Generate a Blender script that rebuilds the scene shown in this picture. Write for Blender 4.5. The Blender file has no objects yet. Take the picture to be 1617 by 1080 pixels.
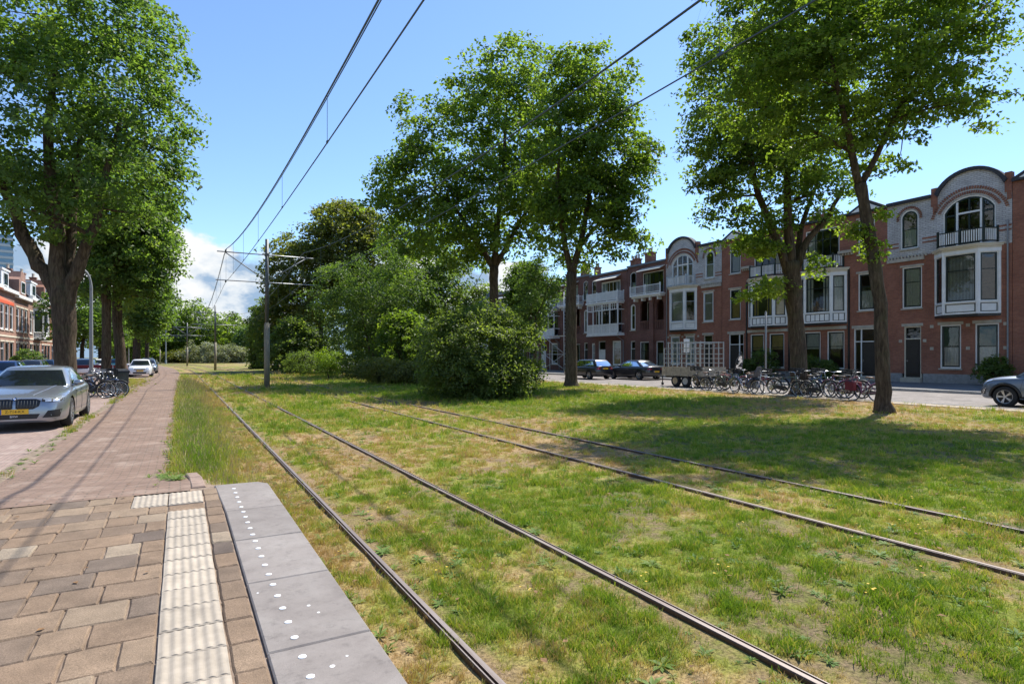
import bpy, bmesh, math, random
import numpy as np
from mathutils import Vector, Matrix, Quaternion
from mathutils.bvhtree import BVHTree
R = math.radians
SC = bpy.context.scene
COL = SC.collection

# ---------------------------------------------------------------- camera, sky, sun, exposure
TH = R(29.4)                      # the camera looks this far to the right of the tram line
FPX, CXP, HOR, CAMZ = 930.0, 808.5, 564.0, 1.675
cam_d = bpy.data.cameras.new('camera')
cam_d.sensor_width = 36.0
cam_d.lens = 36.0 * FPX / 1617.0
cam_d.shift_y = (HOR - 540.0) / 1617.0
cam_d.clip_end = 3000
cam_d.clip_start = 0.05
cam = bpy.data.objects.new('camera', cam_d)
cam.location = (0, 0, CAMZ)
cam.rotation_euler = (R(90), 0, -TH)
COL.objects.link(cam)
SC.camera = cam

SUN_DIR = Vector((0.63, 0.28, 1.0)).normalized()
SUN_EL = math.asin(SUN_DIR.z)
SUN_AZ = math.atan2(SUN_DIR.x, SUN_DIR.y)
SKY_STRENGTH, SUN_STRENGTH, EXPOSURE = 0.15, 3.3, 1.22

world = bpy.data.worlds.new('World')
SC.world = world
world.use_nodes = True
wt = world.node_tree
for n in list(wt.nodes):
    wt.nodes.remove(n)


class NT:
    """small helper to write node trees"""
    def __init__(self, tree):
        self.t = tree

    def n(self, typ, ins=None, **props):
        nd = self.t.nodes.new(typ)
        for k, v in props.items():
            setattr(nd, k, v)
        for k, v in (ins or {}).items():
            s = nd.inputs[k]
            if hasattr(v, 'is_linked') or isinstance(v, bpy.types.NodeSocket):
                self.t.links.new(v, s)
            elif isinstance(v, bpy.types.Node):
                self.t.links.new(v.outputs[0], s)
            else:
                s.default_value = v
        return nd

    def math(self, op, a, b=0.0, clamp=False):
        return self.n('ShaderNodeMath', {0: a, 1: b}, operation=op, use_clamp=clamp).outputs[0]

    def vmath(self, op, a, b=(0, 0, 0)):
        return self.n('ShaderNodeVectorMath', {0: a, 1: b}, operation=op).outputs[0]

    def ramp(self, fac, stops, interp='LINEAR'):
        nd = self.n('ShaderNodeValToRGB', {0: fac})
        cr = nd.color_ramp
        cr.interpolation = interp
        while len(cr.elements) < len(stops):
            cr.elements.new(0.5)
        for e, (p, c) in zip(cr.elements, stops):
            e.position = p
            e.color = (c[0], c[1], c[2], 1.0) if not isinstance(c, (int, float)) else (c, c, c, 1.0)
        return nd.outputs[0]

    def mix(self, fac, a, b, blend='MIX'):
        nd = self.n('ShaderNodeMix', data_type='RGBA', blend_type=blend)
        for k, v in ((0, fac), (6, a), (7, b)):
            s = nd.inputs[k]
            if isinstance(v, bpy.types.NodeSocket):
                self.t.links.new(v, s)
            elif k == 0:
                s.default_value = v
            else:
                s.default_value = (v[0], v[1], v[2], 1.0)
        return nd.outputs[2]

    def noise(self, vec, scale, detail=3.0, rough=0.55, dist=0.0):
        ins = {'Scale': scale, 'Detail': detail, 'Roughness': rough, 'Distortion': dist}
        if vec is not None:
            ins['Vector'] = vec
        return self.n('ShaderNodeTexNoise', ins).outputs[0]


w = NT(wt)
sky = w.n('ShaderNodeTexSky', sky_type='NISHITA', sun_disc=False, sun_elevation=SUN_EL, sun_rotation=SUN_AZ,
          altitude=0.0, air_density=1.0, dust_density=0.15, ozone_density=1.6)
tc = w.n('ShaderNodeTexCoord')
sep = w.n('ShaderNodeSeparateXYZ', {0: tc.outputs['Generated']})
el = sep.outputs[2]
# cumulus bank low round the horizon: noise on the view direction, fading out upwards
cvec = w.vmath('MULTIPLY', tc.outputs['Generated'], (1.0, 1.0, 1.7))
cvec = w.vmath('ADD', cvec, (3.17, 1.62, 0.4))
cn = w.noise(cvec, 4.2, 10.0, 0.52, 0.0)
fall = w.n('ShaderNodeMapRange', {0: el, 1: 0.11, 2: 0.30, 3: 0.12, 4: -0.42}).outputs[0]
side = w.n('ShaderNodeVectorMath', {0: tc.outputs['Generated'], 1: (-0.11, 0.095, 0.0)}, operation='DOT_PRODUCT').outputs['Value']
cm = w.math('ADD', w.math('ADD', cn, fall), side)
cmask = w.n('ShaderNodeMapRange', {0: cm, 1: 0.515, 2: 0.565, 3: 0.0, 4: 1.0}, interpolation_type='SMOOTHSTEP').outputs[0]
cvec2 = w.vmath('ADD', cvec, (0.03, 0.03, 0.09))
cn2 = w.math('SUBTRACT', w.noise(cvec2, 7.5, 9.0, 0.56, 0.0), w.math('MULTIPLY', w.math('SUBTRACT', cn, 0.5), 0.9))
ccol = w.ramp(cn2, [(0.44, (2.85, 2.9, 2.92)), (0.50, (2.3, 2.5, 2.7)), (0.565, (1.05, 1.5, 2.1))])
clear = w.mix(1.0, sky.outputs[0], (0.50, 0.57, 0.665), 'MULTIPLY')
skyc = w.mix(cmask, clear, ccol)
hsv = w.n('ShaderNodeHueSaturation', {'Saturation': 1.0, 'Value': 1.0, 'Color': skyc})
bg = w.n('ShaderNodeBackground', {'Color': hsv.outputs[0], 'Strength': SKY_STRENGTH})
w.n('ShaderNodeOutputWorld', {'Surface': bg.outputs[0]})

sun_d = bpy.data.lights.new('sun', 'SUN')
sun_d.energy = SUN_STRENGTH
sun_d.angle = R(0.6)
sun_d.color = (1.0, 0.955, 0.88)
sun = bpy.data.objects.new('sun', sun_d)
sun.rotation_euler = (-SUN_DIR).to_track_quat('-Z', 'Y').to_euler()
sun.location = (30, 10, 60)
COL.objects.link(sun)

SC.view_settings.view_transform = 'Standard'
SC.view_settings.look = 'None'
SC.view_settings.exposure = EXPOSURE
SC.view_settings.gamma = 1.0
SC.view_settings.use_curve_mapping = False
try:
    SC.cycles.max_bounces = 7
    SC.cycles.transparent_max_bounces = 10
    SC.cycles.diffuse_bounces = 3
    SC.cycles.caustics_reflective = False
    SC.cycles.caustics_refractive = False
    SC.cycles.sample_clamp_indirect = 6.0
except Exception:
    pass

# ---------------------------------------------------------------- layout helpers
FW = Vector((math.sin(TH), math.cos(TH), 0))
RT = Vector((math.cos(TH), -math.sin(TH), 0))


def P(px, py, fwd):
    """surveyed point: where the sight line through the photo's pixel is fwd metres ahead"""
    return Vector((0, 0, CAMZ)) + FW * fwd + RT * ((px - CXP) / FPX * fwd) + Vector((0, 0, (HOR - py) / FPX * fwd))


def fwd_at(px, X):
    return FPX * X / (math.cos(TH) * (px - 283.0))


def YX(px, X):
    """distance along the line (Y) of the point with side offset X seen at column px"""
    return (fwd_at(px, X) - X * math.sin(TH)) / math.cos(TH)


def bend(Y):
    return -(max(0.0, Y - 65.0)) ** 2 / 1400.0


# ---------------------------------------------------------------- mesh helpers
class MB:
    def __init__(self):
        self.v, self.f, self.m = [], [], []
        self.M = None
        self.cut = []

    def add(self, verts, faces, mi=0):
        b = len(self.v)
        self.cut.append((b, len(self.f)))
        if self.M is not None:
            verts = [self.M @ Vector(p) for p in verts]
        self.v.extend([tuple(p) for p in verts])
        for f in faces:
            self.f.append(tuple(b + i for i in f))
            self.m.append(mi)
        return self

    def box(self, x0, x1, y0, y1, z0, z1, mi=0):
        return self.add([(x0, y0, z0), (x1, y0, z0), (x1, y1, z0), (x0, y1, z0), (x0, y0, z1), (x1, y0, z1), (x1, y1, z1), (x0, y1, z1)],
                        [(0, 3, 2, 1), (4, 5, 6, 7), (0, 1, 5, 4), (1, 2, 6, 5), (2, 3, 7, 6), (3, 0, 4, 7)], mi)

    def cbox(self, x0, x1, y0, y1, z0, z1, b=0.01, mi=0):
        """box with chamfered top edges"""
        v = [(x0, y0, z0), (x1, y0, z0), (x1, y1, z0), (x0, y1, z0), (x0, y0, z1 - b), (x1, y0, z1 - b), (x1, y1, z1 - b), (x0, y1, z1 - b),
             (x0 + b, y0 + b, z1), (x1 - b, y0 + b, z1), (x1 - b, y1 - b, z1), (x0 + b, y1 - b, z1)]
        f = [(0, 3, 2, 1), (8, 9, 10, 11), (0, 1, 5, 4), (1, 2, 6, 5), (2, 3, 7, 6), (3, 0, 4, 7), (4, 5, 9, 8), (5, 6, 10, 9), (6, 7, 11, 10), (7, 4, 8, 11)]
        return self.add(v, f, mi)

    def beam(self, p, q, a, b=None, mi=0, up=(0, 0, 1)):
        """square bar from p to q"""
        p, q = Vector(p), Vector(q)
        b = a if b is None else b
        d = (q - p).normalized()
        s = d.cross(Vector(up))
        if s.length < 1e-4:
            s = d.cross(Vector((1, 0, 0)))
        s.normalize()
        u = s.cross(d)
        vs = []
        for c in (p, q):
            for i, j in ((-1, -1), (1, -1), (1, 1), (-1, 1)):
                vs.append(c + s * (a / 2 * i) + u * (b / 2 * j))
        return self.add(vs, [(0, 1, 2, 3), (7, 6, 5, 4), (0, 4, 5, 1), (1, 5, 6, 2), (2, 6, 7, 3), (3, 7, 4, 0)], mi)

    def tube(self, pts, rad, n=8, mi=0, caps=True):
        pts = [Vector(p) for p in pts]
        if not hasattr(rad, '__len__'):
            rad = [rad] * len(pts)
        d0 = (pts[1] - pts[0]).normalized()
        s = d0.cross(Vector((0, 0, 1)))
        if s.length < 1e-3:
            s = d0.cross(Vector((1, 0, 0)))
        s.normalize()
        vs = []
        for i, p in enumerate(pts):
            d = (pts[min(i + 1, len(pts) - 1)] - pts[max(i - 1, 0)]).normalized()
            s = s - d * s.dot(d)
            if s.length < 1e-5:
                s = d.cross(Vector((0.3, 0.5, 0.8)))
            s.normalize()
            u = d.cross(s)
            for k in range(n):
                a = 2 * math.pi * k / n
                vs.append(p + (s * math.cos(a) + u * math.sin(a)) * rad[i])
        fs = []
        for i in range(len(pts) - 1):
            for k in range(n):
                a, b = i * n + k, i * n + (k + 1) % n
                fs.append((a, b, b + n, a + n))
        if caps:
            fs.append(tuple(range(n))[::-1])
            fs.append(tuple(range((len(pts) - 1) * n, len(pts) * n)))
        return self.add(vs, fs, mi)

    def lathe(self, prof, n=16, mi=0, axis='Z', c=(0, 0, 0)):
        """prof: (r, h) pairs"""
        vs, fs = [], []
        for r, h in prof:
            for k in range(n):
                a = 2 * math.pi * k / n
                x, y = r * math.cos(a), r * math.sin(a)
                p = (x, y, h) if axis == 'Z' else ((x, h, y) if axis == 'Y' else (h, x, y))
                vs.append((p[0] + c[0], p[1] + c[1], p[2] + c[2]))
        for i in range(len(prof) - 1):
            for k in range(n):
                a, b = i * n + k, i * n + (k + 1) % n
                fs.append((a, b, b + n, a + n))
        return self.add(vs, fs, mi)

    def torus(self, R0, r, n=24, m=6, axis='Y', c=(0, 0, 0), mi=0, a0=0.0, a1=2 * math.pi):
        prof_closed = abs(a1 - a0 - 2 * math.pi) < 1e-6
        cnt = n if prof_closed else n + 1
        vs, fs = [], []
        for i in range(cnt):
            a = a0 + (a1 - a0) * i / n
            for k in range(m):
                b = 2 * math.pi * k / m
                rr = R0 + r * math.cos(b)
                x, y, h = rr * math.cos(a), rr * math.sin(a), r * math.sin(b)
                p = (x, y, h) if axis == 'Z' else ((x, h, y) if axis == 'Y' else (h, x, y))
                vs.append((p[0] + c[0], p[1] + c[1], p[2] + c[2]))
        for i in range(n):
            j = (i + 1) % cnt
            for k in range(m):
                l = (k + 1) % m
                fs.append((i * m + k, i * m + l, j * m + l, j * m + k))
        return self.add(vs, fs, mi)

    def prism(self, poly, y0, y1, mi=0):
        """poly in (x, z), extruded along y"""
        n = len(poly)
        vs = [(x, y0, z) for x, z in poly] + [(x, y1, z) for x, z in poly]
        fs = [tuple(range(n)), tuple(range(2 * n - 1, n - 1, -1))]
        for i in range(n):
            j = (i + 1) % n
            fs.append((j, i, i + n, j + n))
        return self.add(vs, fs, mi)

    def ring(self, outer, inner, y0, y1, mi=0):
        """frame between two outlines with the same number of points, (x, z) each"""
        n = len(outer)
        vs = [(x, y0, z) for x, z in outer] + [(x, y0, z) for x, z in inner] + [(x, y1, z) for x, z in outer] + [(x, y1, z) for x, z in inner]
        fs = []
        for i in range(n):
            j = (i + 1) % n
            fs += [(i, j, n + j, n + i), (2 * n + j, 2 * n + i, 3 * n + i, 3 * n + j), (j, i, 2 * n + i, 2 * n + j), (n + i, n + j, 3 * n + j, 3 * n + i)]
        return self.add(vs, fs, mi)

    def mesh(self, name, mats, smooth=False):
        me = bpy.data.meshes.new(name)
        me.from_pydata(self.v, [], self.f)
        if not isinstance(mats, (list, tuple)):
            mats = [mats]
        for m in mats:
            me.materials.append(m)
        if len(mats) > 1:
            me.polygons.foreach_set('material_index', self.m)
        if smooth:
            me.polygons.foreach_set('use_smooth', [True] * len(me.polygons))
        me.update()
        return me

    def build(self, name, mats, parent=None, smooth=False, loc=None, recalc=True):
        me = self.mesh(name, mats, smooth)
        if recalc:
            bm = bmesh.new()
            bm.from_mesh(me)
            bmesh.ops.recalc_face_normals(bm, faces=bm.faces)
            bm.to_mesh(me)
            bm.free()
        return link(name, me, parent, loc)


def build_each(mb, name, mats, parent=None):
    """every shape that was added becomes an object of its own"""
    cuts = mb.cut + [(len(mb.v), len(mb.f))]
    out = []
    for (v0, f0), (v1, f1) in zip(cuts, cuts[1:]):
        q = MB()
        q.v = mb.v[v0:v1]
        q.f = [tuple(i - v0 for i in f) for f in mb.f[f0:f1]]
        q.m = mb.m[f0:f1]
        out.append(q.build(name, mats, parent))
    return out


def link(name, data, parent=None, loc=None):
    o = bpy.data.objects.new(name, data)
    COL.objects.link(o)
    if parent is not None:
        o.parent = parent
    if loc is not None:
        o.location = loc
    return o


def tag(o, label=None, cat=None, group=None, kind=None):
    for k, v in (('label', label), ('category', cat), ('group', group), ('kind', kind)):
        if v:
            o[k] = v
    return o


def empty(name, loc=(0, 0, 0), rz=0.0, label=None, cat=None, group=None, kind=None):
    o = link(name, None, None, loc)
    o.rotation_euler = (0, 0, rz)
    o.empty_display_size = 0.2
    return tag(o, label, cat, group, kind)


def copy_tree(o, parent=None, swap=None):
    c = o.copy()
    COL.objects.link(c)
    if parent is not None:
        c.parent = parent
    if swap and c.type == 'MESH':
        for i, s in enumerate(c.material_slots):
            if s.material and s.material.name in swap:
                nm = s.material.name
                s.link = 'OBJECT'
                s.material = swap[nm]
    for ch in list(o.children):
        copy_tree(ch, c, swap)
    return c


def np_mesh(name, verts, quads, mat_, attr=None, smooth=False):
    """mesh straight from numpy arrays; quads is (n, k)"""
    me = bpy.data.meshes.new(name)
    k = quads.shape[1]
    me.vertices.add(len(verts))
    me.vertices.foreach_set('co', np.ascontiguousarray(verts, dtype=np.float32).ravel())
    me.loops.add(quads.size)
    me.loops.foreach_set('vertex_index', np.ascontiguousarray(quads, dtype=np.int32).ravel())
    me.polygons.add(len(quads))
    me.polygons.foreach_set('loop_start', np.arange(0, quads.size, k, dtype=np.int32))
    me.polygons.foreach_set('loop_total', np.full(len(quads), k, dtype=np.int32))
    if smooth:
        me.polygons.foreach_set('use_smooth', np.ones(len(quads), dtype=bool))
    for an, (dom, arr) in (attr or {}).items():
        a = me.attributes.new(an, 'FLOAT', dom)
        a.data.foreach_set('value', np.ascontiguousarray(arr, dtype=np.float32))
    for m in (mat_ if isinstance(mat_, (list, tuple)) else [mat_]):
        me.materials.append(m)
    me.update(calc_edges=True)
    me.validate()
    return me


_lat = {}


def vnoise(x, y, seed=0):
    """value noise 0..1"""
    if seed not in _lat:
        _lat[seed] = np.random.default_rng(seed).random((256, 256))
    L = _lat[seed]
    xi, yi = np.floor(x).astype(int), np.floor(y).astype(int)
    fx, fy = x - xi, y - yi
    fx, fy = fx * fx * (3 - 2 * fx), fy * fy * (3 - 2 * fy)
    a, b = L[xi % 256, yi % 256], L[(xi + 1) % 256, yi % 256]
    c, d = L[xi % 256, (yi + 1) % 256], L[(xi + 1) % 256, (yi + 1) % 256]
    return (a * (1 - fx) + b * fx) * (1 - fy) + (c * (1 - fx) + d * fx) * fy


def fbm(x, y, f, seed, octv=4):
    s, t, a = 0.0, 0.0, 1.0
    for i in range(octv):
        s = s + a * vnoise(x * f + 17.3 * i, y * f - 9.1 * i, seed + i)
        t += a
        a *= 0.55
        f *= 2.07
    return s / t


def sstep(a, b, x):
    t = np.clip((x - a) / (b - a), 0, 1)
    return t * t * (3 - 2 * t)
# ---------------------------------------------------------------- materials
def new_mat(name):
    m = bpy.data.materials.new(name)
    m.use_nodes = True
    for n in list(m.node_tree.nodes):
        m.node_tree.nodes.remove(n)
    return m, NT(m.node_tree)


def finish(t, col, rough=0.6, metal=0.0, bump=None, bstr=0.2, bdist=0.01, spec=0.5, coat=0.0):
    ins = {'Base Color': col if isinstance(col, bpy.types.NodeSocket) else (col[0], col[1], col[2], 1.0), 'Roughness': rough, 'Metallic': metal,
           'Specular IOR Level': spec, 'Coat Weight': coat, 'Coat Roughness': 0.04}
    if bump is not None:
        b = t.n('ShaderNodeBump', {'Height': bump, 'Strength': bstr, 'Distance': bdist})
        ins['Normal'] = b.outputs[0]
    p = t.n('ShaderNodeBsdfPrincipled', ins)
    t.n('ShaderNodeOutputMaterial', {'Surface': p.outputs[0]})
    return p


def mat(name, col, rough=0.6, metal=0.0, var=0.18, scale=6.0, bump=0.0, bscale=40.0, spec=0.5, rnd=0.0, coat=0.0, col2=None, world_pos=False):
    m, t = new_mat(name)
    tcn = t.n('ShaderNodeNewGeometry').outputs['Position'] if world_pos else t.n('ShaderNodeTexCoord').outputs['Object']
    nz = t.noise(tcn, scale, 5.0, 0.6)
    lo = tuple(c * (1 - var) for c in col)
    hi = col2 if col2 else tuple(min(1, c * (1 + var)) for c in col)
    c = t.ramp(nz, [(0.32, lo), (0.68, hi)])
    if rnd > 0:
        oi = t.n('ShaderNodeObjectInfo').outputs['Random']
        c = t.mix(1.0, c, t.ramp(oi, [(0.0, 1 - rnd), (1.0, 1.0)]), 'MULTIPLY')
    b = t.noise(tcn, bscale, 4.0, 0.6) if bump > 0 else None
    finish(t, c, rough, metal, b, bump, 0.01, spec, coat)
    return m


def brick_mat(name, c1, c2, mortar, bw=0.21, bh=0.065, ms=0.010, rough=0.85, coords='wall', bstr=0.35, stain=0.38, swap_rows=False, wear=None):
    m, t = new_mat(name)
    if coords == 'wall':
        s = t.n('ShaderNodeSeparateXYZ', {0: t.n('ShaderNodeTexCoord').outputs['Object']})
        v = t.n('ShaderNodeCombineXYZ', {0: t.math('ADD', s.outputs[0], s.outputs[1]), 1: s.outputs[2]}).outputs[0]
        pos = t.n('ShaderNodeTexCoord').outputs['Object']
    else:
        pos = t.n('ShaderNodeNewGeometry').outputs['Position']
        v = pos
        if swap_rows:
            s = t.n('ShaderNodeSeparateXYZ', {0: pos})
            v = t.n('ShaderNodeCombineXYZ', {0: s.outputs[1], 1: s.outputs[0]}).outputs[0]
    bt = t.n('ShaderNodeTexBrick', {'Vector': v, 'Color1': (*c1, 1), 'Color2': (*c2, 1), 'Mortar': (*mortar, 1), 'Scale': 1.0,
                                    'Mortar Size': ms, 'Mortar Smooth': 0.3, 'Bias': 0.0, 'Brick Width': bw, 'Row Height': bh})
    n1 = t.noise(pos, 0.7, 5.0, 0.6)
    n2 = t.noise(pos, 9.0, 4.0, 0.6)
    c = t.mix(1.0, bt.outputs[0], t.ramp(n1, [(0.3, 1 - stain), (0.7, 1.0)]), 'MULTIPLY')
    c = t.mix(1.0, c, t.ramp(n2, [(0.3, 0.78), (0.7, 1.0)]), 'MULTIPLY')
    if wear:
        n3 = t.noise(pos, 1.7, 6.0, 0.7)
        c = t.mix(t.ramp(n3, [(0.52, 0.0), (0.72, 0.55)]), c, wear)
    h = t.math('ADD', t.math('MULTIPLY', bt.outputs[1], -1.0), t.math('MULTIPLY', n2, 0.35))
    finish(t, c, rough, 0, h, bstr, 0.006, 0.3)
    return m


M = {}
M['white'] = mat('white_paint', (0.84, 0.83, 0.80), 0.45, var=0.08, scale=2)
M['cream'] = mat('cream_paint', (0.70, 0.63, 0.50), 0.5, var=0.1, scale=2)
M['stone'] = mat('sandstone', (0.46, 0.41, 0.33), 0.85, var=0.18, scale=3, bump=0.2)
M['darkgreen'] = mat('dark_green_paint', (0.012, 0.022, 0.02), 0.35, var=0.2)
M['black'] = mat('black_paint', (0.012, 0.012, 0.013), 0.4, var=0.2)
M['zinc'] = mat('zinc_roof', (0.16, 0.18, 0.20), 0.5, metal=0.3, var=0.2, scale=2)
M['tar'] = mat('tar_roof', (0.045, 0.045, 0.05), 0.8, var=0.25)
M['slate'] = mat('slate_roof', (0.05, 0.055, 0.065), 0.6, var=0.3, scale=8)
M['curtain'] = mat('curtain_cloth', (0.78, 0.78, 0.76), 0.9, var=0.12, scale=9, rnd=0.25)
M['blind'] = mat('pleated_blind', (0.66, 0.64, 0.60), 0.9, var=0.1, rnd=0.3)
M['yblind'] = mat('yellow_blind', (0.55, 0.40, 0.13), 0.9, var=0.12)
M['gblind'] = mat('green_curtain', (0.05, 0.15, 0.10), 0.9, var=0.2, scale=10)
M['brick'] = brick_mat('red_brick', (0.53, 0.20, 0.112), (0.40, 0.138, 0.08), (0.27, 0.19, 0.155))
M['brick_dark'] = brick_mat('brown_brick', (0.33, 0.13, 0.095), (0.24, 0.096, 0.074), (0.2, 0.16, 0.14))
M['brick_orange'] = brick_mat('orange_brick', (0.50, 0.20, 0.11), (0.40, 0.155, 0.088), (0.30, 0.25, 0.20))
M['brick_pink'] = brick_mat('pink_brick', (0.50, 0.26, 0.18), (0.42, 0.205, 0.14), (0.33, 0.28, 0.24))
M['brick_yellow'] = brick_mat('ochre_brick', (0.58, 0.42, 0.20), (0.50, 0.34, 0.16), (0.33, 0.28, 0.24))
M['glazed'] = brick_mat('white_glazed_brick', (0.80, 0.775, 0.75), (0.68, 0.65, 0.63), (0.46, 0.42, 0.40), bw=0.3, bh=0.11, ms=0.016, rough=0.5)
M['plinth'] = mat('plinth_stone', (0.30, 0.29, 0.28), 0.8, var=0.2, bump=0.2)

def glass_mat(name, tint, trans, base=0.03):
    m, t = new_mat(name)
    fr = t.n('ShaderNodeFresnel', {'IOR': 1.5}).outputs[0]
    fac = t.math('ADD', t.math('MULTIPLY', fr, 1.0), base, True)
    pos = t.n('ShaderNodeNewGeometry').outputs['Position']
    b = t.n('ShaderNodeBump', {'Height': t.noise(pos, 1.1, 2.0), 'Strength': 0.12, 'Distance': 0.05})
    gl = t.n('ShaderNodeBsdfGlossy', {'Color': (0.9, 0.95, 1.0, 1), 'Roughness': 0.03, 'Normal': b.outputs[0]})
    tr = t.n('ShaderNodeBsdfTransparent', {'Color': (*tint, 1)})
    df = t.n('ShaderNodeBsdfDiffuse', {'Color': (0.02, 0.025, 0.03, 1)})
    inner = t.n('ShaderNodeMixShader', {0: trans, 1: df.outputs[0], 2: tr.outputs[0]})
    mx = t.n('ShaderNodeMixShader', {0: fac, 1: inner.outputs[0], 2: gl.outputs[0]})
    t.n('ShaderNodeOutputMaterial', {'Surface': mx.outputs[0]})
    return m

M['glass'] = glass_mat('window_glass', (0.80, 0.86, 0.86), 0.92)
M['carglass'] = glass_mat('car_glass', (0.22, 0.27, 0.27), 0.55, 0.0)

# bark, with moss and pale lichen
def bark_mat(name, base, hi):
    m, t = new_mat(name)
    o = t.n('ShaderNodeTexCoord').outputs['Object']
    st = t.vmath('MULTIPLY', o, (9.0, 9.0, 1.6))
    n1 = t.noise(st, 1.6, 7.0, 0.65, 0.6)
    n2 = t.noise(o, 1.3, 4.0, 0.6)
    c = t.ramp(n1, [(0.30, tuple(x * 0.35 for x in base)), (0.5, base), (0.72, hi)])
    c = t.mix(t.ramp(n2, [(0.52, 0.0), (0.75, 0.45)]), c, (0.085, 0.095, 0.04))
    finish(t, c, 0.95, 0, n1, 0.9, 0.04, 0.2)
    return m

M['bark'] = bark_mat('elm_bark', (0.075, 0.054, 0.036), (0.15, 0.112, 0.076))
M['bark_dark'] = bark_mat('dark_bark', (0.055, 0.045, 0.034), (0.11, 0.09, 0.07))

def leaf_mat(name, dark, mid, light, trans=0.38):
    m, t = new_mat(name)
    at = t.n('ShaderNodeAttribute', attribute_name='tint').outputs['Fac']
    pos = t.n('ShaderNodeNewGeometry').outputs['Position']
    nz = t.noise(pos, 0.45, 2.0, 0.5)
    f = t.math('ADD', t.math('MULTIPLY', at, 0.75), t.math('MULTIPLY', t.math('SUBTRACT', nz, 0.5), 0.9), True)
    c = t.ramp(f, [(0.0, dark), (0.5, mid), (1.0, light)])
    p = t.n('ShaderNodeBsdfPrincipled', {'Base Color': c, 'Roughness': 0.5, 'Specular IOR Level': 0.3})
    ct = t.mix(1.0, c, (2.1, 2.2, 0.7), 'MULTIPLY')
    tr = t.n('ShaderNodeBsdfTranslucent', {'Color': ct})
    mx = t.n('ShaderNodeMixShader', {0: trans, 1: p.outputs[0], 2: tr.outputs[0]})
    t.n('ShaderNodeOutputMaterial', {'Surface': mx.outputs[0]})
    return m

M['leaf'] = leaf_mat('elm_leaves', (0.058, 0.096, 0.022), (0.128, 0.184, 0.038), (0.235, 0.28, 0.056), 0.58)
M['leaf_left'] = leaf_mat('street_tree_leaves', (0.046, 0.086, 0.029), (0.108, 0.17, 0.048), (0.22, 0.275, 0.08), 0.54)
M['leaf_dark'] = leaf_mat('dark_leaves', (0.055, 0.085, 0.030), (0.115, 0.16, 0.050), (0.20, 0.235, 0.07), 0.54)
M['leaf_bush'] = leaf_mat('bush_leaves', (0.065, 0.092, 0.028), (0.125, 0.165, 0.048), (0.20, 0.235, 0.07), 0.52)
M['leaf_pale'] = leaf_mat('pale_leaves', (0.055, 0.095, 0.030), (0.105, 0.165, 0.050), (0.19, 0.25, 0.075))
M['leaf_lime'] = leaf_mat('lime_leaves', (0.11, 0.17, 0.025), (0.19, 0.27, 0.03), (0.28, 0.36, 0.05))
M['leaf_bronze'] = leaf_mat('bronze_leaves', (0.066, 0.084, 0.028), (0.145, 0.16, 0.048), (0.28, 0.23, 0.085), 0.52)
M['leaf_yellow'] = leaf_mat('yellowish_leaves', (0.075, 0.085, 0.025), (0.15, 0.155, 0.04), (0.28, 0.25, 0.07))
M['leaf_silver'] = leaf_mat('silvery_blossom', (0.11, 0.13, 0.07), (0.26, 0.27, 0.18), (0.48, 0.47, 0.38), 0.25)

# grass blades: colour follows the dryness stored on each tuft
def blade_mat(name, stops, trans=0.3):
    m, t = new_mat(name)
    dry = t.n('ShaderNodeAttribute', attribute_name='dry', attribute_type='INSTANCER').outputs['Fac']
    rnd = t.n('ShaderNodeAttribute', attribute_name='hue', attribute_type='INSTANCER').outputs['Fac']
    f = t.math('ADD', dry, t.math('MULTIPLY', t.math('SUBTRACT', rnd, 0.5), 0.75), True)
    c = t.ramp(f, stops)
    p = t.n('ShaderNodeBsdfPrincipled', {'Base Color': c, 'Roughness': 0.6, 'Specular IOR Level': 0.25})
    tr = t.n('ShaderNodeBsdfTranslucent', {'Color': t.mix(1.0, c, (1.4, 1.45, 0.8), 'MULTIPLY')})
    mx = t.n('ShaderNodeMixShader', {0: trans, 1: p.outputs[0], 2: tr.outputs[0]})
    t.n('ShaderNodeOutputMaterial', {'Surface': mx.outputs[0]})
    return m

GRASS_STOPS = [(0.0, (0.155, 0.245, 0.020)), (0.28, (0.26, 0.335, 0.034)), (0.52, (0.41, 0.385, 0.075)), (0.78, (0.47, 0.345, 0.135)), (1.0, (0.43, 0.27, 0.13))]
M['blade'] = blade_mat('grass_blades', GRASS_STOPS)
M['weedleaf'] = blade_mat('weed_leaves', [(0.0, (0.10, 0.175, 0.03)), (0.5, (0.16, 0.235, 0.045)), (1.0, (0.26, 0.26, 0.08))])
M['petal'] = mat('yellow_petals', (0.75, 0.48, 0.02), 0.6, var=0.15)
M['seed'] = mat('grass_seed_heads', (0.40, 0.30, 0.14), 0.8, var=0.2)

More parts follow.
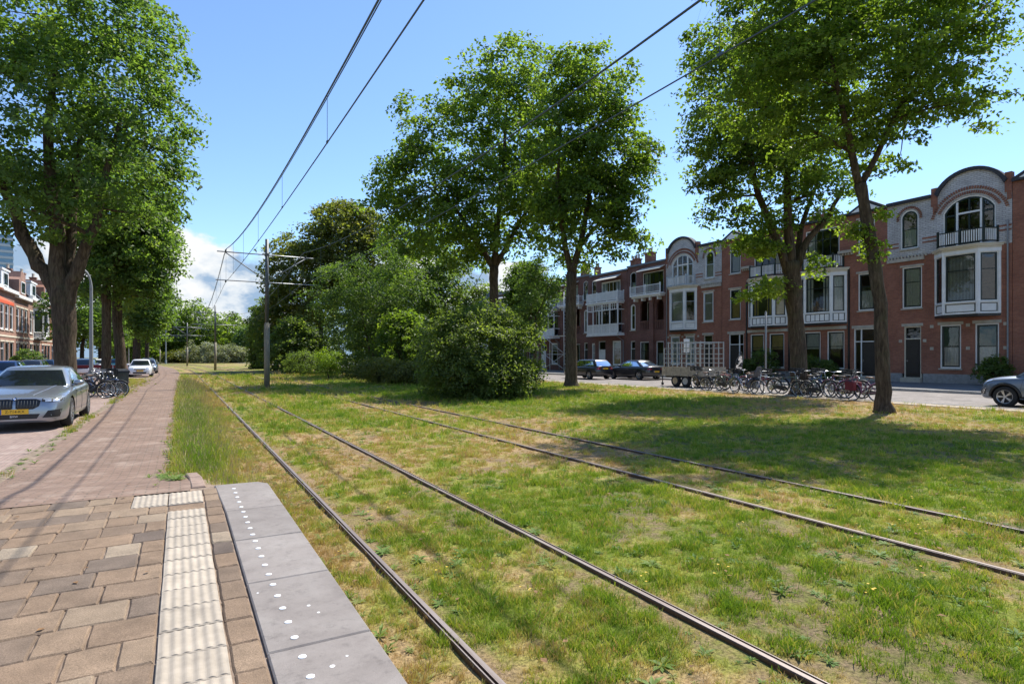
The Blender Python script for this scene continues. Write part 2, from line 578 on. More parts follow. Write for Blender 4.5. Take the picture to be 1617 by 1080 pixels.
def ground_mat():
    m, t = new_mat('lawn_soil')
    dry = t.n('ShaderNodeAttribute', attribute_name='dry').outputs['Fac']
    bare = t.n('ShaderNodeAttribute', attribute_name='bare').outputs['Fac']
    pos = t.n('ShaderNodeNewGeometry').outputs['Position']
    n1 = t.noise(pos, 7.0, 7.0, 0.7)
    n2 = t.noise(pos, 42.0, 5.0, 0.7)
    f = t.math('ADD', dry, t.math('MULTIPLY', t.math('SUBTRACT', n1, 0.5), 0.5), True)
    c = t.ramp(f, [(0.0, (0.135, 0.175, 0.022)), (0.35, (0.23, 0.24, 0.045)), (0.6, (0.31, 0.24, 0.085)), (1.0, (0.36, 0.245, 0.125))])
    soil = t.ramp(n1, [(0.3, (0.10, 0.065, 0.040)), (0.7, (0.25, 0.175, 0.115))])
    bm = t.math('MULTIPLY', bare, t.ramp(n1, [(0.35, 0.35), (0.6, 1.0)]), True)
    c = t.mix(bm, c, soil)
    c = t.mix(1.0, c, t.ramp(n2, [(0.34, 0.38), (0.60, 1.2)]), 'MULTIPLY')
    h = t.math('ADD', n1, t.math('MULTIPLY', n2, 0.5))
    finish(t, c, 0.95, 0, h, 0.8, 0.03, 0.15)
    return m

M['lawn'] = ground_mat()
M['far_grass'] = mat('far_grass', (0.15, 0.17, 0.045), 0.95, var=0.35, scale=0.6, world_pos=True, col2=(0.26, 0.22, 0.075))
M['path'] = brick_mat('path_bricks', (0.31, 0.205, 0.15), (0.25, 0.165, 0.12), (0.17, 0.13, 0.095), bw=0.21, bh=0.075, ms=0.008, coords='pos', stain=0.22, bstr=0.5, wear=(0.42, 0.33, 0.26))
M['parking'] = brick_mat('parking_bricks', (0.40, 0.285, 0.235), (0.33, 0.23, 0.19), (0.26, 0.21, 0.17), bw=0.21, bh=0.07, ms=0.008, coords='pos', swap_rows=True, stain=0.2, wear=(0.45, 0.37, 0.31))
M['street'] = brick_mat('street_bricks', (0.36, 0.20, 0.17), (0.30, 0.16, 0.14), (0.24, 0.19, 0.16), coords='pos', bw=0.21, bh=0.07)
M['road'] = brick_mat('road_bricks', (0.33, 0.29, 0.26), (0.28, 0.245, 0.22), (0.23, 0.20, 0.18), coords='pos', bw=0.21, bh=0.10, wear=(0.40, 0.35, 0.31))
M['pavement'] = brick_mat('pavement_tiles', (0.24, 0.235, 0.23), (0.20, 0.195, 0.19), (0.13, 0.125, 0.12), bw=0.3, bh=0.3, ms=0.006, coords='pos')
M['kerb'] = mat('kerb_concrete', (0.36, 0.34, 0.31), 0.85, var=0.2, scale=5, bump=0.3, world_pos=True)
M['sand'] = mat('sandy_joint_fill', (0.24, 0.175, 0.125), 0.95, var=0.35, scale=14, bump=0.5, bscale=120, world_pos=True)
M['dirt'] = mat('dusty_dirt', (0.22, 0.165, 0.115), 0.95, var=0.4, scale=9, bump=0.6, bscale=80, world_pos=True)
M['verge'] = mat('gravel_verge', (0.36, 0.30, 0.22), 0.95, var=0.35, scale=9, bump=0.6, bscale=80, world_pos=True)
def slab_mat():
    m, t = new_mat('platform_concrete')
    pos = t.n('ShaderNodeNewGeometry').outputs['Position']
    n1 = t.noise(pos, 2.2, 6.0, 0.65, 0.5)
    n2 = t.noise(pos, 16.0, 6.0, 0.7)
    n3 = t.noise(pos, 260.0, 3.0, 0.7)
    c = t.ramp(n1, [(0.3, (0.205, 0.178, 0.158)), (0.5, (0.248, 0.218, 0.194)), (0.7, (0.285, 0.255, 0.228))])
    c = t.mix(1.0, c, t.ramp(n2, [(0.28, 0.72), (0.45, 0.97), (0.72, 1.06)]), 'MULTIPLY')
    c = t.mix(1.0, c, t.ramp(n3, [(0.30, 0.62), (0.44, 1.0), (0.66, 1.0), (0.74, 1.35)]), 'MULTIPLY')
    v = t.n('ShaderNodeTexVoronoi', {'Vector': pos, 'Scale': 9.0, 'Randomness': 1.0}).outputs[0]
    c = t.mix(t.ramp(v, [(0.035, 0.55), (0.07, 0.0)]), c, (0.10, 0.085, 0.075))
    oi = t.n('ShaderNodeObjectInfo').outputs['Random']
    c = t.mix(1.0, c, t.ramp(oi, [(0.0, 0.90), (1.0, 1.03)]), 'MULTIPLY')
    finish(t, c, 0.85, 0, t.math('ADD', n3, t.math('MULTIPLY', n2, 1.5)), 0.3, 0.004, 0.3)
    return m


M['slab'] = slab_mat()
M['stud'] = mat('white_stud', (0.80, 0.80, 0.78), 0.5, var=0.05)

def paver_mat():
    m, t = new_mat('paving_stone')
    oi = t.n('ShaderNodeObjectInfo').outputs['Random']
    pos = t.n('ShaderNodeNewGeometry').outputs['Position']
    c = t.ramp(oi, [(0.0, (0.13, 0.10, 0.08)), (0.06, (0.185, 0.14, 0.105)), (0.35, (0.235, 0.165, 0.11)), (0.6, (0.27, 0.187, 0.122)), (0.85, (0.30, 0.222, 0.15)), (1.0, (0.34, 0.272, 0.195))])
    n1 = t.noise(pos, 5.0, 6.0, 0.65)
    n2 = t.noise(pos, 150.0, 4.0, 0.75)
    c = t.mix(1.0, c, t.ramp(n1, [(0.3, 0.72), (0.7, 1.12)]), 'MULTIPLY')
    c = t.mix(1.0, c, t.ramp(n2, [(0.33, 0.55), (0.66, 1.2)]), 'MULTIPLY')
    finish(t, c, 0.9, 0, t.math('ADD', n2, t.math('MULTIPLY', n1, 2.0)), 0.5, 0.006, 0.25)
    return m

M['paver'] = paver_mat()
M['ramp_stone'] = mat('ramp_kerb_stone', (0.27, 0.19, 0.145), 0.9, var=0.25, scale=9, bump=0.4, bscale=120, world_pos=True)
M['tactile'] = mat('tactile_tile', (0.385, 0.325, 0.25), 0.8, var=0.16, scale=9, bump=0.2, bscale=120, rnd=0.12, world_pos=True)

def rail_mat():
    m, t = new_mat('rusty_rail')
    pos = t.n('ShaderNodeNewGeometry').outputs['Position']
    n1 = t.noise(t.vmath('MULTIPLY', pos, (30, 1.2, 30)), 1.0, 5.0, 0.6)
    n2 = t.noise(pos, 60, 4, 0.6)
    nz = t.n('ShaderNodeSeparateXYZ', {0: t.n('ShaderNodeNewGeometry').outputs['Normal']}).outputs[2]
    top = t.ramp(n1, [(0.3, (0.20, 0.155, 0.13)), (0.7, (0.32, 0.27, 0.24))])
    side = t.ramp(n2, [(0.3, (0.05, 0.03, 0.022)), (0.7, (0.12, 0.07, 0.045))])
    c = t.mix(t.ramp(nz, [(0.6, 0.0), (0.8, 1.0)]), side, top)
    finish(t, c, 0.5, 0.35, n2, 0.2, 0.003, 0.5)
    return m

M['rail'] = rail_mat()
M['pole'] = mat('weathered_pole', (0.23, 0.195, 0.135), 0.7, var=0.2, scale=4)
M['pole_dark'] = mat('dark_grey_steel', (0.11, 0.115, 0.115), 0.5, metal=0.4, var=0.2)
M['wire'] = mat('copper_wire', (0.06, 0.09, 0.12), 0.5, metal=0.3, var=0.1)
M['galv'] = mat('galvanised_steel', (0.42, 0.43, 0.44), 0.45, metal=0.6, var=0.12)
M['lamp_grey'] = mat('grey_lamp_paint', (0.24, 0.25, 0.255), 0.5, var=0.1)
M['rubber'] = mat('tyre_rubber', (0.018, 0.018, 0.019), 0.85, var=0.3)
M['chrome'] = mat('bright_metal', (0.62, 0.62, 0.62), 0.25, metal=0.9, var=0.06)
M['alloy'] = mat('alloy_rim', (0.45, 0.45, 0.46), 0.35, metal=0.8, var=0.08)
M['plastic'] = mat('black_plastic', (0.014, 0.014, 0.015), 0.55, var=0.25)
M['wood'] = mat('weathered_wood', (0.34, 0.29, 0.22), 0.8, var=0.25, scale=7)
M['light_wood'] = mat('pale_wood', (0.50, 0.36, 0.20), 0.7, var=0.2)

def paint(name, col, metal=0.0, rough=0.35):
    return mat(name, col, rough, metal, var=0.03, scale=1.5, coat=0.8)

M['car_silver'] = paint('silver_grey_car_paint', (0.30, 0.32, 0.35), 0.65, 0.28)
M['car_white'] = paint('white_car_paint', (0.72, 0.73, 0.74))
M['car_black'] = paint('black_car_paint', (0.012, 0.013, 0.017))
M['car_blue'] = paint('blue_car_paint', (0.03, 0.10, 0.25), 0.3)
M['car_navy'] = paint('dark_blue_grey_car_paint', (0.13, 0.16, 0.21), 0.5)
M['car_grey'] = paint('grey_blue_car_paint', (0.10, 0.125, 0.165), 0.5)
M['car_teal'] = paint('teal_car_paint', (0.04, 0.30, 0.36), 0.2)
M['car_red'] = paint('red_car_paint', (0.40, 0.03, 0.025))
M['headlight'] = mat('headlight_glass', (0.55, 0.58, 0.60), 0.08, metal=0.5, var=0.25, scale=18, coat=1.0)
M['taillight'] = mat('tail_light', (0.30, 0.012, 0.010), 0.15, var=0.2, coat=1.0)
M['amber'] = mat('amber_plate', (0.80, 0.46, 0.02), 0.45, var=0.04)
M['ink'] = mat('black_ink', (0.01, 0.01, 0.01), 0.6)
M['eublue'] = mat('plate_blue', (0.02, 0.06, 0.40), 0.5)
M['white_print'] = mat('white_print', (0.75, 0.75, 0.75), 0.5, var=0.03)
M['emblem_blue'] = mat('emblem_blue', (0.02, 0.16, 0.50), 0.3)
M['orange_cloth'] = mat('orange_awning_cloth', (0.62, 0.10, 0.035), 0.85, var=0.1)
M['red_cloth'] = mat('red_cloth', (0.15, 0.02, 0.025), 0.85, var=0.15)
M['grey_cloth'] = mat('grey_cover_cloth', (0.12, 0.115, 0.12), 0.9, var=0.25, scale=8)
M['leather'] = mat('brown_leather', (0.13, 0.06, 0.03), 0.6, var=0.2)
# ---------------------------------------------------------------- the ground
rng = np.random.default_rng(11)
random.seed(7)
RAILS = (1.44, 2.90, 5.72, 7.18)


def bend_np(Y):
    return -np.maximum(0.0, Y - 65.0) ** 2 / 1400.0


def dry_field(x, y):
    """0 = lush, 1 = parched"""
    d = 0.40 * fbm(x, y, 0.33, 3, 4) + 0.35 * fbm(x, y, 1.7, 21, 4) + 0.25 * fbm(x, y, 8.0, 31, 3)
    d = (d - 0.5) * 3.6 + 0.47
    u = x - bend_np(y)
    for r in RAILS:
        d += 0.30 * np.exp(-((u - r) / 0.17) ** 2)
    d += 0.22 * np.exp(-((u - 2.15) / 0.55) ** 2) * sstep(14, 4, y)
    d += 0.26 * np.exp(-((u - 6.4) / 0.55) ** 2) * sstep(18, 8, y)
    d += 0.30 * sstep(1.4, 1.1, u) * sstep(0.45, 0.8, u)
    d -= 0.16 * np.exp(-((u - 4.3) / 0.9) ** 2)
    d -= 0.40 * sstep(7.4, 8.2, u) * sstep(15.0, 12.5, u) * sstep(13.5, 10, y)
    d -= 0.40 * sstep(7.5, 8.6, u) * sstep(13, 15, y) * sstep(60, 40, y) * sstep(18.5, 16.5, u)
    d += 0.30 * np.exp(-((u - 16.0 - 0.1 * y) / 2.0) ** 2) * sstep(16, 10, y)
    d += 0.30 * sstep(20.8, 22.3, u)
    return np.clip(d, 0, 1)


def bare_field(x, y):
    u = x - bend_np(y)
    b = sstep(0.50, 0.66, .6 * fbm(x, y, 1.1, 41, 4) + .4 * fbm(x, y, 6.0, 47, 3)) * 0.9
    for r, s in zip(RAILS, (1, -1, 1, -1)):
        b = np.maximum(b, 0.8 * np.exp(-((u - r - s * 0.11) / 0.09) ** 2))
    b = np.maximum(b, 0.9 * sstep(22.0, 22.5, u))
    return np.clip(b, 0, 1)


def lawn_z(x, y):
    u = x - bend_np(y)
    z = -0.047 + 0.042 * sstep(7.6, 10, u) + 0.016 * (fbm(x, y, 0.8, 61, 3) - 0.5) + 0.022 * (fbm(x, y, 3.0, 71, 2) - 0.5)
    z += 0.03 * sstep(0.95, 0.2, u)
    return z


def strip(name, xl, xr, Ys, zf, mat_, nx=2, kind='structure', label=None):
    """a sheet along the line; xl, xr, zf are numbers or functions of Y"""
    fn = lambda f, Y: f(Y) if callable(f) else f
    vs, fs = [], []
    for Y in Ys:
        a, b = fn(xl, Y) + bend(Y), fn(xr, Y) + bend(Y)
        for i in range(nx):
            vs.append((a + (b - a) * i / (nx - 1), Y, fn(zf, Y)))
    for j in range(len(Ys) - 1):
        for i in range(nx - 1):
            k = j * nx + i
            fs.append((k, k + 1, k + nx + 1, k + nx))
    mb = MB()
    mb.add(vs, fs)
    o = mb.build(name, mat_, recalc=False)
    return tag(o, label, kind=kind)


def ys(a, b, step):
    n = max(1, int(round((b - a) / step)))
    return [a + (b - a) * i / n for i in range(n + 1)]


g = MB()
g.add([(-1600, -300, -0.16), (1600, -300, -0.16), (1600, 2600, -0.16), (-1600, 2600, -0.16)], [(0, 1, 2, 3)])
tag(g.build('ground', M['far_grass'], recalc=False), 'rough grass ground running to the horizon', kind='structure')

# the lawn round the tracks: a fine sheet that carries its own dryness
xs_ = np.concatenate([np.arange(-0.1, 8.0, 0.09), np.arange(8.0, 22.75, 0.2)])
ys_ = np.concatenate([np.arange(-6, 12, 0.11), np.arange(12, 30, 0.22), np.arange(30, 70, 0.6), np.arange(70, 191, 3.0)])
gx, gy = np.meshgrid(xs_, ys_)
gx2 = gx + bend_np(gy)
gz = lawn_z(gx2, gy)
for r in RAILS:
    gz = np.where(np.abs(gx - r) < 0.075, np.minimum(gz, -0.032), gz)
gz = np.where((gx < 0.98) & (gy < 7.6), -0.12, gz)
vv = np.stack([gx2, gy, gz], -1).reshape(-1, 3)
nx_, ny_ = len(xs_), len(ys_)
ii = (np.arange(ny_ - 1)[:, None] * nx_ + np.arange(nx_ - 1)[None, :]).ravel()
qq = np.stack([ii, ii + 1, ii + nx_ + 1, ii + nx_], -1)
me = np_mesh('lawn', vv, qq, M['lawn'], {'dry': ('POINT', dry_field(vv[:, 0], vv[:, 1])), 'bare': ('POINT', bare_field(vv[:, 0], vv[:, 1]))}, True)
tag(link('lawn', me), 'patchy sunburnt lawn with two tram tracks through it', kind='structure')


def path_z(Y):
    t = min(1, max(0, (Y - 7.2) / 2.8))
    return 0.249 * (1 - t * t * (3 - 2 * t)) + 0.03


strip('path', lambda Y: -2.05, lambda Y: 0.10 - 0.16 * min(1, max(0, (Y - 8.6) / 1.4)), ys(7.085, 65, 0.5) + ys(65, 185, 3)[1:], lambda Y: path_z(Y) - 0.006, M['path'], 4, label='red brick footpath running beside the tram line')
strip('parking_lane', -5.2, -2.26, ys(-8, 65, 3) + ys(65, 200, 4)[1:], 0.0, M['parking'], label='brick parking lane under the street trees')
strip('path_border', -2.26, -2.05, ys(-8, 65, 1) + ys(65, 185, 3)[1:], lambda Y: 0.022 + 0.2 * max(0, min(1, (8 - Y) / 3)), M['dirt'], label='weedy strip between path and parking lane')
strip('street', -11.2, -5.2, ys(-8, 65, 4) + ys(65, 200, 4)[1:], -0.02, M['street'], label='red brick street beyond the parked cars')
strip('far_pavement', -14.0, -11.2, ys(-8, 65, 4) + ys(65, 200, 4)[1:], 0.1, M['pavement'], label='pavement in front of the sunlit house row')
strip('road', 23.4, 31.4, ys(-30, 180, 6), -0.012, M['road'], label='pale brick road in front of the red houses')
strip('bicycle_verge', 22.35, 23.4, ys(-30, 180, 6), 0.012, M['verge'], label='gravel strip between lawn and road')
strip('cross_path', -40, 60, [176.5, 181], -0.03, M['road'], label='pale path crossing beyond the end of the lawn')
pv = MB()
pv.box(31.55, 40.4, -30, 180, -0.1, 0.11)
tag(pv.build('pavement', M['pavement']), 'grey tiled pavement along the red house row', kind='structure')
kb = empty('pavement_kerb', (31.47, 0, 0), kind='structure')
km = MB()
km.cbox(-0.075, 0.075, 0.01, 0.99, -0.1, 0.118, 0.015)
kmesh = km.mesh('kerb_stone', M['kerb'])
for i in range(-4, 75):
    o = link('kerb_stone', kmesh, kb, (0, float(i), random.uniform(-.004, .004)))
kb2 = empty('verge_kerb', (23.42, 0, 0), kind='structure')
for i in range(-4, 60):
    link('kerb_stone', kmesh, kb2, (0, float(i), -0.085 + random.uniform(-.004, .004)))

# ---------------------------------------------------------------- tram tracks
def rail_obj(x, side, parent):
    g0 = -0.012 * side
    prof = [(-0.034, -0.16), (-0.034, -0.007), (-0.029, 0.0), (g0 - 0.009, 0.0), (g0 - 0.007, -0.02), (g0 + 0.007, -0.02), (g0 + 0.009, 0.0), (0.029, 0.0), (0.034, -0.007), (0.034, -0.16)]
    Y_ = ys(-12, 65, 7) + ys(65, 190, 4)[1:]
    vs, fs = [], []
    n = len(prof)
    for Y in Y_:
        for px_, pz_ in prof:
            vs.append((x + bend(Y) + px_, Y, pz_ - 0.012))
    for j in range(len(Y_) - 1):
        for i in range(n - 1):
            k = j * n + i
            fs.append((k, k + 1, k + n + 1, k + n))
    mb = MB()
    mb.add(vs, fs)
    return mb.build('rail', M['rail'], parent)


for k, lab in ((0, 'rusty grooved tram track in the grass nearest the platform'), (2, 'rusty grooved tram track on the lawn farther from the platform')):
    t_ = empty('tram_track', (0, 0, 0), kind='structure')
    t_['label'] = lab
    rail_obj(RAILS[k], 1, t_)
    rail_obj(RAILS[k + 1], -1, t_)
    # tie bars glimpsed between the rails
    tb = MB()
    for Y in ys(-6, 60, 3.0):
        tb.box(RAILS[k] + 0.06, RAILS[k + 1] - 0.06, Y - 0.02, Y + 0.02, -0.14, -0.10)
    tb.build('tie_bar', M['rail'], t_)['kind'] = 'stuff'

# ---------------------------------------------------------------- the tram platform
PZ = 0.275
plat = MB()
plat.box(-2.3, 0.3565, -3, 6.42, -0.1, PZ - 0.016)
plat.add([(-2.3, 6.42, PZ - 0.016), (0.345, 6.42, PZ - 0.016), (0.345, 7.25, PZ - 0.016), (-2.3, 7.25, PZ - 0.016)], [(0, 1, 2, 3)])
plat.box(0.0, 0.83, -3, 7.1, -0.15, PZ - 0.14)
platform = tag(plat.build('platform', M['sand']), 'tram stop platform paved with brown stones and concrete edge slabs', kind='structure')


def paver_mesh(wx, wy, seed):
    r = random.Random(seed)
    mb = MB()
    j = lambda: r.uniform(-0.0035, 0.0035)
    b = 0.009
    x0, x1, y0, y1 = -wx / 2 + .004, wx / 2 - .004, -wy / 2 + .004, wy / 2 - .004
    n = 4
    per = [(x0 + (x1 - x0) * i / n, y0) for i in range(n)] + [(x1, y0 + (y1 - y0) * i / n) for i in range(n)] + [(x1 - (x1 - x0) * i / n, y1) for i in range(n)] + [(x0, y1 - (y1 - y0) * i / n) for i in range(n)]
    per = [(x + j(), y + j()) for x, y in per]
    m_ = len(per)
    vs = [(x, y, -0.06) for x, y in per] + [(x, y, -b) for x, y in per] + [(x * (1 - 2 * b / wx), y * (1 - 2 * b / wy), j() * 0.3) for x, y in per] + [(0, 0, 0.0005)]
    fs = []
    for i in range(m_):
        k = (i + 1) % m_
        fs += [(i, k, m_ + k, m_ + i), (m_ + i, m_ + k, 2 * m_ + k, 2 * m_ + i), (2 * m_ + i, 2 * m_ + k, 3 * m_)]
    mb.add(vs, fs)
    return mb.mesh('paving_stone', M['paver'])


pm = {w_: [paver_mesh(w_, 0.3, s) for s in range(4)] for w_ in (0.15, 0.22, 0.30)}


def put_paver(w_, x, y, rot=0.0, me_=None):
    o = link('paving_stone', me_ or random.choice(pm[w_]), platform, (x, y, PZ - 0.001 + random.uniform(-0.004, 0.003)))
    o.rotation_euler = (random.uniform(-.008, .008), random.uniform(-.008, .008), rot + random.uniform(-.006, .006))
    return o


for k in range(-2, 21):                                   # rows across the platform, in step with the ribbed tiles
    y0 = 0.78 + 0.3 * k
    if y0 < 1.1 or y0 > 7.0:
        continue
    xr_ = -0.105 if y0 < 6.4 else -0.405
    x = xr_
    first = True
    while x > -2.0:
        w_ = 0.15 if (first and k % 2 == 0) else random.choice((0.30, 0.30, 0.22, 0.30, 0.22, 0.15))
        put_paver(w_, x - w_ / 2, y0 + 0.15)
        x -= w_
        first = False
rm = [paver_mesh(0.143, 0.3, s + 20) for s in range(4)]
for k in range(1, 21):
    put_paver(0.15, 0.276, 0.93 + 0.3 * k, 0, rm[k % 4])
bmesh_ = paver_mesh(0.30, 0.26, 31)
put_paver(0.30, 0.05, 6.31, 0, bmesh_)

# ribbed guide tiles
def tactile_mesh(wx, wy):
    mb = MB()
    mb.cbox(-wx / 2 + .003, wx / 2 - .003, -wy / 2 + .004, wy / 2 - .004, -0.06, 0.0, 0.004)
    n = 0
    W_ = wx - .012
    K = 49
    prof = [(-W_ / 2 + W_ * i / (K - 1), .0028 - .0028 * math.cos(2 * math.pi * 6 * i / (K - 1))) for i in range(K)]
    y0, y1 = -wy / 2 + .010, wy / 2 - .010
    mb.add([(x, y0, -.004) for x, z in prof] + [(x, y0 + .004, z + .0004) for x, z in prof] + [(x, y1 - .004, z + .0004) for x, z in prof] + [(x, y1, -.004) for x, z in prof], [(r_ * K + i, r_ * K + i + 1, (r_ + 1) * K + i + 1, (r_ + 1) * K + i) for r_ in range(3) for i in range(K - 1)])
    for i in range(n):
        cx_ = -wx / 2 + wx * (i + 0.5) / n
        a, b = 0.0135, 0.008
        y0, y1 = -wy / 2 + .012, wy / 2 - .012
        mb.add([(cx_ - a, y0, 0.0002), (cx_ + a, y0, 0.0002), (cx_ + a, y1, 0.0002), (cx_ - a, y1, 0.0002), (cx_ - b, y0 + .006, .0052), (cx_ + b, y0 + .006, .0052), (cx_ + b, y1 - .006, .0052), (cx_ - b, y1 - .006, .0052)],
               [(4, 5, 6, 7), (0, 1, 5, 4), (1, 2, 6, 5), (2, 3, 7, 6), (3, 0, 4, 7)])
    return mb.mesh('guide_tile', M['tactile'])


tm, tm2 = tactile_mesh(0.3, 0.3), tactile_mesh(0.3, 0.55)
for k in range(0, 18):
    o = link('guide_tile', tm, platform, (0.05, 0.93 + 0.3 * k, PZ + random.uniform(-.003, .003)))
    o.rotation_euler = (random.uniform(-.006, .006), random.uniform(-.006, .006), random.uniform(-.008, .008))
for x in (0.05, -0.253):
    link('guide_tile', tm2, platform, (x, 6.735, PZ + 0.001))

# concrete edge slabs with white studs
SL = [(7.2, 5.93), (5.92, 4.94), (4.93, 3.97), (3.96, 2.99), (2.98, 1.99), (1.98, 0.98)]
stm = MB()
stm.lathe([(0.0, 0.0045), (0.014, 0.004), (0.0185, 0.002), (0.0195, -0.01)], 14)
stmesh = stm.mesh('stud', M['stud'])
for i, (a, b) in enumerate(SL):
    sl = MB()
    x0, x1 = 0.358, 0.852
    if i == 0:
        poly = [(x0, b), (x1, b), (x1, a - 0.16), (x1 - 0.09, a - 0.02), (x0 - 0.03, a)]
        bb = 0.008
        inn = [(x0 + bb, b + bb), (x1 - bb, b + bb), (x1 - bb, a - .165), (x1 - .095, a - .02 - bb), (x0 - .03 + bb, a - bb)]
        n = 5
        vs = [(x, y, -.14) for x, y in poly] + [(x, y, -bb) for x, y in poly] + [(x, y, 0) for x, y in inn]
        fs = [tuple(range(10, 15))]
        for q in range(n):
            r_ = (q + 1) % n
            fs += [(q, r_, n + r_, n + q), (n + q, n + r_, 2 * n + r_, 2 * n + q)]
        sl.add(vs, fs)
    else:
        sl.cbox(x0, x1, b, a, -0.14, 0.0, 0.008)
    so = sl.build('edge_slab', M['slab'], platform, loc=(0, 0, PZ + 0.004 + random.uniform(-.002, .002)))
    for j in range(5):
        yy = b + 0.098 + 0.196 * j if i else b + 0.1 + 0.22 * j
        link('stud', stmesh, so, (0.496, yy, 0.001))
for (x, y, s) in ((0.63, 3.45, 0.6), (0.66, 3.33, 0.5), (0.60, 2.72, 0.75), (0.68, 2.78, 0.4), (0.40, 3.78, 0.4)):
    o = link('stud', stmesh, platform, (x, y, PZ + 0.002))
    o.scale = (s, s, 0.9)

# kerb stones and broken concrete where the ramp leaves the platform
rk = empty('ramp_edging', (0, 0, 0), kind='structure')
km2 = MB()
km2.cbox(-0.07, 0.07, 0.01, 0.79, -0.2, 0.0, 0.012)
km2m = km2.mesh('kerb_stone', M['ramp_stone'])
rub = MB()
nr = 9
rv = []
for j in range(nr):
    for i in range(7):
        x_, y_ = .24 + .75 * i / 6, 7.1 + 1.9 * j / (nr - 1)
        rv.append((x_ + random.uniform(-.03, .03) * (j == nr - 1), y_ + random.uniform(-.1, .1) * (j == nr - 1), max(-.06, .255 - .12 * (y_ - 7.1) - .20 * (i / 6) ** 1.2) + random.uniform(-.012, .012)))
rub.add(rv, [(j * 7 + i, j * 7 + i + 1, j * 7 + i + 8, j * 7 + i + 7) for j in range(nr - 1) for i in range(6)])
rub.build('broken_concrete', M['sand'], rk, recalc=False)
o = link('kerb_stone', km2m, rk, (0.175, 7.22, 0.278)); o.rotation_euler = (-0.04, 0, 0.02)
o = link('kerb_stone', km2m, rk, (0.16, 8.03, 0.245)); o.rotation_euler = (-0.11, 0, 0.04)
# ---------------------------------------------------------------- trees and shrubs
def leaves_mesh(name, centers, norms, size, aspect, mat_, seed, tint=None):
    """one folded leaf (two faces) per centre"""
    r = np.random.default_rng(seed)
    n = len(centers)
    nv = norms + r.normal(0, 0.75, (n, 3))
    nv /= np.linalg.norm(nv, axis=1, keepdims=True) + 1e-9
    t = r.normal(0, 1, (n, 3)) + np.array([0, 0, -0.35])
    t -= nv * (t * nv).sum(1, keepdims=True)
    t /= np.linalg.norm(t, axis=1, keepdims=True) + 1e-9
    b = np.cross(nv, t)
    s = size * r.uniform(0.6, 1.3, (n, 1))
    l, wd = s, s * aspect
    v0 = centers - t * l * 0.5
    v2 = centers + t * l * 0.5 - nv * s * 0.12
    v1 = centers + b * wd * 0.5 + nv * s * 0.10 - t * l * 0.08
    v3 = centers - b * wd * 0.5 + nv * s * 0.10 - t * l * 0.08
    verts = np.stack([v0, v1, v2, v3], 1).reshape(-1, 3)
    k = np.arange(n) * 4
    tri = np.stack([np.stack([k, k + 1, k + 2], -1), np.stack([k, k + 2, k + 3], -1)], 1).reshape(-1, 3)
    tn = np.clip((r.random(n) * 0.75 + 0.12) if tint is None else tint + r.normal(0, 0.13, n), 0, 1)
    return np_mesh(name, verts, tri, mat_, {'tint': ('FACE', np.repeat(tn, 2))})


def crown_points(ells, n_clumps, per, clump_r, seed, flat=0.55, shell=0.5, lumps=0.28):
    """clump centres in a union of ellipsoids (uneven outline), then leaves round every clump"""
    r = np.random.default_rng(seed)
    vol = np.array([e[1][0] * e[1][1] * e[1][2] for e in ells]) ** 0.8
    cnt = np.maximum(1, (n_clumps * vol / vol.sum()).astype(int))
    cs, nn = [], []
    for (c, rad), k in zip(ells, cnt):
        d = r.normal(0, 1, (k, 3))
        d /= np.linalg.norm(d, axis=1, keepdims=True)
        lon, lat = np.arctan2(d[:, 1], d[:, 0]), d[:, 2]
        sd = int(r.integers(5, 200))
        lump = 1.0 + lumps * 2.2 * (fbm(lon * 1.6 + 10, lat * 2.6 + 10, 1.0, sd, 3) - 0.5)
        rr = (shell ** 3 + (1 - shell ** 3) * r.random(k)) ** (1 / 3) * lump
        cs.append(np.array(c) + d * rr[:, None] * np.array(rad))
        nn.append(d)
    cs, nn = np.concatenate(cs), np.concatenate(nn)
    m = len(cs)
    cr = clump_r * r.uniform(0.6, 1.35, m)
    # each clump is a small spray: leaves scattered on a tilted flattened disc drooping outwards
    off = r.normal(0, 1, (m, per, 3))
    off /= np.linalg.norm(off, axis=2, keepdims=True)
    off *= (r.random((m, per, 1)) ** 0.5)
    off[:, :, 2] *= flat
    slope = off[:, :, 0] * nn[:, None, 0] + off[:, :, 1] * nn[:, None, 1]
    off[:, :, 2] -= 0.35 * slope
    pts = cs[:, None, :] + off * cr[:, None, None]
    nrm = np.broadcast_to(nn[:, None, :] * 0.5 + np.array([0, 0, 0.9]), pts.shape)
    tint = np.repeat(np.clip(r.normal(0.45, 0.17, m), 0, 1), per)
    return cs, pts.reshape(-1, 3), nrm.reshape(-1, 3).copy(), tint


def curve_pts(a, b, sag, n=6, seed=0):
    r = random.Random(seed)
    a, b = Vector(a), Vector(b)
    L = (b - a).length
    mid = a * 0.55 + b * 0.45 + Vector((0, 0, sag * L)) + Vector((r.uniform(-1, 1), r.uniform(-1, 1), 0)) * L * 0.07
    out = []
    for i in range(n + 1):
        t = i / n
        p = a * (1 - t) ** 2 + mid * (2 * t * (1 - t)) + b * t * t
        if 0 < i < n:
            p = p + Vector((r.uniform(-1, 1), r.uniform(-1, 1), r.uniform(-1, 1))) * L * 0.016
        out.append(p)
    return out


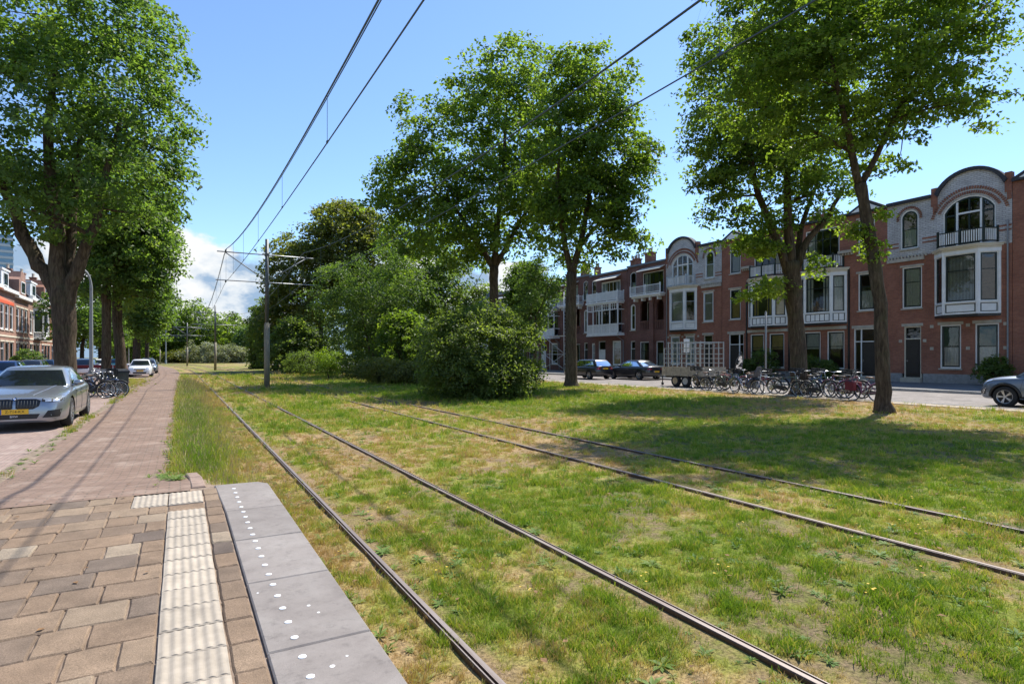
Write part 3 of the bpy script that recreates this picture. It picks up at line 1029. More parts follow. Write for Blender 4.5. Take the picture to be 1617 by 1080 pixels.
def make_tree(name, label, cat, trunk, ells, limbs=(), n_clumps=400, per=70, clump_r=0.75, leaf=0.2, aspect=0.62, leafm='leaf', barkm='bark',
              seed=1, group=None, flat=0.55, shell=0.5, sprouts=(), n_twigs=90, lumps=0.28, sink=0.1):
    """trunk: [(x, y, z, r), ...] world points up to the fork; ells: [(centre, radii)]; limbs: [[(x, y, z, r), ...], ...]"""
    base = Vector(trunk[0][:3])
    rnd = random.Random(seed)
    root = empty(name, base, 0, label, cat, group)
    rel = lambda p: Vector(p[:3]) - base
    cs, pts, nrm, tint = crown_points([(np.array(c) - np.array(base), rad) for c, rad in ells], n_clumps, per, clump_r, seed, flat, shell, lumps)
    for (sp, srad, cnt) in sprouts:
        c2, p2, n2, t2 = crown_points([(np.array(sp) - np.array(base), srad)], int(cnt * 1.5), per // 4, clump_r * 0.55, seed + 5, flat, 0.1, 0.5)
        pts, nrm, tint = np.concatenate([pts, p2]), np.concatenate([nrm, n2]), np.concatenate([tint, np.clip(t2 + 0.42, 0, 1)])
    keep = pts[:, 2] > 0.02
    pts, nrm, tint = pts[keep], nrm[keep], tint[keep]
    link('crown', leaves_mesh('crown', pts, nrm, leaf, aspect, M[leafm], seed, tint), root)
    tk = MB()
    tp = [rel(p) for p in trunk]
    tr = [p[3] for p in trunk]
    p2, r2 = [tp[0] + Vector((0, 0, -sink)), tp[0] + Vector((0, 0, 0.12))], [tr[0] * 1.45, tr[0] * 1.18]
    for i in range(len(tp) - 1):
        for k in range(1, 4):
            t = k / 3
            wob = Vector((rnd.uniform(-1, 1), rnd.uniform(-1, 1), 0)) * tr[i] * 0.12
            p2.append(tp[i].lerp(tp[i + 1], t) + (wob if k < 3 else Vector()))
            r2.append((tr[i] * (1 - t) + tr[i + 1] * t) * rnd.uniform(0.95, 1.06))
    tk.tube(p2, r2, 14)
    nodes = []
    for L in limbs:
        lp = [rel(p) for p in L]
        lr = [p[3] for p in L]
        q, qr = [], []
        for i in range(len(lp) - 1):
            for k in range(3):
                t = k / 3
                q.append(lp[i].lerp(lp[i + 1], t) + Vector((rnd.uniform(-1, 1), rnd.uniform(-1, 1), rnd.uniform(-1, 1))) * lr[i] * 0.25 * (k > 0))
                qr.append(lr[i] * (1 - t) + lr[i + 1] * t)
        q.append(lp[-1]); qr.append(lr[-1])
        tk.tube(q, qr, 9)
        nodes += [(a, b) for a, b in zip(q, qr)]
    if not nodes:
        nodes = [(tp[-1], tr[-1])]
    top, rtop = tp[-1], tr[-1]
    # secondary boughs towards far clumps, then twigs from the nearest bough to the clumps
    far = sorted(range(len(cs)), key=lambda i: -(Vector(cs[i]) - top).length)
    pick = [far[int(rnd.random() ** 1.3 * len(far))] for _ in range(max(5, n_twigs // 6))]
    for j, i in enumerate(pick):
        c = Vector(cs[i])
        n0 = min(nodes, key=lambda q: (q[0] - c).length + max(0, q[0].z - c.z) * 1.5)
        rr = max(0.03, n0[1] * 0.5)
        q = curve_pts(n0[0], c, 0.10, 6, seed * 100 + j)
        rs = [rr * (1 - 0.85 * k / 6) for k in range(7)]
        tk.tube(q, rs, 6, caps=False)
        nodes += [(a, b) for a, b in zip(q[2:], rs[2:])]
    for j in range(n_twigs):
        c = Vector(cs[rnd.randrange(len(cs))])
        n0 = min(nodes, key=lambda q: (q[0] - c).length)
        if (n0[0] - c).length > 4:
            continue
        q = curve_pts(n0[0], c, 0.06, 4, seed * 999 + j)
        r0 = min(n0[1] * 0.6, 0.035)
        tk.tube(q, [r0, r0 * .8, r0 * .6, r0 * .4, r0 * .2], 4, caps=False)
    tk.build('trunk', M[barkm], root, True, recalc=False)
    return root


def make_shrub(name, label, cat, base, ells, n_clumps, per, clump_r, leaf, leafm, seed, group=None, stems=6, stem_r=0.04, flat=0.7, aspect=0.55, shell=0.35, lumps=0.3, stem_h=0.6):
    base = Vector(base)
    root = empty(name, base, 0, label, cat, group)
    rnd = random.Random(seed)
    cs, pts, nrm, tint = crown_points([(np.array(c), rad) for c, rad in ells], n_clumps, per, clump_r, seed, flat, shell, lumps)
    keep = pts[:, 2] > 0.03
    link('foliage', leaves_mesh('foliage', pts[keep], nrm[keep], leaf, aspect, M[leafm], seed, tint[keep]), root)
    st = MB()
    c0, rad0 = ells[0]
    for i in range(stems):
        a = 2 * math.pi * i / stems + rnd.uniform(-.4, .4)
        p0 = (math.cos(a) * rad0[0] * 0.15, math.sin(a) * rad0[1] * 0.15, -0.05)
        q = cs[rnd.randrange(len(cs))]
        st.tube(curve_pts(p0, (q[0] * .7, q[1] * .7, c0[2] + rad0[2] * stem_h * rnd.uniform(.3, 1)), 0.1, 5, seed * 7 + i), [stem_r * f for f in (1, .85, .7, .55, .4, .2)], 6)
    st.build('stem', M['bark_dark'], root, True, recalc=False)
    return root


def E(px, py, fwd, rx, rz, ry=None):
    """ellipsoid of the crown round the surveyed point; radii given in photo pixels at that distance"""
    s = fwd / FPX
    return (P(px, py, fwd), (rx * s, (ry or rx) * s, rz * s))


def T(px, py, fwd, r):
    p = P(px, py, fwd)
    return (p.x, p.y, p.z, r)


def G(px, X, z=0.0):
    """point on the ground with side offset X seen at column px"""
    return (X, YX(px, X), z)


# --- big street tree on the parking lane beside the silver car
f = 21.0
make_tree('street_tree', 'huge street tree with three thick limbs behind the silver car', 'tree',
          [(*P(104, 615, f)[:2], 0.0, 0.37), T(103, 560, f, 0.335), T(101, 500, f, 0.345), T(100, 462, f, 0.36), T(100, 440, f, 0.27)],
          [E(100, 200, f, 195, 190, 185), E(190, 120, f, 110, 160), E(195, 260, f, 108, 110), E(20, 150, f, 150, 200), E(80, -40, f, 180, 190), E(30, 320, f, 90, 70)],
          [[T(101, 492, f, .27), T(84, 450, f, .26), T(60, 420, f, .24), T(34, 370, f, .21), T(18, 320, f, .17), T(-20, 240, f - .5, .1)],
           [T(99, 480, f, .30), T(92, 390, f, .25), T(80, 300, f, .2), T(75, 200, f, .14), T(90, 90, f, .08)],
           [T(102, 490, f, .27), T(113, 445, f, .24), T(128, 410, f, .2), T(152, 355, f, .15), T(165, 280, f + .4, .12), T(190, 190, f + .6, .07)],
           [T(101, 480, f, .25), T(112, 380, f + .5, .18), T(120, 280, f + .8, .13), T(135, 160, f + 1, .07)]],
          780, 66, 0.62, 0.17, 0.62, 'leaf_left', 'bark', 3, 'street trees along the parking lane', n_twigs=200, shell=0.55)
# --- the next ones along the lane
f = 35.0
make_tree('street_tree', 'street tree with pale limb standing behind the dark bin', 'tree',
          [(*P(166, 600, f)[:2], 0.0, 0.25), T(168, 540, f, .235), T(168, 480, f, .24), T(168, 455, f, .27)],
          [E(180, 420, f, 62, 70), E(165, 330, f, 85, 95), E(215, 370, f, 62, 60)],
          [[T(168, 455, f, .22), T(166, 410, f, .17), T(160, 350, f, .1)], [T(168, 455, f, .2), T(185, 410, f, .14), T(205, 370, f, .07)], [T(168, 455, f, .15), T(150, 400, f, .1), T(140, 350, f, .05)]],
          330, 60, 0.8, 0.23, 0.62, 'leaf_left', 'bark', 5, 'street trees along the parking lane', n_twigs=80)
f = 37.0
make_tree('street_tree', 'leaning moss grown street tree right beside the dark bin', 'tree',
          [(*P(193, 605, f)[:2], 0.0, 0.33), T(191, 570, f, .30), T(185, 510, f, .27), T(184, 470, f, .28)],
          [E(205, 400, f, 75, 80), E(235, 440, f, 45, 60), E(240, 350, f, 42, 60), E(190, 330, f, 80, 90)],
          [[T(184, 470, f, .22), T(180, 420, f, .16), T(190, 350, f, .09)], [T(184, 470, f, .2), T(205, 430, f, .13), T(235, 380, f, .07)]],
          380, 60, 0.8, 0.23, 0.62, 'leaf_left', 'bark', 6, 'street trees along the parking lane', n_twigs=80)
for i, (px, fw_, h, rw, lab) in enumerate(((217, 54, 520, 36, 'street tree beyond the white parked car with low bright leaves'),
                                           (232, 78, 512, 26, 'farther street tree at the bend of the brick path'),
                                           (212, 100, 505, 24, 'distant street tree behind the parked cars at the bend'))):
    make_tree('street_tree', lab, 'tree', [(*P(px, 575, fw_)[:2], 0.0, .28), T(px, 545, fw_, .24), T(px, h, fw_, .22)],
              [E(px + 10, h - 45, fw_, rw * 1.15, 50), E(px + 22, h - 12, fw_, rw * .8, 32), E(px, h - 90, fw_, rw, 45)], [],
              200, 50, 0.95, 0.30, 0.65, 'leaf_left', 'bark_dark', 30 + i, 'street trees along the parking lane', n_twigs=40)
# trees on the far side of the left street
for i, (X, Y, h, lab) in enumerate(((-9.2, 78, 11, 'dense green tree before the sunlit houses, seen past the lamp post'), (-9.6, 98, 12, 'green tree on the far side of the brick street'),
                                    (-11, 122, 13, 'farthest tree along the far side of the brick street'))):
    make_tree('far_street_tree', lab, 'tree', [(X, Y, 0.05, .22), (X, Y, 2.6, .18), (X + .1, Y, 3.6, .16)],
              [((X, Y, h * .58), (3.6, 3.6, h * .36)), ((X + 1.5, Y - 1, h * .42), (2.4, 2.4, 2.2))], [], 170, 46, 1.0, 0.34, 0.65, 'leaf_left', 'bark_dark', 50 + i, 'trees across the left street', n_twigs=30)

# --- lawn trees on the right
f = 17.9
make_tree('lawn_tree', 'leaning elm on the lawn with leafy sprouts up its trunk', 'tree',
          [(*P(1396, 652, f)[:2], -0.02, .245), T(1394, 600, f, .20), T(1391, 480, f, .185), T(1378, 400, f, .17), T(1364, 320, f, .155), T(1358, 290, f, .17)],
          [E(1330, 150, f, 205, 120, 120), E(1200, 130, f, 135, 110, 85), E(1230, 30, f, 155, 95, 95), E(1400, 60, f, 190, 130, 120), E(1510, 140, f, 80, 80, 60), E(1520, 30, f, 115, 60, 80), E(1370, -55, f, 215, 95, 110), E(1390, 225, f, 70, 30, 50)],
          [[T(1356, 290, f, .12), T(1345, 240, f, .10), T(1330, 170, f - .4, .075), T(1310, 80, f - .6, .05)],
           [T(1360, 290, f, .10), T(1385, 245, f, .085), T(1410, 190, f + .3, .065), T(1450, 110, f + .5, .04)],
           [T(1345, 240, f, .07), T(1300, 215, f + .4, .06), T(1250, 190, f + .8, .045), T(1190, 160, f + 1.1, .03)],
           [T(1408, 195, f + .3, .06), T(1470, 160, f + 1, .045), T(1530, 140, f + 1.5, .025)]],
          800, 62, 0.55, 0.15, 0.6, 'leaf', 'bark', 8, 'elms on the lawn', n_twigs=190, shell=0.3, flat=0.42, lumps=0.42,
          sprouts=((P(1378, 395, f - .1), (.32, .32, .5), 12), (P(1352, 365, f - .1), (.4, .3, .3), 12), (P(1392, 340, f - .1), (.35, .3, .2), 6)))
f = 26.6
make_tree('lawn_tree', 'thick trunked elm among the bicycles with drooping low leaves', 'tree',
          [(*P(1264, 622, f)[:2], -0.02, .42), T(1261, 590, f, .36), T(1256, 500, f, .34), T(1251, 440, f, .36), T(1248, 415, f, .36)],
          [E(1190, 290, f, 120, 90, 80), E(1240, 190, f, 135, 110, 90), E(1160, 180, f, 105, 120, 75), E(1300, 280, f, 78, 80, 60), E(1130, 250, f, 58, 70, 45), E(1210, 90, f, 120, 80, 90), E(1180, 365, f, 55, 40, 45)],
          [[T(1244, 430, f, .21), T(1222, 370, f, .17), T(1198, 310, f, .14), T(1180, 230, f - .5, .09), T(1165, 150, f - .6, .05)],
           [T(1248, 425, f, .24), T(1244, 350, f, .19), T(1242, 260, f, .14), T(1235, 170, f, .08)],
           [T(1254, 430, f, .2), T(1275, 380, f, .15), T(1310, 340, f, .11), T(1335, 290, f + .3, .06)],
           [T(1252, 430, f, .17), T(1265, 360, f + .6, .12), T(1290, 290, f + 1, .07)]],
          560, 62, 0.7, 0.19, 0.62, 'leaf', 'bark', 9, 'elms on the lawn', n_twigs=140, shell=0.4, flat=0.5, lumps=0.4,
          sprouts=((P(1205, 395, f - .3), (1.0, .7, .35), 26), (P(1215, 455, f - .3), (1.0, .7, .5), 30), (P(1180, 470, f - .3), (.4, .4, .2), 8), (P(1290, 420, f - .3), (.5, .5, .6), 16)))
f = 33.6
make_tree('lawn_tree', 'straight slim elm on the lawn in front of the dark cars', 'tree',
          [(*P(902, 611, f)[:2], -0.02, .38), T(902, 585, f, .33), T(902, 500, f, .31), T(903, 430, f, .30)],
          [E(925, 170, f, 82, 85), E(965, 260, f, 72, 90), E(890, 260, f, 78, 100), E(925, 340, f, 75, 80), E(1000, 290, f, 36, 50), E(985, 370, f, 42, 40), E(900, 110, f, 48, 34)],
          [[T(903, 435, f, .22), T(918, 380, f, .17), T(930, 310, f, .12), T(945, 230, f, .07)],
           [T(903, 435, f, .2), T(890, 370, f, .15), T(880, 290, f, .1), T(885, 200, f, .06)],
           [T(918, 385, f, .12), T(950, 350, f, .09), T(985, 310, f + .4, .05)]],
          540, 60, 0.85, 0.24, 0.62, 'leaf', 'bark', 12, 'elms on the lawn', n_twigs=130, shell=0.4, flat=0.5, lumps=0.36)
f = 41.5
make_tree('lawn_tree', 'tallest broad elm rising behind the big round bush', 'tree',
          [(*P(782, 600, f)[:2], -0.02, .42), T(781, 540, f, .34), T(780, 450, f, .31), T(780, 420, f, .32)],
          [E(800, 165, f, 85, 95), E(740, 230, f, 105, 100), E(680, 290, f, 85, 75), E(790, 330, f, 110, 80), E(620, 300, f, 48, 42), E(850, 300, f, 75, 90), E(810, 100, f, 45, 42), E(700, 370, f, 100, 55)],
          [[T(780, 425, f, .24), T(785, 360, f, .2), T(795, 270, f, .14), T(800, 170, f, .07)],
           [T(780, 425, f, .22), T(755, 385, f, .17), T(720, 330, f, .12), T(670, 290, f, .06)],
           [T(780, 425, f, .2), T(810, 370, f, .15), T(845, 310, f, .09)]],
          680, 60, 1.0, 0.29, 0.62, 'leaf', 'bark', 13, 'elms on the lawn', n_twigs=150, shell=0.42, flat=0.5, lumps=0.36)
# neighbour whose boughs reach in at the upper corner of the view
make_tree('lawn_tree', 'elm beyond the view whose boughs hang into the upper corner', 'tree',
          [(19.3, 1.5, 0, .3), (19.3, 1.5, 3, .25), (19.2, 1.7, 7, .22)],
          [((18.6, 4.2, 13.2), (3.6, 4.2, 2.3)), ((19, 1.5, 12), (4.5, 4, 4))],
          [[(19.2, 1.7, 7, .18), (19, 3, 10, .12), (18.6, 5.5, 12.5, .06)]],
          300, 60, 0.6, 0.16, 0.6, 'leaf', 'bark', 14, 'elms on the lawn', n_twigs=60, shell=0.3, flat=0.45)
# young tree in front of the scaffolded house
f = 45.0
make_tree('young_tree', 'young pale leaved tree in front of the scaffolded house', 'tree',
          [(*P(846, 600, f)[:2], 0, .12), T(846, 540, f, .09), T(846, 500, f, .08)],
          [E(848, 460, f, 40, 50), E(835, 510, f, 30, 40), E(862, 430, f, 34, 35)], [], 130, 46, 0.75, 0.22, 0.6, 'leaf_pale', 'bark', 16, n_twigs=40)

# --- shrubs and the planted belt in the middle
c_ = P(757, 628, 24.2); c_.z = -0.02
make_shrub('round_bush', 'big dark round bush on the lawn beside the second track', 'bush', c_,
           [((0, 0, 1.75), (2.75, 2.4, 2.0)), ((-.15, .2, 2.2), (2.1, 2.0, 1.85)), ((0, 0, .85), (2.8, 2.5, 1.1))], 900, 60, 0.36, 0.12, 'leaf_bush', 17, stems=9, shell=0.6, lumps=0.13)
c_ = P(520, 600, 43); c_.z = -0.02
make_shrub('lime_sapling', 'small bright lime green sapling at the edge of the trees', 'sapling', c_, [((0, 0, 1.5), (.85, .85, .85)), ((.1, 0, .9), (.5, .5, .6))], 70, 40, 0.35, 0.13, 'leaf_lime', 18, stems=3, stem_r=.03)
for i, (px, fw_, rx, rz, lm, lab) in enumerate(((600, 37, 1.6, .9, 'leaf_yellow', 'low yellowish shrub left of the big dark bush'), (640, 36, 1.3, .8, 'leaf_yellow', 'low shrub tucked against the big dark bush'),
                                               (560, 46, 1.7, 1.1, 'leaf_dark', 'dark low shrub behind the lime green sapling'), (480, 56, 2.2, 1.3, 'leaf_dark', 'dark spreading shrub behind the catenary pole'),
                                               (650, 44, 2.4, 2.0, 'leaf', 'tall leafy shrub under the broad elm'), (700, 40, 2.3, 2.2, 'leaf_dark', 'dark shrub touching the back of the round bush'))):
    c_ = P(px, 600, fw_); c_.z = -0.02
    make_shrub('shrub', lab, 'shrub', c_, [((0, 0, rz * .9), (rx, rx, rz)), ((rx * .5, 0, rz * .6), (rx * .7, rx * .7, rz * .7))], 150, 42, .4, .15, lm, 60 + i, 'shrubs below the tree belt')
# belt trees
f = 50
make_tree('acacia', 'light green feathery tree with two thin stems behind the lime sapling', 'tree',
          [(*P(590, 598, f)[:2], 0, .14), T(589, 560, f, .1), T(586, 520, f, .09)],
          [E(570, 490, f, 72, 55), E(545, 455, f, 60, 50), E(610, 450, f, 68, 60), E(600, 540, f, 60, 38), E(650, 500, f, 50, 60)],
          [[T(582, 598, f, .1), T(583, 550, f, .08), T(570, 490, f, .05)]], 400, 52, 0.9, 0.26, 0.4, 'leaf_pale', 'bark', 19, n_twigs=60, lumps=.4)
f = 72
make_tree('chestnut', 'massive chestnut with browning sunlit crown behind the pole', 'tree',
          [(*P(505, 590, f)[:2], 0, .5), T(505, 550, f, .42), T(505, 490, f, .36)],
          [E(545, 400, f, 72, 80), E(490, 440, f, 70, 80), E(450, 500, f, 40, 62), E(560, 360, f, 45, 42), E(600, 430, f, 60, 90), E(520, 350, f, 34, 30)], [],
          800, 52, 1.25, 0.42, 0.62, 'leaf_bronze', 'bark_dark', 20, n_twigs=60, shell=.55)
for i, (px, fw_, cy, rx, rz, lm, lab) in enumerate(((435, 74, 530, 40, 60, 'leaf_dark', 'dark dense tree directly behind the catenary pole'), (408, 84, 540, 13, 55, 'leaf_dark', 'narrow dark conifer at the end of the belt'),
                                                    (470, 62, 545, 38, 45, 'leaf_dark', 'dark low tree beneath the massive chestnut'), (660, 58, 440, 70, 105, 'leaf', 'mid green tree filling the belt behind the broad elm'),
                                                    (720, 54, 480, 60, 90, 'leaf_dark', 'dark tree in the belt behind the round bush'), (600, 64, 520, 60, 60, 'leaf_dark', 'deep shaded tree behind the light green feathery tree'),
                                                    (830, 62, 470, 32, 60, 'leaf', 'green tree between the slim elm and the round bush'), (530, 86, 535, 60, 52, 'leaf_dark', 'dark tree deep in the belt behind the acacia'), (470, 92, 545, 50, 46, 'leaf_dark', 'dark tree deep in the belt behind the chestnut'), (700, 80, 530, 70, 55, 'leaf_dark', 'dark tree deep in the belt behind the round bush'), (620, 78, 545, 55, 45, 'leaf_dark', 'low dark tree deepest in the middle of the belt'), (640, 46, 540, 40, 45, 'leaf', 'bushy tree with bright tips behind the yellowish shrub'))):
    make_tree('belt_tree', lab, 'tree', [(*P(px, 590, fw_)[:2], 0, .22), T(px, 570, fw_, .18), T(px, min(560, cy + rz * .5), fw_, .16)],
              [E(px, cy, fw_, rx, rz), E(px + rx * .35, cy + rz * .35, fw_, rx * .7, rz * .55), E(px - rx * .3, cy - rz * .3, fw_, rx * .7, rz * .7)], [],
              260, 48, 0.95, 0.30, 0.6, lm, 'bark_dark', 80 + i, 'trees of the planted belt', n_twigs=30, shell=.5)
# trees closing the view beyond the bend
for i, (px, fw_, cy, rx, rz, lm, lab) in enumerate(((205, 170, 530, 40, 45, 'leaf', 'distant tree behind the farthest parked cars'), (262, 185, 522, 44, 46, 'leaf', 'distant broad tree left of the farthest poles'),
                                                    (310, 190, 515, 46, 40, 'leaf', 'distant tall tree at the end of the tram line'), (362, 200, 530, 36, 34, 'leaf', 'distant tree just left of the catenary pole'),
                                                    (398, 185, 540, 24, 26, 'leaf_pale', 'distant pale tree beside the narrow conifer'), (240, 205, 545, 50, 30, 'leaf_dark', 'distant dark tree low on the horizon'),
                                                    (300, 205, 548, 60, 26, 'leaf_dark', 'distant dark hedge like tree behind the pale shrub'), (375, 215, 552, 60, 24, 'leaf_dark', 'distant dark tree closing the gap'))):
    make_tree('distant_tree', lab, 'tree', [(*P(px, 572, fw_)[:2], 0, .4), T(px, 566, fw_, .35), T(px, 555, fw_, .3)],
              [E(px, cy, fw_, rx, rz), E(px + rx * .5, cy + 12, fw_, rx * .6, rz * .6), E(px - rx * .5, cy + 8, fw_, rx * .6, rz * .7)], [],
              220, 42, 2.2, 0.75, 0.65, lm, 'bark_dark', 120 + i, 'trees closing the far view', n_twigs=16)
for i, (px, fw_, rx, rz, lm, lab) in enumerate(((335, 165, 8, 5.5, 'leaf_silver', 'distant shrub covered with pale blossom'), (372, 170, 4, 4.0, 'leaf_silver', 'smaller pale blossoming shrub near the conifer'),
                                               (285, 168, 4.2, 3.2, 'leaf_yellow', 'distant low yellow green shrub left of the pale blossom'))):
    c_ = P(px, 574, fw_); c_.z = -.1
    make_shrub('distant_shrub', lab, 'shrub', c_, [((0, 0, rz * .55), (rx, rx * .6, rz * .55))], 200, 40, 1.1, .5, lm, 150 + i, 'shrubs closing the far view')
# ---------------------------------------------------------------- houses
FX = 40.1                                      # the facade line of the red houses


def outline(x0, x1, z0, z1, rise=0.0, n=10):
    pts = [(x0, z0), (x1, z0), (x1, z1)]
    if rise > 0:
        w2, cx_ = (x1 - x0) / 2, (x0 + x1) / 2
        Rr = (w2 * w2 + rise * rise) / (2 * rise)
        a = math.asin(min(1, w2 / Rr)) if rise <= w2 else math.pi - math.asin(w2 / Rr)
        for i in range(1, n):
            t = a - 2 * a * i / n
            pts.append((cx_ + Rr * math.sin(t), z1 + rise - Rr + Rr * math.cos(t)))
    pts.append((x0, z1))
    return pts


def wall_front(mb, x0, x1, z0, z1, ops, depth=0.22, mi=0, y=0.0, mi_rev=None):
    """wall plane with real openings and reveals; ops: (x0, x1, z0, z1, rise)"""
    mr = mi if mi_rev is None else mi_rev
    xs = sorted({x0, x1, *[v for o in ops for v in o[:2]]})
    zs = sorted({z0, z1, *[v for o in ops for v in (o[2], o[3] + o[4])]})
    inside = lambda cx_, cz_: any(o[0] < cx_ < o[1] and o[2] < cz_ < o[3] + o[4] for o in ops)
    for a, b in zip(xs, xs[1:]):
        for c, d in zip(zs, zs[1:]):
            if not inside((a + b) / 2, (c + d) / 2):
                mb.add([(a, y, c), (b, y, c), (b, y, d), (a, y, d)], [(0, 1, 2, 3)], mi)
    for o in ops:
        ol = outline(*o)
        n = len(ol)
        mb.add([(p[0], y, p[1]) for p in ol] + [(p[0], y + depth, p[1]) for p in ol], [((i + 1) % n, i, n + i, n + (i + 1) % n) for i in range(n)], mr)
        if o[4] > 0:
            arc = ol[2:]
            top = o[3] + o[4]
            for p, q in zip(arc, arc[1:]):
                mb.add([(p[0], y, p[1]), (q[0], y, q[1]), (q[0], y, top), (p[0], y, top)], [(0, 1, 2, 3)], mi)


def inset(x0, x1, z0, z1, rise, t, n=10):
    if rise <= 0:
        return outline(x0 + t, x1 - t, z0 + t, z1 - t)
    k = max(0.01, rise * ((x1 - x0 - 2 * t) / (x1 - x0)))
    return outline(x0 + t, x1 - t, z0 + t, z1 + rise - t - k, k, n)


def window(root, x0, x1, z0, z1, rise=0.0, fm='white', sm='darkgreen', vb=(), hb=(), cur=None, F=None, ft=0.075, st=0.085, sill=True, y=0.05, cm='curtain', name='window', barw=0.04):
    mb = MB(); mb.M = F
    out, inn = outline(x0, x1, z0, z1, rise), inset(x0, x1, z0, z1, rise, ft)
    mb.ring(out, inn, y, y + 0.11)
    wo = mb.build(name, M[fm], root)
    a, b, c, d = x0 + ft, x1 - ft, z0 + ft, (z1 - ft if rise <= 0 else inn[2][1])
    r2 = 0 if rise <= 0 else max(p[1] for p in inn) - d
    s = MB(); s.M = F
    in2 = inset(a, b, c, d, r2, st)
    s.ring(outline(a, b, c, d, r2), in2, y + 0.02, y + 0.085)
    top = max(p[1] for p in in2)
    for v in vb:
        s.box(x0 + (x1 - x0) * v - barw / 2, x0 + (x1 - x0) * v + barw / 2, y + 0.022, y + 0.083, c + st, top - 0.01)
    for h in hb:
        s.box(a + st, b - st, y + 0.024, y + 0.081, c + (top - c) * h - barw / 2, c + (top - c) * h + barw / 2)
    s.build('sash', M[sm], wo)
    if rise > 0:
        p = MB(); p.M = F
        n = len(in2)
        p.add([(q[0], y + 0.06, q[1]) for q in in2], [tuple(range(n))])
        p.build('pane', M['glass'], wo, recalc=False)
    else:
        xs = [a + st] + [x0 + (x1 - x0) * v for v in vb] + [b - st]
        zs = [c + st] + [c + (top - c) * h for h in hb] + [top]
        for i in range(len(xs) - 1):
            for j in range(len(zs) - 1):
                p = MB(); p.M = F
                tw = random.uniform(-.004, .004)
                p.add([(xs[i], y + 0.06, zs[j]), (xs[i + 1], y + 0.06 + tw, zs[j]), (xs[i + 1], y + 0.06 + tw, zs[j + 1]), (xs[i], y + 0.06, zs[j + 1])], [(0, 1, 2, 3)])
                p.build('pane', M['glass'], wo, recalc=False)
    if cur:
        kind = cur
        zt = max(q[1] for q in in2)
        rng_ = {'full': [(a, b, c, zt)], 'low': [(a, b, c, c + (zt - c) * .55)], 'top': [(a, b, c + (zt - c) * .55, zt)], 'third': [(a, b, c + (zt - c) * .72, zt)],
                'sides': [(a, a + (b - a) * .28, c, zt), (b - (b - a) * .28, b, c, zt)], 'left': [(a, a + (b - a) * .3, c, zt)]}[kind]
        for (p0, p1, q0, q1) in rng_:
            cb = MB(); cb.M = F
            if rise > 0:
                q1 = min(q1, d + r2 * .55)
            n = max(3, int((p1 - p0) / .06))
            for i in range(n):
                u0, u1 = p0 + (p1 - p0) * i / n, p0 + (p1 - p0) * (i + 1) / n
                e0, e1 = (.015 if i % 2 else -.015), (-.015 if i % 2 else .015)
                cb.add([(u0, y + .115 + e0, q0), (u1, y + .115 + e1, q0), (u1, y + .115 + e1, q1), (u0, y + .115 + e0, q1)], [(0, 1, 2, 3)])
            cb.build('curtain', M[cm], wo, recalc=False)
    if sill:
        sl = MB(); sl.M = F
        sl.box(x0 - .06, x1 + .06, -.07, y + .02, z0 - .09, z0 - .002)
        sl.build('sill', M['stone'], wo)
    return wo


def door(root, x0, x1, z0, z1, dm='black', fm='white', trans=0.75, glass=False, y=0.1, side=None):
    fr = MB()
    zt = z1 - trans
    fr.ring(outline(x0, x1, z0, z1), outline(x0 + .07, x1 - .07, z0 + .02, z1 - .07), y - .04, y + .08)
    fr.box(x0 + .07, x1 - .07, y - .03, y + .07, zt - .06, zt)
    xl = x0 + .07
    if side:
        xl = x0 + (x1 - x0) * side
        fr.box(xl - .07, xl, y - .032, y + .068, z0 + .02, z1 - .07)
    do = fr.build('door', M[fm], root)
    lf = MB()
    lf.box(xl, x1 - .07, y, y + .05, z0 + .02, zt - .06)
    for (a, b) in ((.06, .42), (.50, .94)):
        h = zt - z0
        lf.box(xl + .12, x1 - .19, y - .012, y + .001, z0 + a * h, z0 + b * h)
    lf.build('door_leaf', M[dm], do)
    p = MB()
    p.add([(xl, y + .03, zt), (x1 - .07, y + .03, zt), (x1 - .07, y + .03, z1 - .07), (xl, y + .03, z1 - .07)], [(0, 1, 2, 3)])
    if side:
        p.add([(x0 + .07, y + .03, z0 + .5), (xl - .07, y + .03, z0 + .5), (xl - .07, y + .03, z1 - .07), (x0 + .07, y + .03, z1 - .07)], [(0, 1, 2, 3)])
    p.build('pane', M['glass'], do, recalc=False)
    hd = MB()
    hd.lathe([(0, -.06), (.03, -.055), (.03, -.03), (.012, -.02), (.012, 0)], 8, axis='Y', c=(xl + .1, y, z0 + 1.05))
    hd.build('handle', M['chrome'], do)
    if side:
        pn = MB()
        pn.box(x0 + .07, xl - .07, y, y + .04, z0 + .02, z0 + .5)
        pn.build('door_panel', M[dm], do)
    st = MB()
    st.box(x0 - .08, x1 + .08, -.30, y + .02, 0.0, z0)
    st.build('doorstep', M['stone'], root)
    return do


def shell(root, W, H, D=9.0, wallm='brick_dark', roofm='tar', roof_out=0.0):
    sh = MB()
    e = .003
    for x in (e, W - e):
        sh.add([(x, 0, 0), (x, D, 0), (x, D, H), (x, 0, H)], [(0, 1, 2, 3)])
    sh.add([(0, D, 0), (W, D, 0), (W, D, H), (0, D, H)], [(0, 1, 2, 3)])
    # floors keep the rooms from showing through to each other
    for z in (.25, 3.85, 7.65):
        if z < H:
            sh.add([(e, .25, z), (W - e, .25, z), (W - e, D - .1, z), (e, D - .1, z)], [(0, 1, 2, 3)])
    sh.add([(e, 3.2, 0), (W - e, 3.2, 0), (W - e, 3.2, H), (e, 3.2, H)], [(0, 1, 2, 3)])
    sh.build('wall', M[wallm], root, recalc=False)
    rf = MB()
    rf.box(.004, W - .004, .02, D, H, H + .12)
    return rf.build('roof', M[roofm], root)


def lintel(mb, x0, x1, z, h=.16, mi=0):
    mb.box(x0 - .12, x1 + .12, -.03, .04, z + .004, z + h, mi)


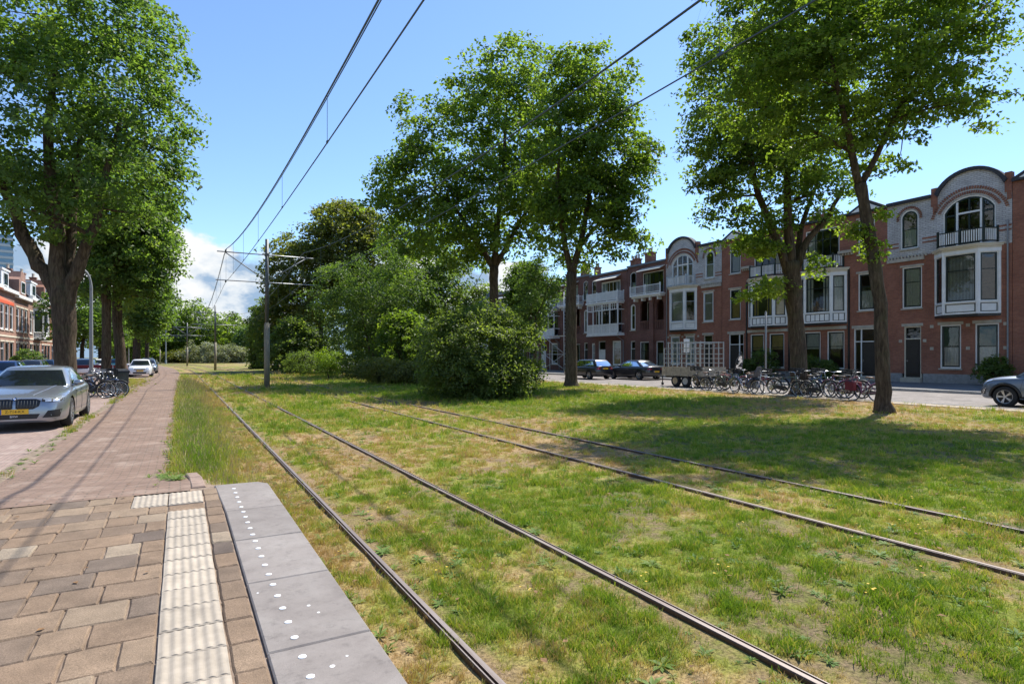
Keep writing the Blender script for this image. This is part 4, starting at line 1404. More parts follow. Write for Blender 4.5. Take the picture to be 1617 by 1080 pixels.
def railing(root, pts, z0, h, postm='darkgreen', balm='white', gap=.11, bw=.05, name='balcony_railing'):
    ps = MB()
    bs = MB()
    for i, (x, y) in enumerate(pts):
        ps.box(x - .05, x + .05, y - .05, y + .05, z0, z0 + h + .14)
    for (p, q) in zip(pts, pts[1:]):
        for z in (z0 + .10, z0 + h):
            ps.beam((p[0], p[1], z), (q[0], q[1], z), .06)
        L = math.hypot(q[0] - p[0], q[1] - p[1])
        n = max(2, int(L / gap))
        for k in range(1, n):
            t = k / n
            x, y = p[0] + (q[0] - p[0]) * t, p[1] + (q[1] - p[1]) * t
            bs.box(x - bw / 2, x + bw / 2, y - .018, y + .018, z0 + .13, z0 + h - .03)
    r_ = ps.build(name, M[postm], root)
    bs.build('baluster', M[balm], r_)['kind'] = 'stuff'
    return r_


def bay(root, x0, x1, z0, z1, d, c, zp, front_v=(), hb=(.72,), fm='white', sm='darkgreen', panelm='white', cur=None, cur2=None, panel_cells=0, ct=.2, over=.18):
    """canted oriel bay: plan (x0,0) (x0+c,-d) (x1-c,-d) (x1,0)"""
    plan = [(x0, 0), (x0 + c, -d), (x1 - c, -d), (x1, 0)]
    core = MB()
    # posts, panels, floor, fascia
    for i, (p, q) in enumerate(zip(plan, plan[1:])):
        L = math.hypot(q[0] - p[0], q[1] - p[1])
        ux, uy = (q[0] - p[0]) / L, (q[1] - p[1]) / L
        F = Matrix(((ux, -uy, 0, p[0]), (uy, ux, 0, p[1]), (0, 0, 1, 0), (0, 0, 0, 1)))
        core.M = F
        core.box(-.035, .085, -.035, .09, z0, z1 - .22)
        core.box(L - .085, L + .035, -.035, .09, z0, z1 - .22)
        core.box(.085, L - .085, .01, .09, z0, zp - .05)
        core.box(.085, L - .085, -.05, .09, zp - .05, zp)
        core.box(-.05, L + .05, -.055, .09, z1 - .22, z1 - .02)
        core.box(.085, L - .085, -.02, .05, z0, z0 + .07)
        window(root, .085, L - .085, zp, z1 - .22, 0, fm, sm, front_v if i == 1 else (), hb, cur if i == 1 else cur2, F, .045, .075, False, .0)
        pn = MB(); pn.M = F
        if panel_cells:
            n = panel_cells if i == 1 else max(2, int(panel_cells * .5))
            pn.box(.10, L - .10, -.004, .012, z0 + .10, zp - .09)
            for k in range(n):
                a = .13 + (L - .26) * (k + .08) / n
                b = .13 + (L - .26) * (k + .92) / n
                core.box(a, b, -.014, .012, z0 + .14, zp - .13)
        else:
            pn.ring(outline(.12, L - .12, z0 + .11, zp - .10), outline(.17, L - .17, z0 + .15, zp - .14), -.006, .012)
        pn.build('bay_panel', M[sm], root)
    core.M = None
    core.build('bay_frame', M[fm], root)
    cap = MB()
    for zz0, zz1, o in ((z1 - .02, z1 + .10, .08), (z1 + .10, z1 + .20, over), (z1 + .20, z1 + .26, over + .07)):
        poly = [(x0 - o, 0.0), (x0 + c - o * .4, -d - o), (x1 - c + o * .4, -d - o), (x1 + o, 0.0)]
        vs = [(x, y, zz0) for x, y in poly] + [(x, y, zz1) for x, y in poly]
        cap.add(vs, [(3, 2, 1, 0), (4, 5, 6, 7), (0, 1, 5, 4), (1, 2, 6, 5), (2, 3, 7, 6), (3, 0, 4, 7)])
    cap.build('bay_cornice', M['cream'], root)
    fl = MB()
    poly = [(x0 - .03, .2), (x0 - .03, -.02), (x0 + c, -d - .03), (x1 - c, -d - .03), (x1 + .03, -.02), (x1 + .03, .2)]
    vs = [(x, y, z0 - .14) for x, y in poly] + [(x, y, z0 - .002) for x, y in poly]
    fl.add(vs, [(5, 4, 3, 2, 1, 0), (6, 7, 8, 9, 10, 11)] + [(i, (i + 1) % 6, 6 + (i + 1) % 6, 6 + i) for i in range(6)])
    fl.build('bay_base', M['black'], root)


def arch_trim(root, x0, x1, z1, rise, off, h, n, red='brick', white='white', depth=.05, w=.6):
    """alternating red and white bricks fanned over an arch"""
    w2, cx_ = (x1 - x0) / 2, (x0 + x1) / 2
    Rr = (w2 * w2 + rise * rise) / (2 * rise)
    a = math.asin(min(1, w2 / Rr)) if rise <= w2 else math.pi - math.asin(w2 / Rr)
    zc = z1 + rise - Rr
    mb = MB()
    a *= (Rr + off) / Rr * .99
    for i in range(n):
        t = -a + 2 * a * (i + .5) / n
        dt = a / n * w
        q = []
        for tt, rr in ((t - dt, Rr + off), (t + dt, Rr + off), (t + dt, Rr + off + h), (t - dt, Rr + off + h)):
            q.append((cx_ + rr * math.sin(tt), zc + rr * math.cos(tt)))
        mb.prism(q, -depth, .02)
    mb.build('arch_brick', M[red], root)['kind'] = 'stuff'


def chimney(root, x, y, z, h=1.3, w=.7, m='brick'):
    c = MB()
    c.box(x - w / 2, x + w / 2, y - .3, y + .3, z, z + h)
    c.box(x - w / 2 - .07, x + w / 2 + .07, y - .37, y + .37, z + h + .001, z + h + .14)
    o = c.build('chimney', M[m], root)
    p = MB()
    for k in (-.18, .18):
        p.lathe([(.11, z + h + .13), (.10, z + h + .5), (.13, z + h + .52), (.13, z + h + .58), (.07, z + h + .58)], 10, c=(x + k, y, 0))
    p.build('chimney_pot', M['stone'], o)


def gable_house(root, W=6.6, H=11.3, dark='darkgreen', cur=('full', 'low', 'low'), detail=True):
    br, gz = MB(), MB()
    wl = wall_front
    # ground and first floor in red brick
    ops1 = [(1.0, 2.0, .28, 3.5, 0), (3.05, 4.15, .9, 3.5, 0), (4.85, 6.0, .9, 3.5, 0)]
    ops2 = [(.9, 2.05, 4.65, 7.25, 0), (3.0, 5.85, 4.2, 7.4, 0)]
    wl(br, 0, W, .55, 7.9, [(o[0], o[1], max(o[2], .55), o[3], o[4]) for o in ops1] + ops2)
    br.build('wall', M['brick'], root)
    pl = MB()
    pl.box(0.004, .88, -.05, .2, -.1, .55); pl.box(2.12, W - .004, -.05, .2, -.1, .55)
    pl.box(.88, 2.12, .12, .2, -.1, .3)
    build_each(pl, 'plinth', M['plinth'], root)
    door(root, 1.0, 2.0, .28, 3.5, 'black', 'cream')
    window(root, 3.05, 4.15, .9, 3.5, 0, 'white', dark, (), (.52,), 'full')
    window(root, 4.85, 6.0, .9, 3.5, 0, 'white', dark, (), (.52,), 'full')
    gb = MB()
    for (a, b) in ((3.2, 4.0), (5.0, 5.85)):
        gb.box(a - .06, b + .06, .128, .138, 2.15, 3.4)
    build_each(gb, 'curtain', M['gblind'], root)
    window(root, .9, 2.05, 4.65, 7.25, 0, 'white', dark, (), (.66,), 'full', cm='blind')
    bay(root, 2.8, 6.05, 4.05, 7.75, .75, .75, 4.75, (), (.68,), 'white', dark, cur=None, cur2=None)
    vb = MB()                                             # slatted vertical blind in the wide bay light
    for k in range(22):
        x = 3.68 + 1.5 * k / 21
        vb.box(x, x + .045, -.56, -.55, 4.85, 7.4)
    vb.build('curtain', M['curtain'], root)['kind'] = 'stuff'
    # white glazed upper storey with the arched windows
    wl(gz, 0, 2.6, 7.9, H, [(.8, 1.85, 8.4, 10.35, .5)])
    wl(gz, 2.6, W, 7.9, H, [(3.2, 5.85, 8.1, 10.2, .8)])
    n = 18
    x0, x1, za, rise = 2.92, W - .32, H, 1.15
    arc = outline(x0, x1, za, za, rise, n)[2:]
    gz.prism([(x0, za - .001), (x1, za - .001)] + arc[0:], 0, .3)
    gz.build('upper_wall', M['glazed'], root)
    window(root, .8, 1.85, 8.4, 10.35, .5, 'white', dark, (), (.52,), 'low')
    window(root, 3.2, 5.85, 8.1, 10.2, .8, 'white', dark, (.24, .5, .76), (.68,), None, sill=False, barw=.09)
    wf = MB()
    for x in (3.2 + 2.65 * .24 + .09, 3.2 + 2.65 * .76 - .09):
        wf.box(x - .05, x + .05, .04, .1, 8.15, 10.72)
    wf.box(3.9, 5.15, .041, .099, 9.98, 10.08)
    build_each(wf, 'mullion', M['white'], root)
    arch_trim(root, 3.2, 5.85, 10.2, .8, .10, .16, 34)
    arch_trim(root, 3.2, 5.85, 10.2, .8, .36, .16, 38)
    arch_trim(root, .8, 1.85, 10.35, .5, .08, .14, 22)
    # dark curved coping, red piers and string courses
    cp = MB()
    def arc_band(o0, o1):
        return [(x0 + (x1 - x0) * .5 + (p[0] - (x0 + x1) / 2) * (1 + o / 2.0), p[1] + o) for p in arc for o in (o0,)], [(x0 + (x1 - x0) * .5 + (p[0] - (x0 + x1) / 2) * (1 + o / 2.0), p[1] + o) for p in arc for o in (o1,)]
    lo, hi = arc_band(-.02, .16)
    for i in range(len(lo) - 1):
        cp.prism([lo[i], lo[i + 1], hi[i + 1], hi[i]], -.16, .34)
    cp.box(.004, 2.58, -.18, .3, H + .001, H + .2)
    cp.build('coping', M['tar'], root)
    pr = MB()
    for a, b in ((2.58, 2.92), (W - .32, W - .005)):
        pr.box(a, b, -.06, .3, H - .55, H + .55)
        pr.box(a + .1, b - .1 + .09, -.05, .1, H - .95, H - .55)
    for z in (8.62, 8.86):
        pr.box(2.07, 3.05, -.012, .01, z, z + .10); pr.box(6.0, W - .02, -.012, .01, z, z + .10)
        pr.box(.01, .7, -.012, .01, z - .1, z)
    build_each(pr, 'brick_band', M['brick'], root)
    tr = MB()
    tr.box(.02, 2.2, -.12, .02, 7.62, 7.82)
    for k in range(12):
        tr.box(.06 + k * .2, .16 + k * .2, -.09, .02, 7.83, 7.98)
    for o in ops1:
        lintel(tr, o[0], o[1], o[3], .18)
    lintel(tr, .9, 2.05, 7.25, .12)
    for x, z in ((2.6, 3.45), (4.5, 3.45), (2.6, 2.1), (4.5, 2.1), (6.3, 3.45), (6.3, 2.1), (.8, 2.6), (2.2, 2.6)):
        tr.box(x - .10, x + .10, -.012, .01, z - .1, z + .08)
    build_each(tr, 'stone_trim', M['stone'], root)
    railing(root, [(2.95, -.02), (3.3, -.80), (4.45, -.85), (5.6, -.80), (5.95, -.02)], 8.03, .82, dark, 'white')
    dp = MB()
    dp.tube([(6.42, -.07, .2), (6.42, -.07, 9.2)], .045, 8)
    dp.build('drainpipe', M['lamp_grey'], root)
    shell(root, W, H)


def bay_house(root, W=6.7, H=11.25, dark='darkgreen', blind='curtain', blindk='top'):
    br = MB()
    ops = [(.8, 2.1, .75, 3.4, 0), (2.6, 3.85, .75, 3.4, 0), (4.5, 6.0, .28, 3.5, 0), (.8, 3.75, 4.2, 7.3, 0), (4.8, 5.9, 4.7, 7.2, 0), (.95, 3.5, 8.15, 10.75, 0), (4.8, 5.9, 8.5, 10.85, 0)]
    wall_front(br, 0, W, .5, H, [(o[0], o[1], max(o[2], .5), o[3], o[4]) for o in ops])
    br.build('wall', M['brick'], root)
    pl = MB()
    pl.box(.004, 4.38, -.05, .2, -.1, .5); pl.box(6.12, W - .004, -.05, .2, -.1, .5); pl.box(4.38, 6.12, .12, .2, -.1, .3)
    build_each(pl, 'plinth', M['plinth'], root)
    window(root, .8, 2.1, .75, 3.4, 0, 'white', dark, (), (.62,), blindk, cm=blind)
    window(root, 2.6, 3.85, .75, 3.4, 0, 'white', dark, (), (.62,), blindk, cm=blind)
    door(root, 4.5, 6.0, .28, 3.5, 'black', 'white', .85, side=.34)
    bay(root, .55, 4.0, 4.0, 7.5, .62, .72, 4.72, (.2, .8), (.7,), 'white', dark, cur='sides', cur2='full', panel_cells=5)
    window(root, 4.8, 5.9, 4.7, 7.2, 0, 'white', dark, (), (.68,), 'low')
    window(root, .95, 3.5, 8.15, 10.75, 0, 'white', dark, (.28, .5, .72), (.74,), 'left', sill=False)
    window(root, 4.8, 5.9, 8.5, 10.85, 0, 'white', dark, (), (.68,), 'full', cm='blind')
    railing(root, [(.75, -.02), (1.15, -.62), (2.3, -.66), (3.4, -.62), (3.8, -.02)], 7.80, .88, dark, 'white')
    tr = MB()
    tr.box(.45, 4.05, -.14, .02, 3.52, 3.74)
    tr.box(3.55, 4.6, -.30, .02, 8.72, 8.9)
    for k in range(5):
        tr.box(3.6 + k * .2, 3.7 + k * .2, -.2, .02, 8.58, 8.72)
    lintel(tr, 4.5, 6.0, 3.5, .2); lintel(tr, 4.8, 5.9, 7.2, .14); lintel(tr, 4.8, 5.9, 10.85, .12)
    build_each(tr, 'stone_trim', M['stone'], root)
    ed = MB()
    ed.box(.30, .42, -.06, .02, .5, 7.6); ed.box(4.12, 4.24, -.06, .02, .5, 7.6)
    build_each(ed, 'edge_board', M['black'], root)
    co = MB()
    co.box(.004, 4.2, -.3, .25, H + .001, H + .16)
    co.prism([(4.15, H + .16), (4.25, H + .002), (W + .0 - .01, H + .002), (W - .01, H + .16), (5.45, H + .86)], -.18, .3)
    co.build('cornice', M['tar'], root)
    pd = MB()
    pd.prism([(4.45, H + .12), (6.35, H + .12), (5.42, H + .66)], -.22, -.18)
    pd.build('pediment', M['white'], root)
    shell(root, W, H)
    chimney(root, .25, 3.0, H + .12, 1.0)


def loggia_house(root, W=5.5, H=10.7):
    br = MB()
    ops = [(.45, 1.15, .25, 3.2, 0), (1.9, 3.5, .7, 3.1, 0), (.45, 1.2, 4.3, 6.7, .25), (1.9, 3.3, 4.25, 6.6, .65), (4.2, 5.2, 4.25, 6.6, .48), (.4, 1.3, 8.0, 10.0, .2), (2.3, 5.2, 7.75, 9.9, 0), (4.2, 5.2, .7, 3.1, 0)]
    wall_front(br, 0, W, .0, H, ops)
    br.box(3.45, 4.0, -.25, -.003, 0, 7.6)
    br.build('wall', M['brick_dark'], root)
    door(root, .45, 1.15, .25, 3.2, 'black', 'white')
    window(root, 1.9, 3.5, .7, 3.1, 0, 'white', 'black', (), (.66,), 'left')
    window(root, 4.2, 5.2, .7, 3.1, 0, 'white', 'black', (), (.66,), 'low')
    window(root, .45, 1.2, 4.3, 6.7, .25, 'white', 'white', (), (.6,), None)
    window(root, .4, 1.3, 8.0, 10.0, .2, 'white', 'black', (), (.6,), 'low')
    window(root, 2.3, 5.2, 7.75, 9.9, 0, 'white', 'black', (.25, .5, .75), (), 'left', sill=False)
    window(root, 1.9, 3.3, 4.3, 7.1, 0, 'white', 'darkgreen', (.5,), (.7,), None, Matrix.Translation((0, .9, 0)), sill=False)
    bl = MB()
    for (a, b) in ((1.9, 3.3), (4.2, 5.2)):
        bl.box(a, b, -.02, .16, 5.05, 5.15)
        n = int((b - a) / .22)
        for k in range(n):
            x = a + (b - a) * (k + .5) / n
            bl.box(x - .06, x + .06, .02, .14, 4.26, 5.05)
    bl.build('balustrade', M['brick_dark'], root)
    lg = MB()
    lg.box(1.2, W - .02, -.75, .02, 7.55, 7.72)
    lg.box(1.3, W - .12, -.6, .0, 7.40, 7.55)
    for x in (1.5, 2.6, 3.7, 4.8):
        lg.box(x, x + .15, -.5, .0, 7.1, 7.40)
    lg.build('balcony_floor', M['white'], root)
    railing(root, [(1.25, -.02), (1.25, -.7), (3.4, -.7), (W - .06, -.7)], 7.72, .8, 'white', 'white', .16, .02)
    aw = MB()
    aw.add([(2.15, .0, 10.3), (5.35, .0, 10.3), (5.4, -.75, 9.95), (2.1, -.75, 9.95), (2.15, .0, 10.36), (5.35, .0, 10.36), (5.4, -.75, 10.01), (2.1, -.75, 10.01)], [(0, 1, 2, 3), (7, 6, 5, 4), (3, 2, 6, 7), (0, 3, 7, 4), (1, 5, 6, 2)])
    aw.build('dormer_hood', M['cream'], root)
    co = MB()
    co.box(.004, W - .004, -.14, .25, H + .001, H + .18)
    co.build('cornice', M['zinc'], root)
    shell(root, W, H)
    chimney(root, 2.3, 1.0, H + .12, 1.1, 1.0)
    chimney(root, .2, 1.2, H + .12, .8, .5)


def balcony_house(root, W=6.3, H=10.5):
    br = MB()
    ops = [(.3, .85, .6, 3.1, 0), (1.5, 2.7, .25, 3.3, 0), (3.9, 5.3, .7, 3.3, 0), (1.0, 5.4, 4.2, 7.1, 0), (.3, 1.1, 8.0, 9.9, .2), (2.0, 5.2, 7.9, 9.7, 0)]
    wall_front(br, 0, W, .0, H, ops)
    br.build('wall', M['brick_dark'], root)
    window(root, .3, .85, .6, 3.1, 0, 'white', 'white', (), (.6,), None)
    door(root, 1.5, 2.7, .25, 3.3, 'white', 'white', .9)
    window(root, 3.9, 5.3, .7, 3.3, 0, 'white', 'white', (), (.66,), 'third')
    window(root, .3, 1.1, 8.0, 9.9, .2, 'white', 'black', (), (.6,), None)
    window(root, 2.0, 5.2, 7.9, 9.7, 0, 'white', 'white', (.2, .4, .6, .8), (), 'sides', sill=False)
    d = .85
    fr = MB()
    x0, x1 = .55, 5.75
    for x in (x0, 1.6, 2.65, 3.15, 4.45, x1):
        fr.box(x - .05, x + .05, -d, -d + .1, 4.0, 7.25)
    for z, h in ((4.0, .12), (4.98, .09), (6.5, .08), (7.15, .15)):
        fr.box(x0, x1, -d - .01, -d + .09, z, z + h)
        for x in (x0, x1):
            fr.box(x - .05, x + .05, -d, 0, z, z + h)
    for k in range(16):
        x = x0 + (x1 - x0) * (k + .5) / 16
        fr.box(x - .02, x + .02, -d, -d + .06, 6.58, 7.15)
    fr.build('bay_frame', M['white'], root)
    pn = MB()
    for k in range(8):
        a = x0 + .06 + (x1 - x0 - .12) * (k + .03) / 8
        b = x0 + .06 + (x1 - x0 - .12) * (k + .97) / 8
        pn.box(a, b, -d + .03, -d + .06, 4.12, 4.98)
    pn.build('bay_panel', M['curtain'], root)['kind'] = 'stuff'
    window(root, 1.0, 5.4, 4.2, 7.1, 0, 'white', 'darkgreen', (.2, .4, .6, .8), (.7,), None, sill=False)
    fl = MB()
    fl.box(x0 - .1, x1 + .1, -d - .06, 0, 3.82, 3.99)
    fl.box(x0 - .15, x1 + .15, -d - .12, 0, 7.31, 7.48)
    fl.build('balcony_floor', M['white'], root)
    railing(root, [(x0, -.02), (x0, -d), (2.3, -d), (4.0, -d), (x1, -d), (x1, -.02)], 7.48, .95, 'white', 'white', .1, .06)
    aw = MB()
    aw.add([(1.9, .0, 10.2), (5.3, .0, 10.2), (5.45, -.9, 9.75), (1.75, -.9, 9.75), (1.9, .0, 10.26), (5.3, .0, 10.26), (5.45, -.9, 9.82), (1.75, -.9, 9.82)], [(0, 1, 2, 3), (7, 6, 5, 4), (3, 2, 6, 7), (0, 3, 7, 4), (1, 5, 6, 2)])
    aw.build('dormer_hood', M['cream'], root)
    co = MB()
    co.box(.004, W - .004, -.14, .25, H + .001, H + .18)
    co.build('cornice', M['zinc'], root)
    dp = MB()
    dp.tube([(5.2, -.5, 3.8), (5.75, -.1, 3.3), (5.75, -.07, .1)], .045, 6)
    dp.build('drainpipe', M['lamp_grey'], root)
    shell(root, W, H)
    chimney(root, W - .3, 1.2, H + .12, .9, .6)


M['pale_grey'] = mat('pale_grey_paint', (0.50, 0.53, 0.55), 0.5, var=0.08)
GRP = 'red brick terraced houses behind the road'
def house_at(yl, label):
    return empty('terraced_house', (FX, yl, .11), R(-90), label, 'house', GRP)

h2 = house_at(21.40, 'red brick house with a white round gable over green framed arched balcony doors')
gable_house(h2)
h3 = house_at(28.10, 'brick house with a white canted bay behind the thick tree among the bicycles')
bay_house(h3)
h4 = copy_tree(h3, None, {'curtain_cloth': M['yblind']})
h4.location = (FX, 28.12, .11); h4.scale = (-1, 1, 1)
h4['label'] = 'brick house with white bay and pointed pediment behind the grey street pole'
h5 = copy_tree(h2, None, {'dark_green_paint': M['pale_grey'], 'green_curtain': M['curtain']})
h5.location = (FX, 34.86, .11); h5.scale = (-1, 1, 1)
h5['label'] = 'house with round white gable and all white balcony above the market trailer'
h1 = copy_tree(h3)
h1.location = (FX, 8.08, .11); h1.scale = (-1, 1, 1)
h1['label'] = 'brick house cut off by the picture edge beyond the parked crossover'
h6 = house_at(46.95, 'brown brick house with an open arched loggia, beside the white round gable')
loggia_house(h6)
h7 = house_at(53.28, 'brown brick house with two stacked white wooden balconies behind the black coupe')
balcony_house(h7)
h8 = copy_tree(h6); h8.location = (FX, 53.30, .11); h8.scale = (-1, 1, 1)
h8['label'] = 'brown brick loggia house half hidden by the straight slim elm'
h9 = copy_tree(h7); h9.location = (FX, 65.15, .11)
h9['label'] = 'brown brick house with white balcony behind the scaffold'
h10 = copy_tree(h6); h10.location = (FX, 70.7, .11)
h10['label'] = 'brown brick house mostly hidden behind the round bush and young tree'
h11 = copy_tree(h7); h11.location = (FX, 77.05, .11)
h11['label'] = 'farthest brick house glimpsed between the trunks of the broad elm'
# a slated house corner seen blue between the trunks
h12 = empty('slate_roof_house', (FX - .5, 84.5, .11), R(-90), 'white house with steep blue slate roof glimpsed between tree trunks', 'house')
mb = MB(); wall_front(mb, 0, 7, 0, 8, [(1, 2.2, 1, 3.2, 0), (4, 5.2, 1, 3.2, 0), (1, 2.2, 4.6, 6.8, 0), (4, 5.2, 4.6, 6.8, 0)]); mb.build('wall', M['white'], h12)
for a in (1, 4):
    for z in (1, 4.6):
        window(h12, a, a + 1.2, z, z + 2.2, 0, 'white', 'black', (.5,), (), 'low')
mb = MB(); mb.add([(0, 0, 8), (7, 0, 8), (7, 8, 8), (0, 8, 8), (.8, 1.6, 11.5), (6.2, 1.6, 11.5), (6.2, 7, 11.5), (.8, 7, 11.5)], [(0, 1, 5, 4), (1, 2, 6, 5), (2, 3, 7, 6), (3, 0, 4, 7), (4, 5, 6, 7)])
mb.build('roof', M['slate'], h12)
mb = MB(); mb.box(.003, 6.997, .25, 8, 0, 7.99); mb.build('body', M['brick_dark'], h12)

# front garden plants below the bays
for i, (Y, s, lab) in enumerate(((15.2, 1.0, 'dark shrub under the bay of the green framed house'), (26.2, 1.1, 'spiky dark shrub below the bay behind the bicycles'), (29.6, 1.4, 'large dark spiky shrub in front of the yellow blinds'), (31.3, .9, 'dark low shrub beside the large spiky one'), (24.6, .9, 'dark shrub by the brown house door'))):
    make_shrub('garden_shrub', lab, 'shrub', (38.9, Y, .1), [((0, 0, .8 * s), (.75 * s, .8 * s, .8 * s))], 60, 36, .35, .17, 'leaf_dark', 300 + i, 'front garden shrubs', 4, .03)

p_ = P(40, 575, 52)
make_shrub('garden_shrub', 'light green shrub standing out before the sunlit row houses', 'shrub', (p_.x, p_.y, 0), [((0, 0, 1.2), (1.5, 1.2, 1.2))], 110, 40, .4, .2, 'leaf_pale', 311)
# sunlit row across the left street
LX = -14.0
def row_house(root, W, H, wallm, kind, seed):
    r = random.Random(seed)
    br = MB()
    n = 3
    ops = []
    xs = [.35 + (W - .7) * k / n for k in range(n)]
    ww = (W - .7) / n - .35
    for k, x in enumerate(xs):
        ops.append((x + .17, x + .17 + ww, .3 if k == 0 else .8, 3.0, 0))
    if kind != 'bay':
        for x in xs:
            ops.append((x + .17, x + .17 + ww, 4.1, 6.5, 0))
    else:
        ops.append((xs[0] + .17, xs[0] + .17 + ww, 4.1, 6.5, 0))
        ops.append((xs[1] + .1, W - .4, 4.2, 6.6, 0))
    wall_front(br, 0, W, 0, H, ops)
    br.build('wall', M[wallm], root)
    door(root, ops[0][0], ops[0][1], .3, 3.0, 'black', 'white', .6)
    for o in ops[1:3]:
        window(root, *o[:4], 0, 'white', 'darkgreen', (), (.68,), 'low')
    for o in ops[3:]:
        if kind == 'bay' and o is ops[-1]:
            continue
        window(root, *o[:4], 0, 'white', 'white', (), (.68,), r.choice(('low', 'full', 'sides')))
    if kind == 'bay':
        bay(root, xs[1], W - .3, 3.6, 6.9, .8, .6, 4.3, (.33, .66), (.7,), 'white', 'darkgreen', cur='sides', cur2='full')
        railing(root, [(xs[1] + .1, -.02), (xs[1] + .6, -.8), (W - .9, -.8), (W - .4, -.02)], 7.15, .8, 'white', 'white')
    tr = MB()
    tr.box(.004, W - .004, -.05, .01, 3.45, 3.62)
    for o in ops:
        lintel(tr, o[0], o[1], o[3], .14)
    build_each(tr, 'stone_trim', M['cream'], root)
    co = MB()
    co.box(.004, W - .004, -.35, .2, H + .001, H + .3)
    co.build('cornice', M['white'], root)
    rf = MB()
    rf.add([(0, -.1, H + .3), (W, -.1, H + .3), (W, 2.2, H + 2.6), (0, 2.2, H + 2.6), (0, 8, H + 2.6), (W, 8, H + 2.6), (0, 8, H), (W, 8, H)], [(0, 1, 2, 3), (3, 2, 5, 4), (4, 5, 7, 6)])
    rf.build('roof', M['slate'], root, recalc=False)
    dm = MB()
    if kind == 'gable':
        dm.prism([(W * .25, H + .3), (W * .75, H + .3), (W * .75, H + 1.9), (W * .66, H + 2.2), (W * .62, H + 2.8), (W * .38, H + 2.8), (W * .34, H + 2.2), (W * .25, H + 1.9)], -.05, 1.8)
    else:
        dm.box(W * .28, W * .72, .15, 2.2, H + .3, H + 2.0)
        dm.box(W * .24, W * .76, .05, 2.3, H + 2.0, H + 2.15)
    dm.build('dormer', M[wallm if kind == 'gable' else 'white'], root)
    window(root, W * .36, W * .64, H + .6, H + 1.8, 0, 'white', 'darkgreen', (.5,), (), None, Matrix.Translation((0, -.17 if kind == 'gable' else .03, 0)), sill=False)
    sh = MB()
    for x in (.003, W - .003):
        sh.add([(x, 0, 0), (x, 8, 0), (x, 8, H + .2), (x, 2.2, H + 2.5), (x, 0, H + .2)], [(0, 1, 2, 3, 4)])
    sh.add([(0, 2.5, 0), (W, 2.5, 0), (W, 2.5, H + 2), (0, 2.5, H + 2)], [(0, 1, 2, 3)])
    sh.add([(0, .25, 3.5), (W, .25, 3.5), (W, 2.5, 3.5), (0, 2.5, 3.5)], [(0, 1, 2, 3)])
    sh.build('party_wall', M[wallm], root, recalc=False)
    chimney(root, W - .1, 1.7, H + 1.6, 1.7, .6, wallm)

Yc = 56.0
for i, (W, H, wm, kind, lab) in enumerate(((6.0, 7.6, 'brick_yellow', 'dormer', 'ochre brick row house cut by the picture edge across the street'),
                                           (5.8, 7.7, 'brick_yellow', 'dormer', 'ochre row house with orange awning above its upper window'), (5.8, 7.6, 'brick_pink', 'dormer', 'pink brick row house next to the orange awning'),
                                           (6.0, 7.4, 'brick_pink', 'gable', 'pink brick row house with a stepped dormer gable'), (6.2, 7.7, 'brick_pink', 'bay', 'pink row house with the white projecting bay'),
                                           (6.0, 7.9, 'brick_orange', 'gable', 'orange brick row house beyond the white bay'), (6.0, 7.7, 'brick_orange', 'dormer', 'orange row house mostly behind the huge tree trunk'),
                                           (6.0, 7.7, 'brick_pink', 'dormer', 'row house seen between the two tree trunks across the street'), (6.0, 7.8, 'brick_orange', 'gable', 'last row house of the left street before the trees'))):
    hh = empty('row_house', (LX, Yc, .1), R(90), lab, 'house', 'sunlit row houses across the left street')
    row_house(hh, W, H, wm, kind, 400 + i)
    if i == 1:
        a = MB()
        for k, (y0, z0) in enumerate(((-.02, 7.05),)):
            a.add([(.4, -.02, 7.05), (5.3, -.02, 7.05), (5.35, -1.15, 6.35), (.35, -1.15, 6.35), (5.35, -1.15, 6.1), (.35, -1.15, 6.1), (.4, -.02, 7.0), (5.3, -.02, 7.0)], [(0, 1, 2, 3), (3, 2, 4, 5), (7, 6, 5, 4), (0, 3, 5, 6), (1, 7, 4, 2)])
        a.build('awning', M['orange_cloth'], hh, recalc=False)
    Yc += W
# the far tower
tw = empty('tower_block', (-112, 392, 0), R(12), 'distant blue glass tower block above the house roofs', 'tower')
t1 = MB(); t1.box(0, 36, 0, 22, 0, 66); t1.build('wall', M['slate'], tw)
t2 = MB()
for k in range(20):
    t2.box(-.25, 36.25, -.25, 22.25, 2 + 3.2 * k, 3.3 + 3.2 * k)
t2.build('floor_band', M['galv'], tw)['kind'] = 'stuff'
t3 = MB()
M['tower_glass'] = mat('tower_glass', (0.10, 0.20, 0.32), 0.15, var=0.3, scale=.2, coat=1.0)
for k in range(20):
    t3.box(-.1, 36.1, -.1, 22.1, 3.3 + 3.2 * k, 5.15 + 3.2 * k)
t3.build('window', M['tower_glass'], tw)['kind'] = 'stuff'
# ---------------------------------------------------------------- overhead line
TX = 4.31
POLES = (-14.0, 36.1, 86.0, 131.0, 176.0)


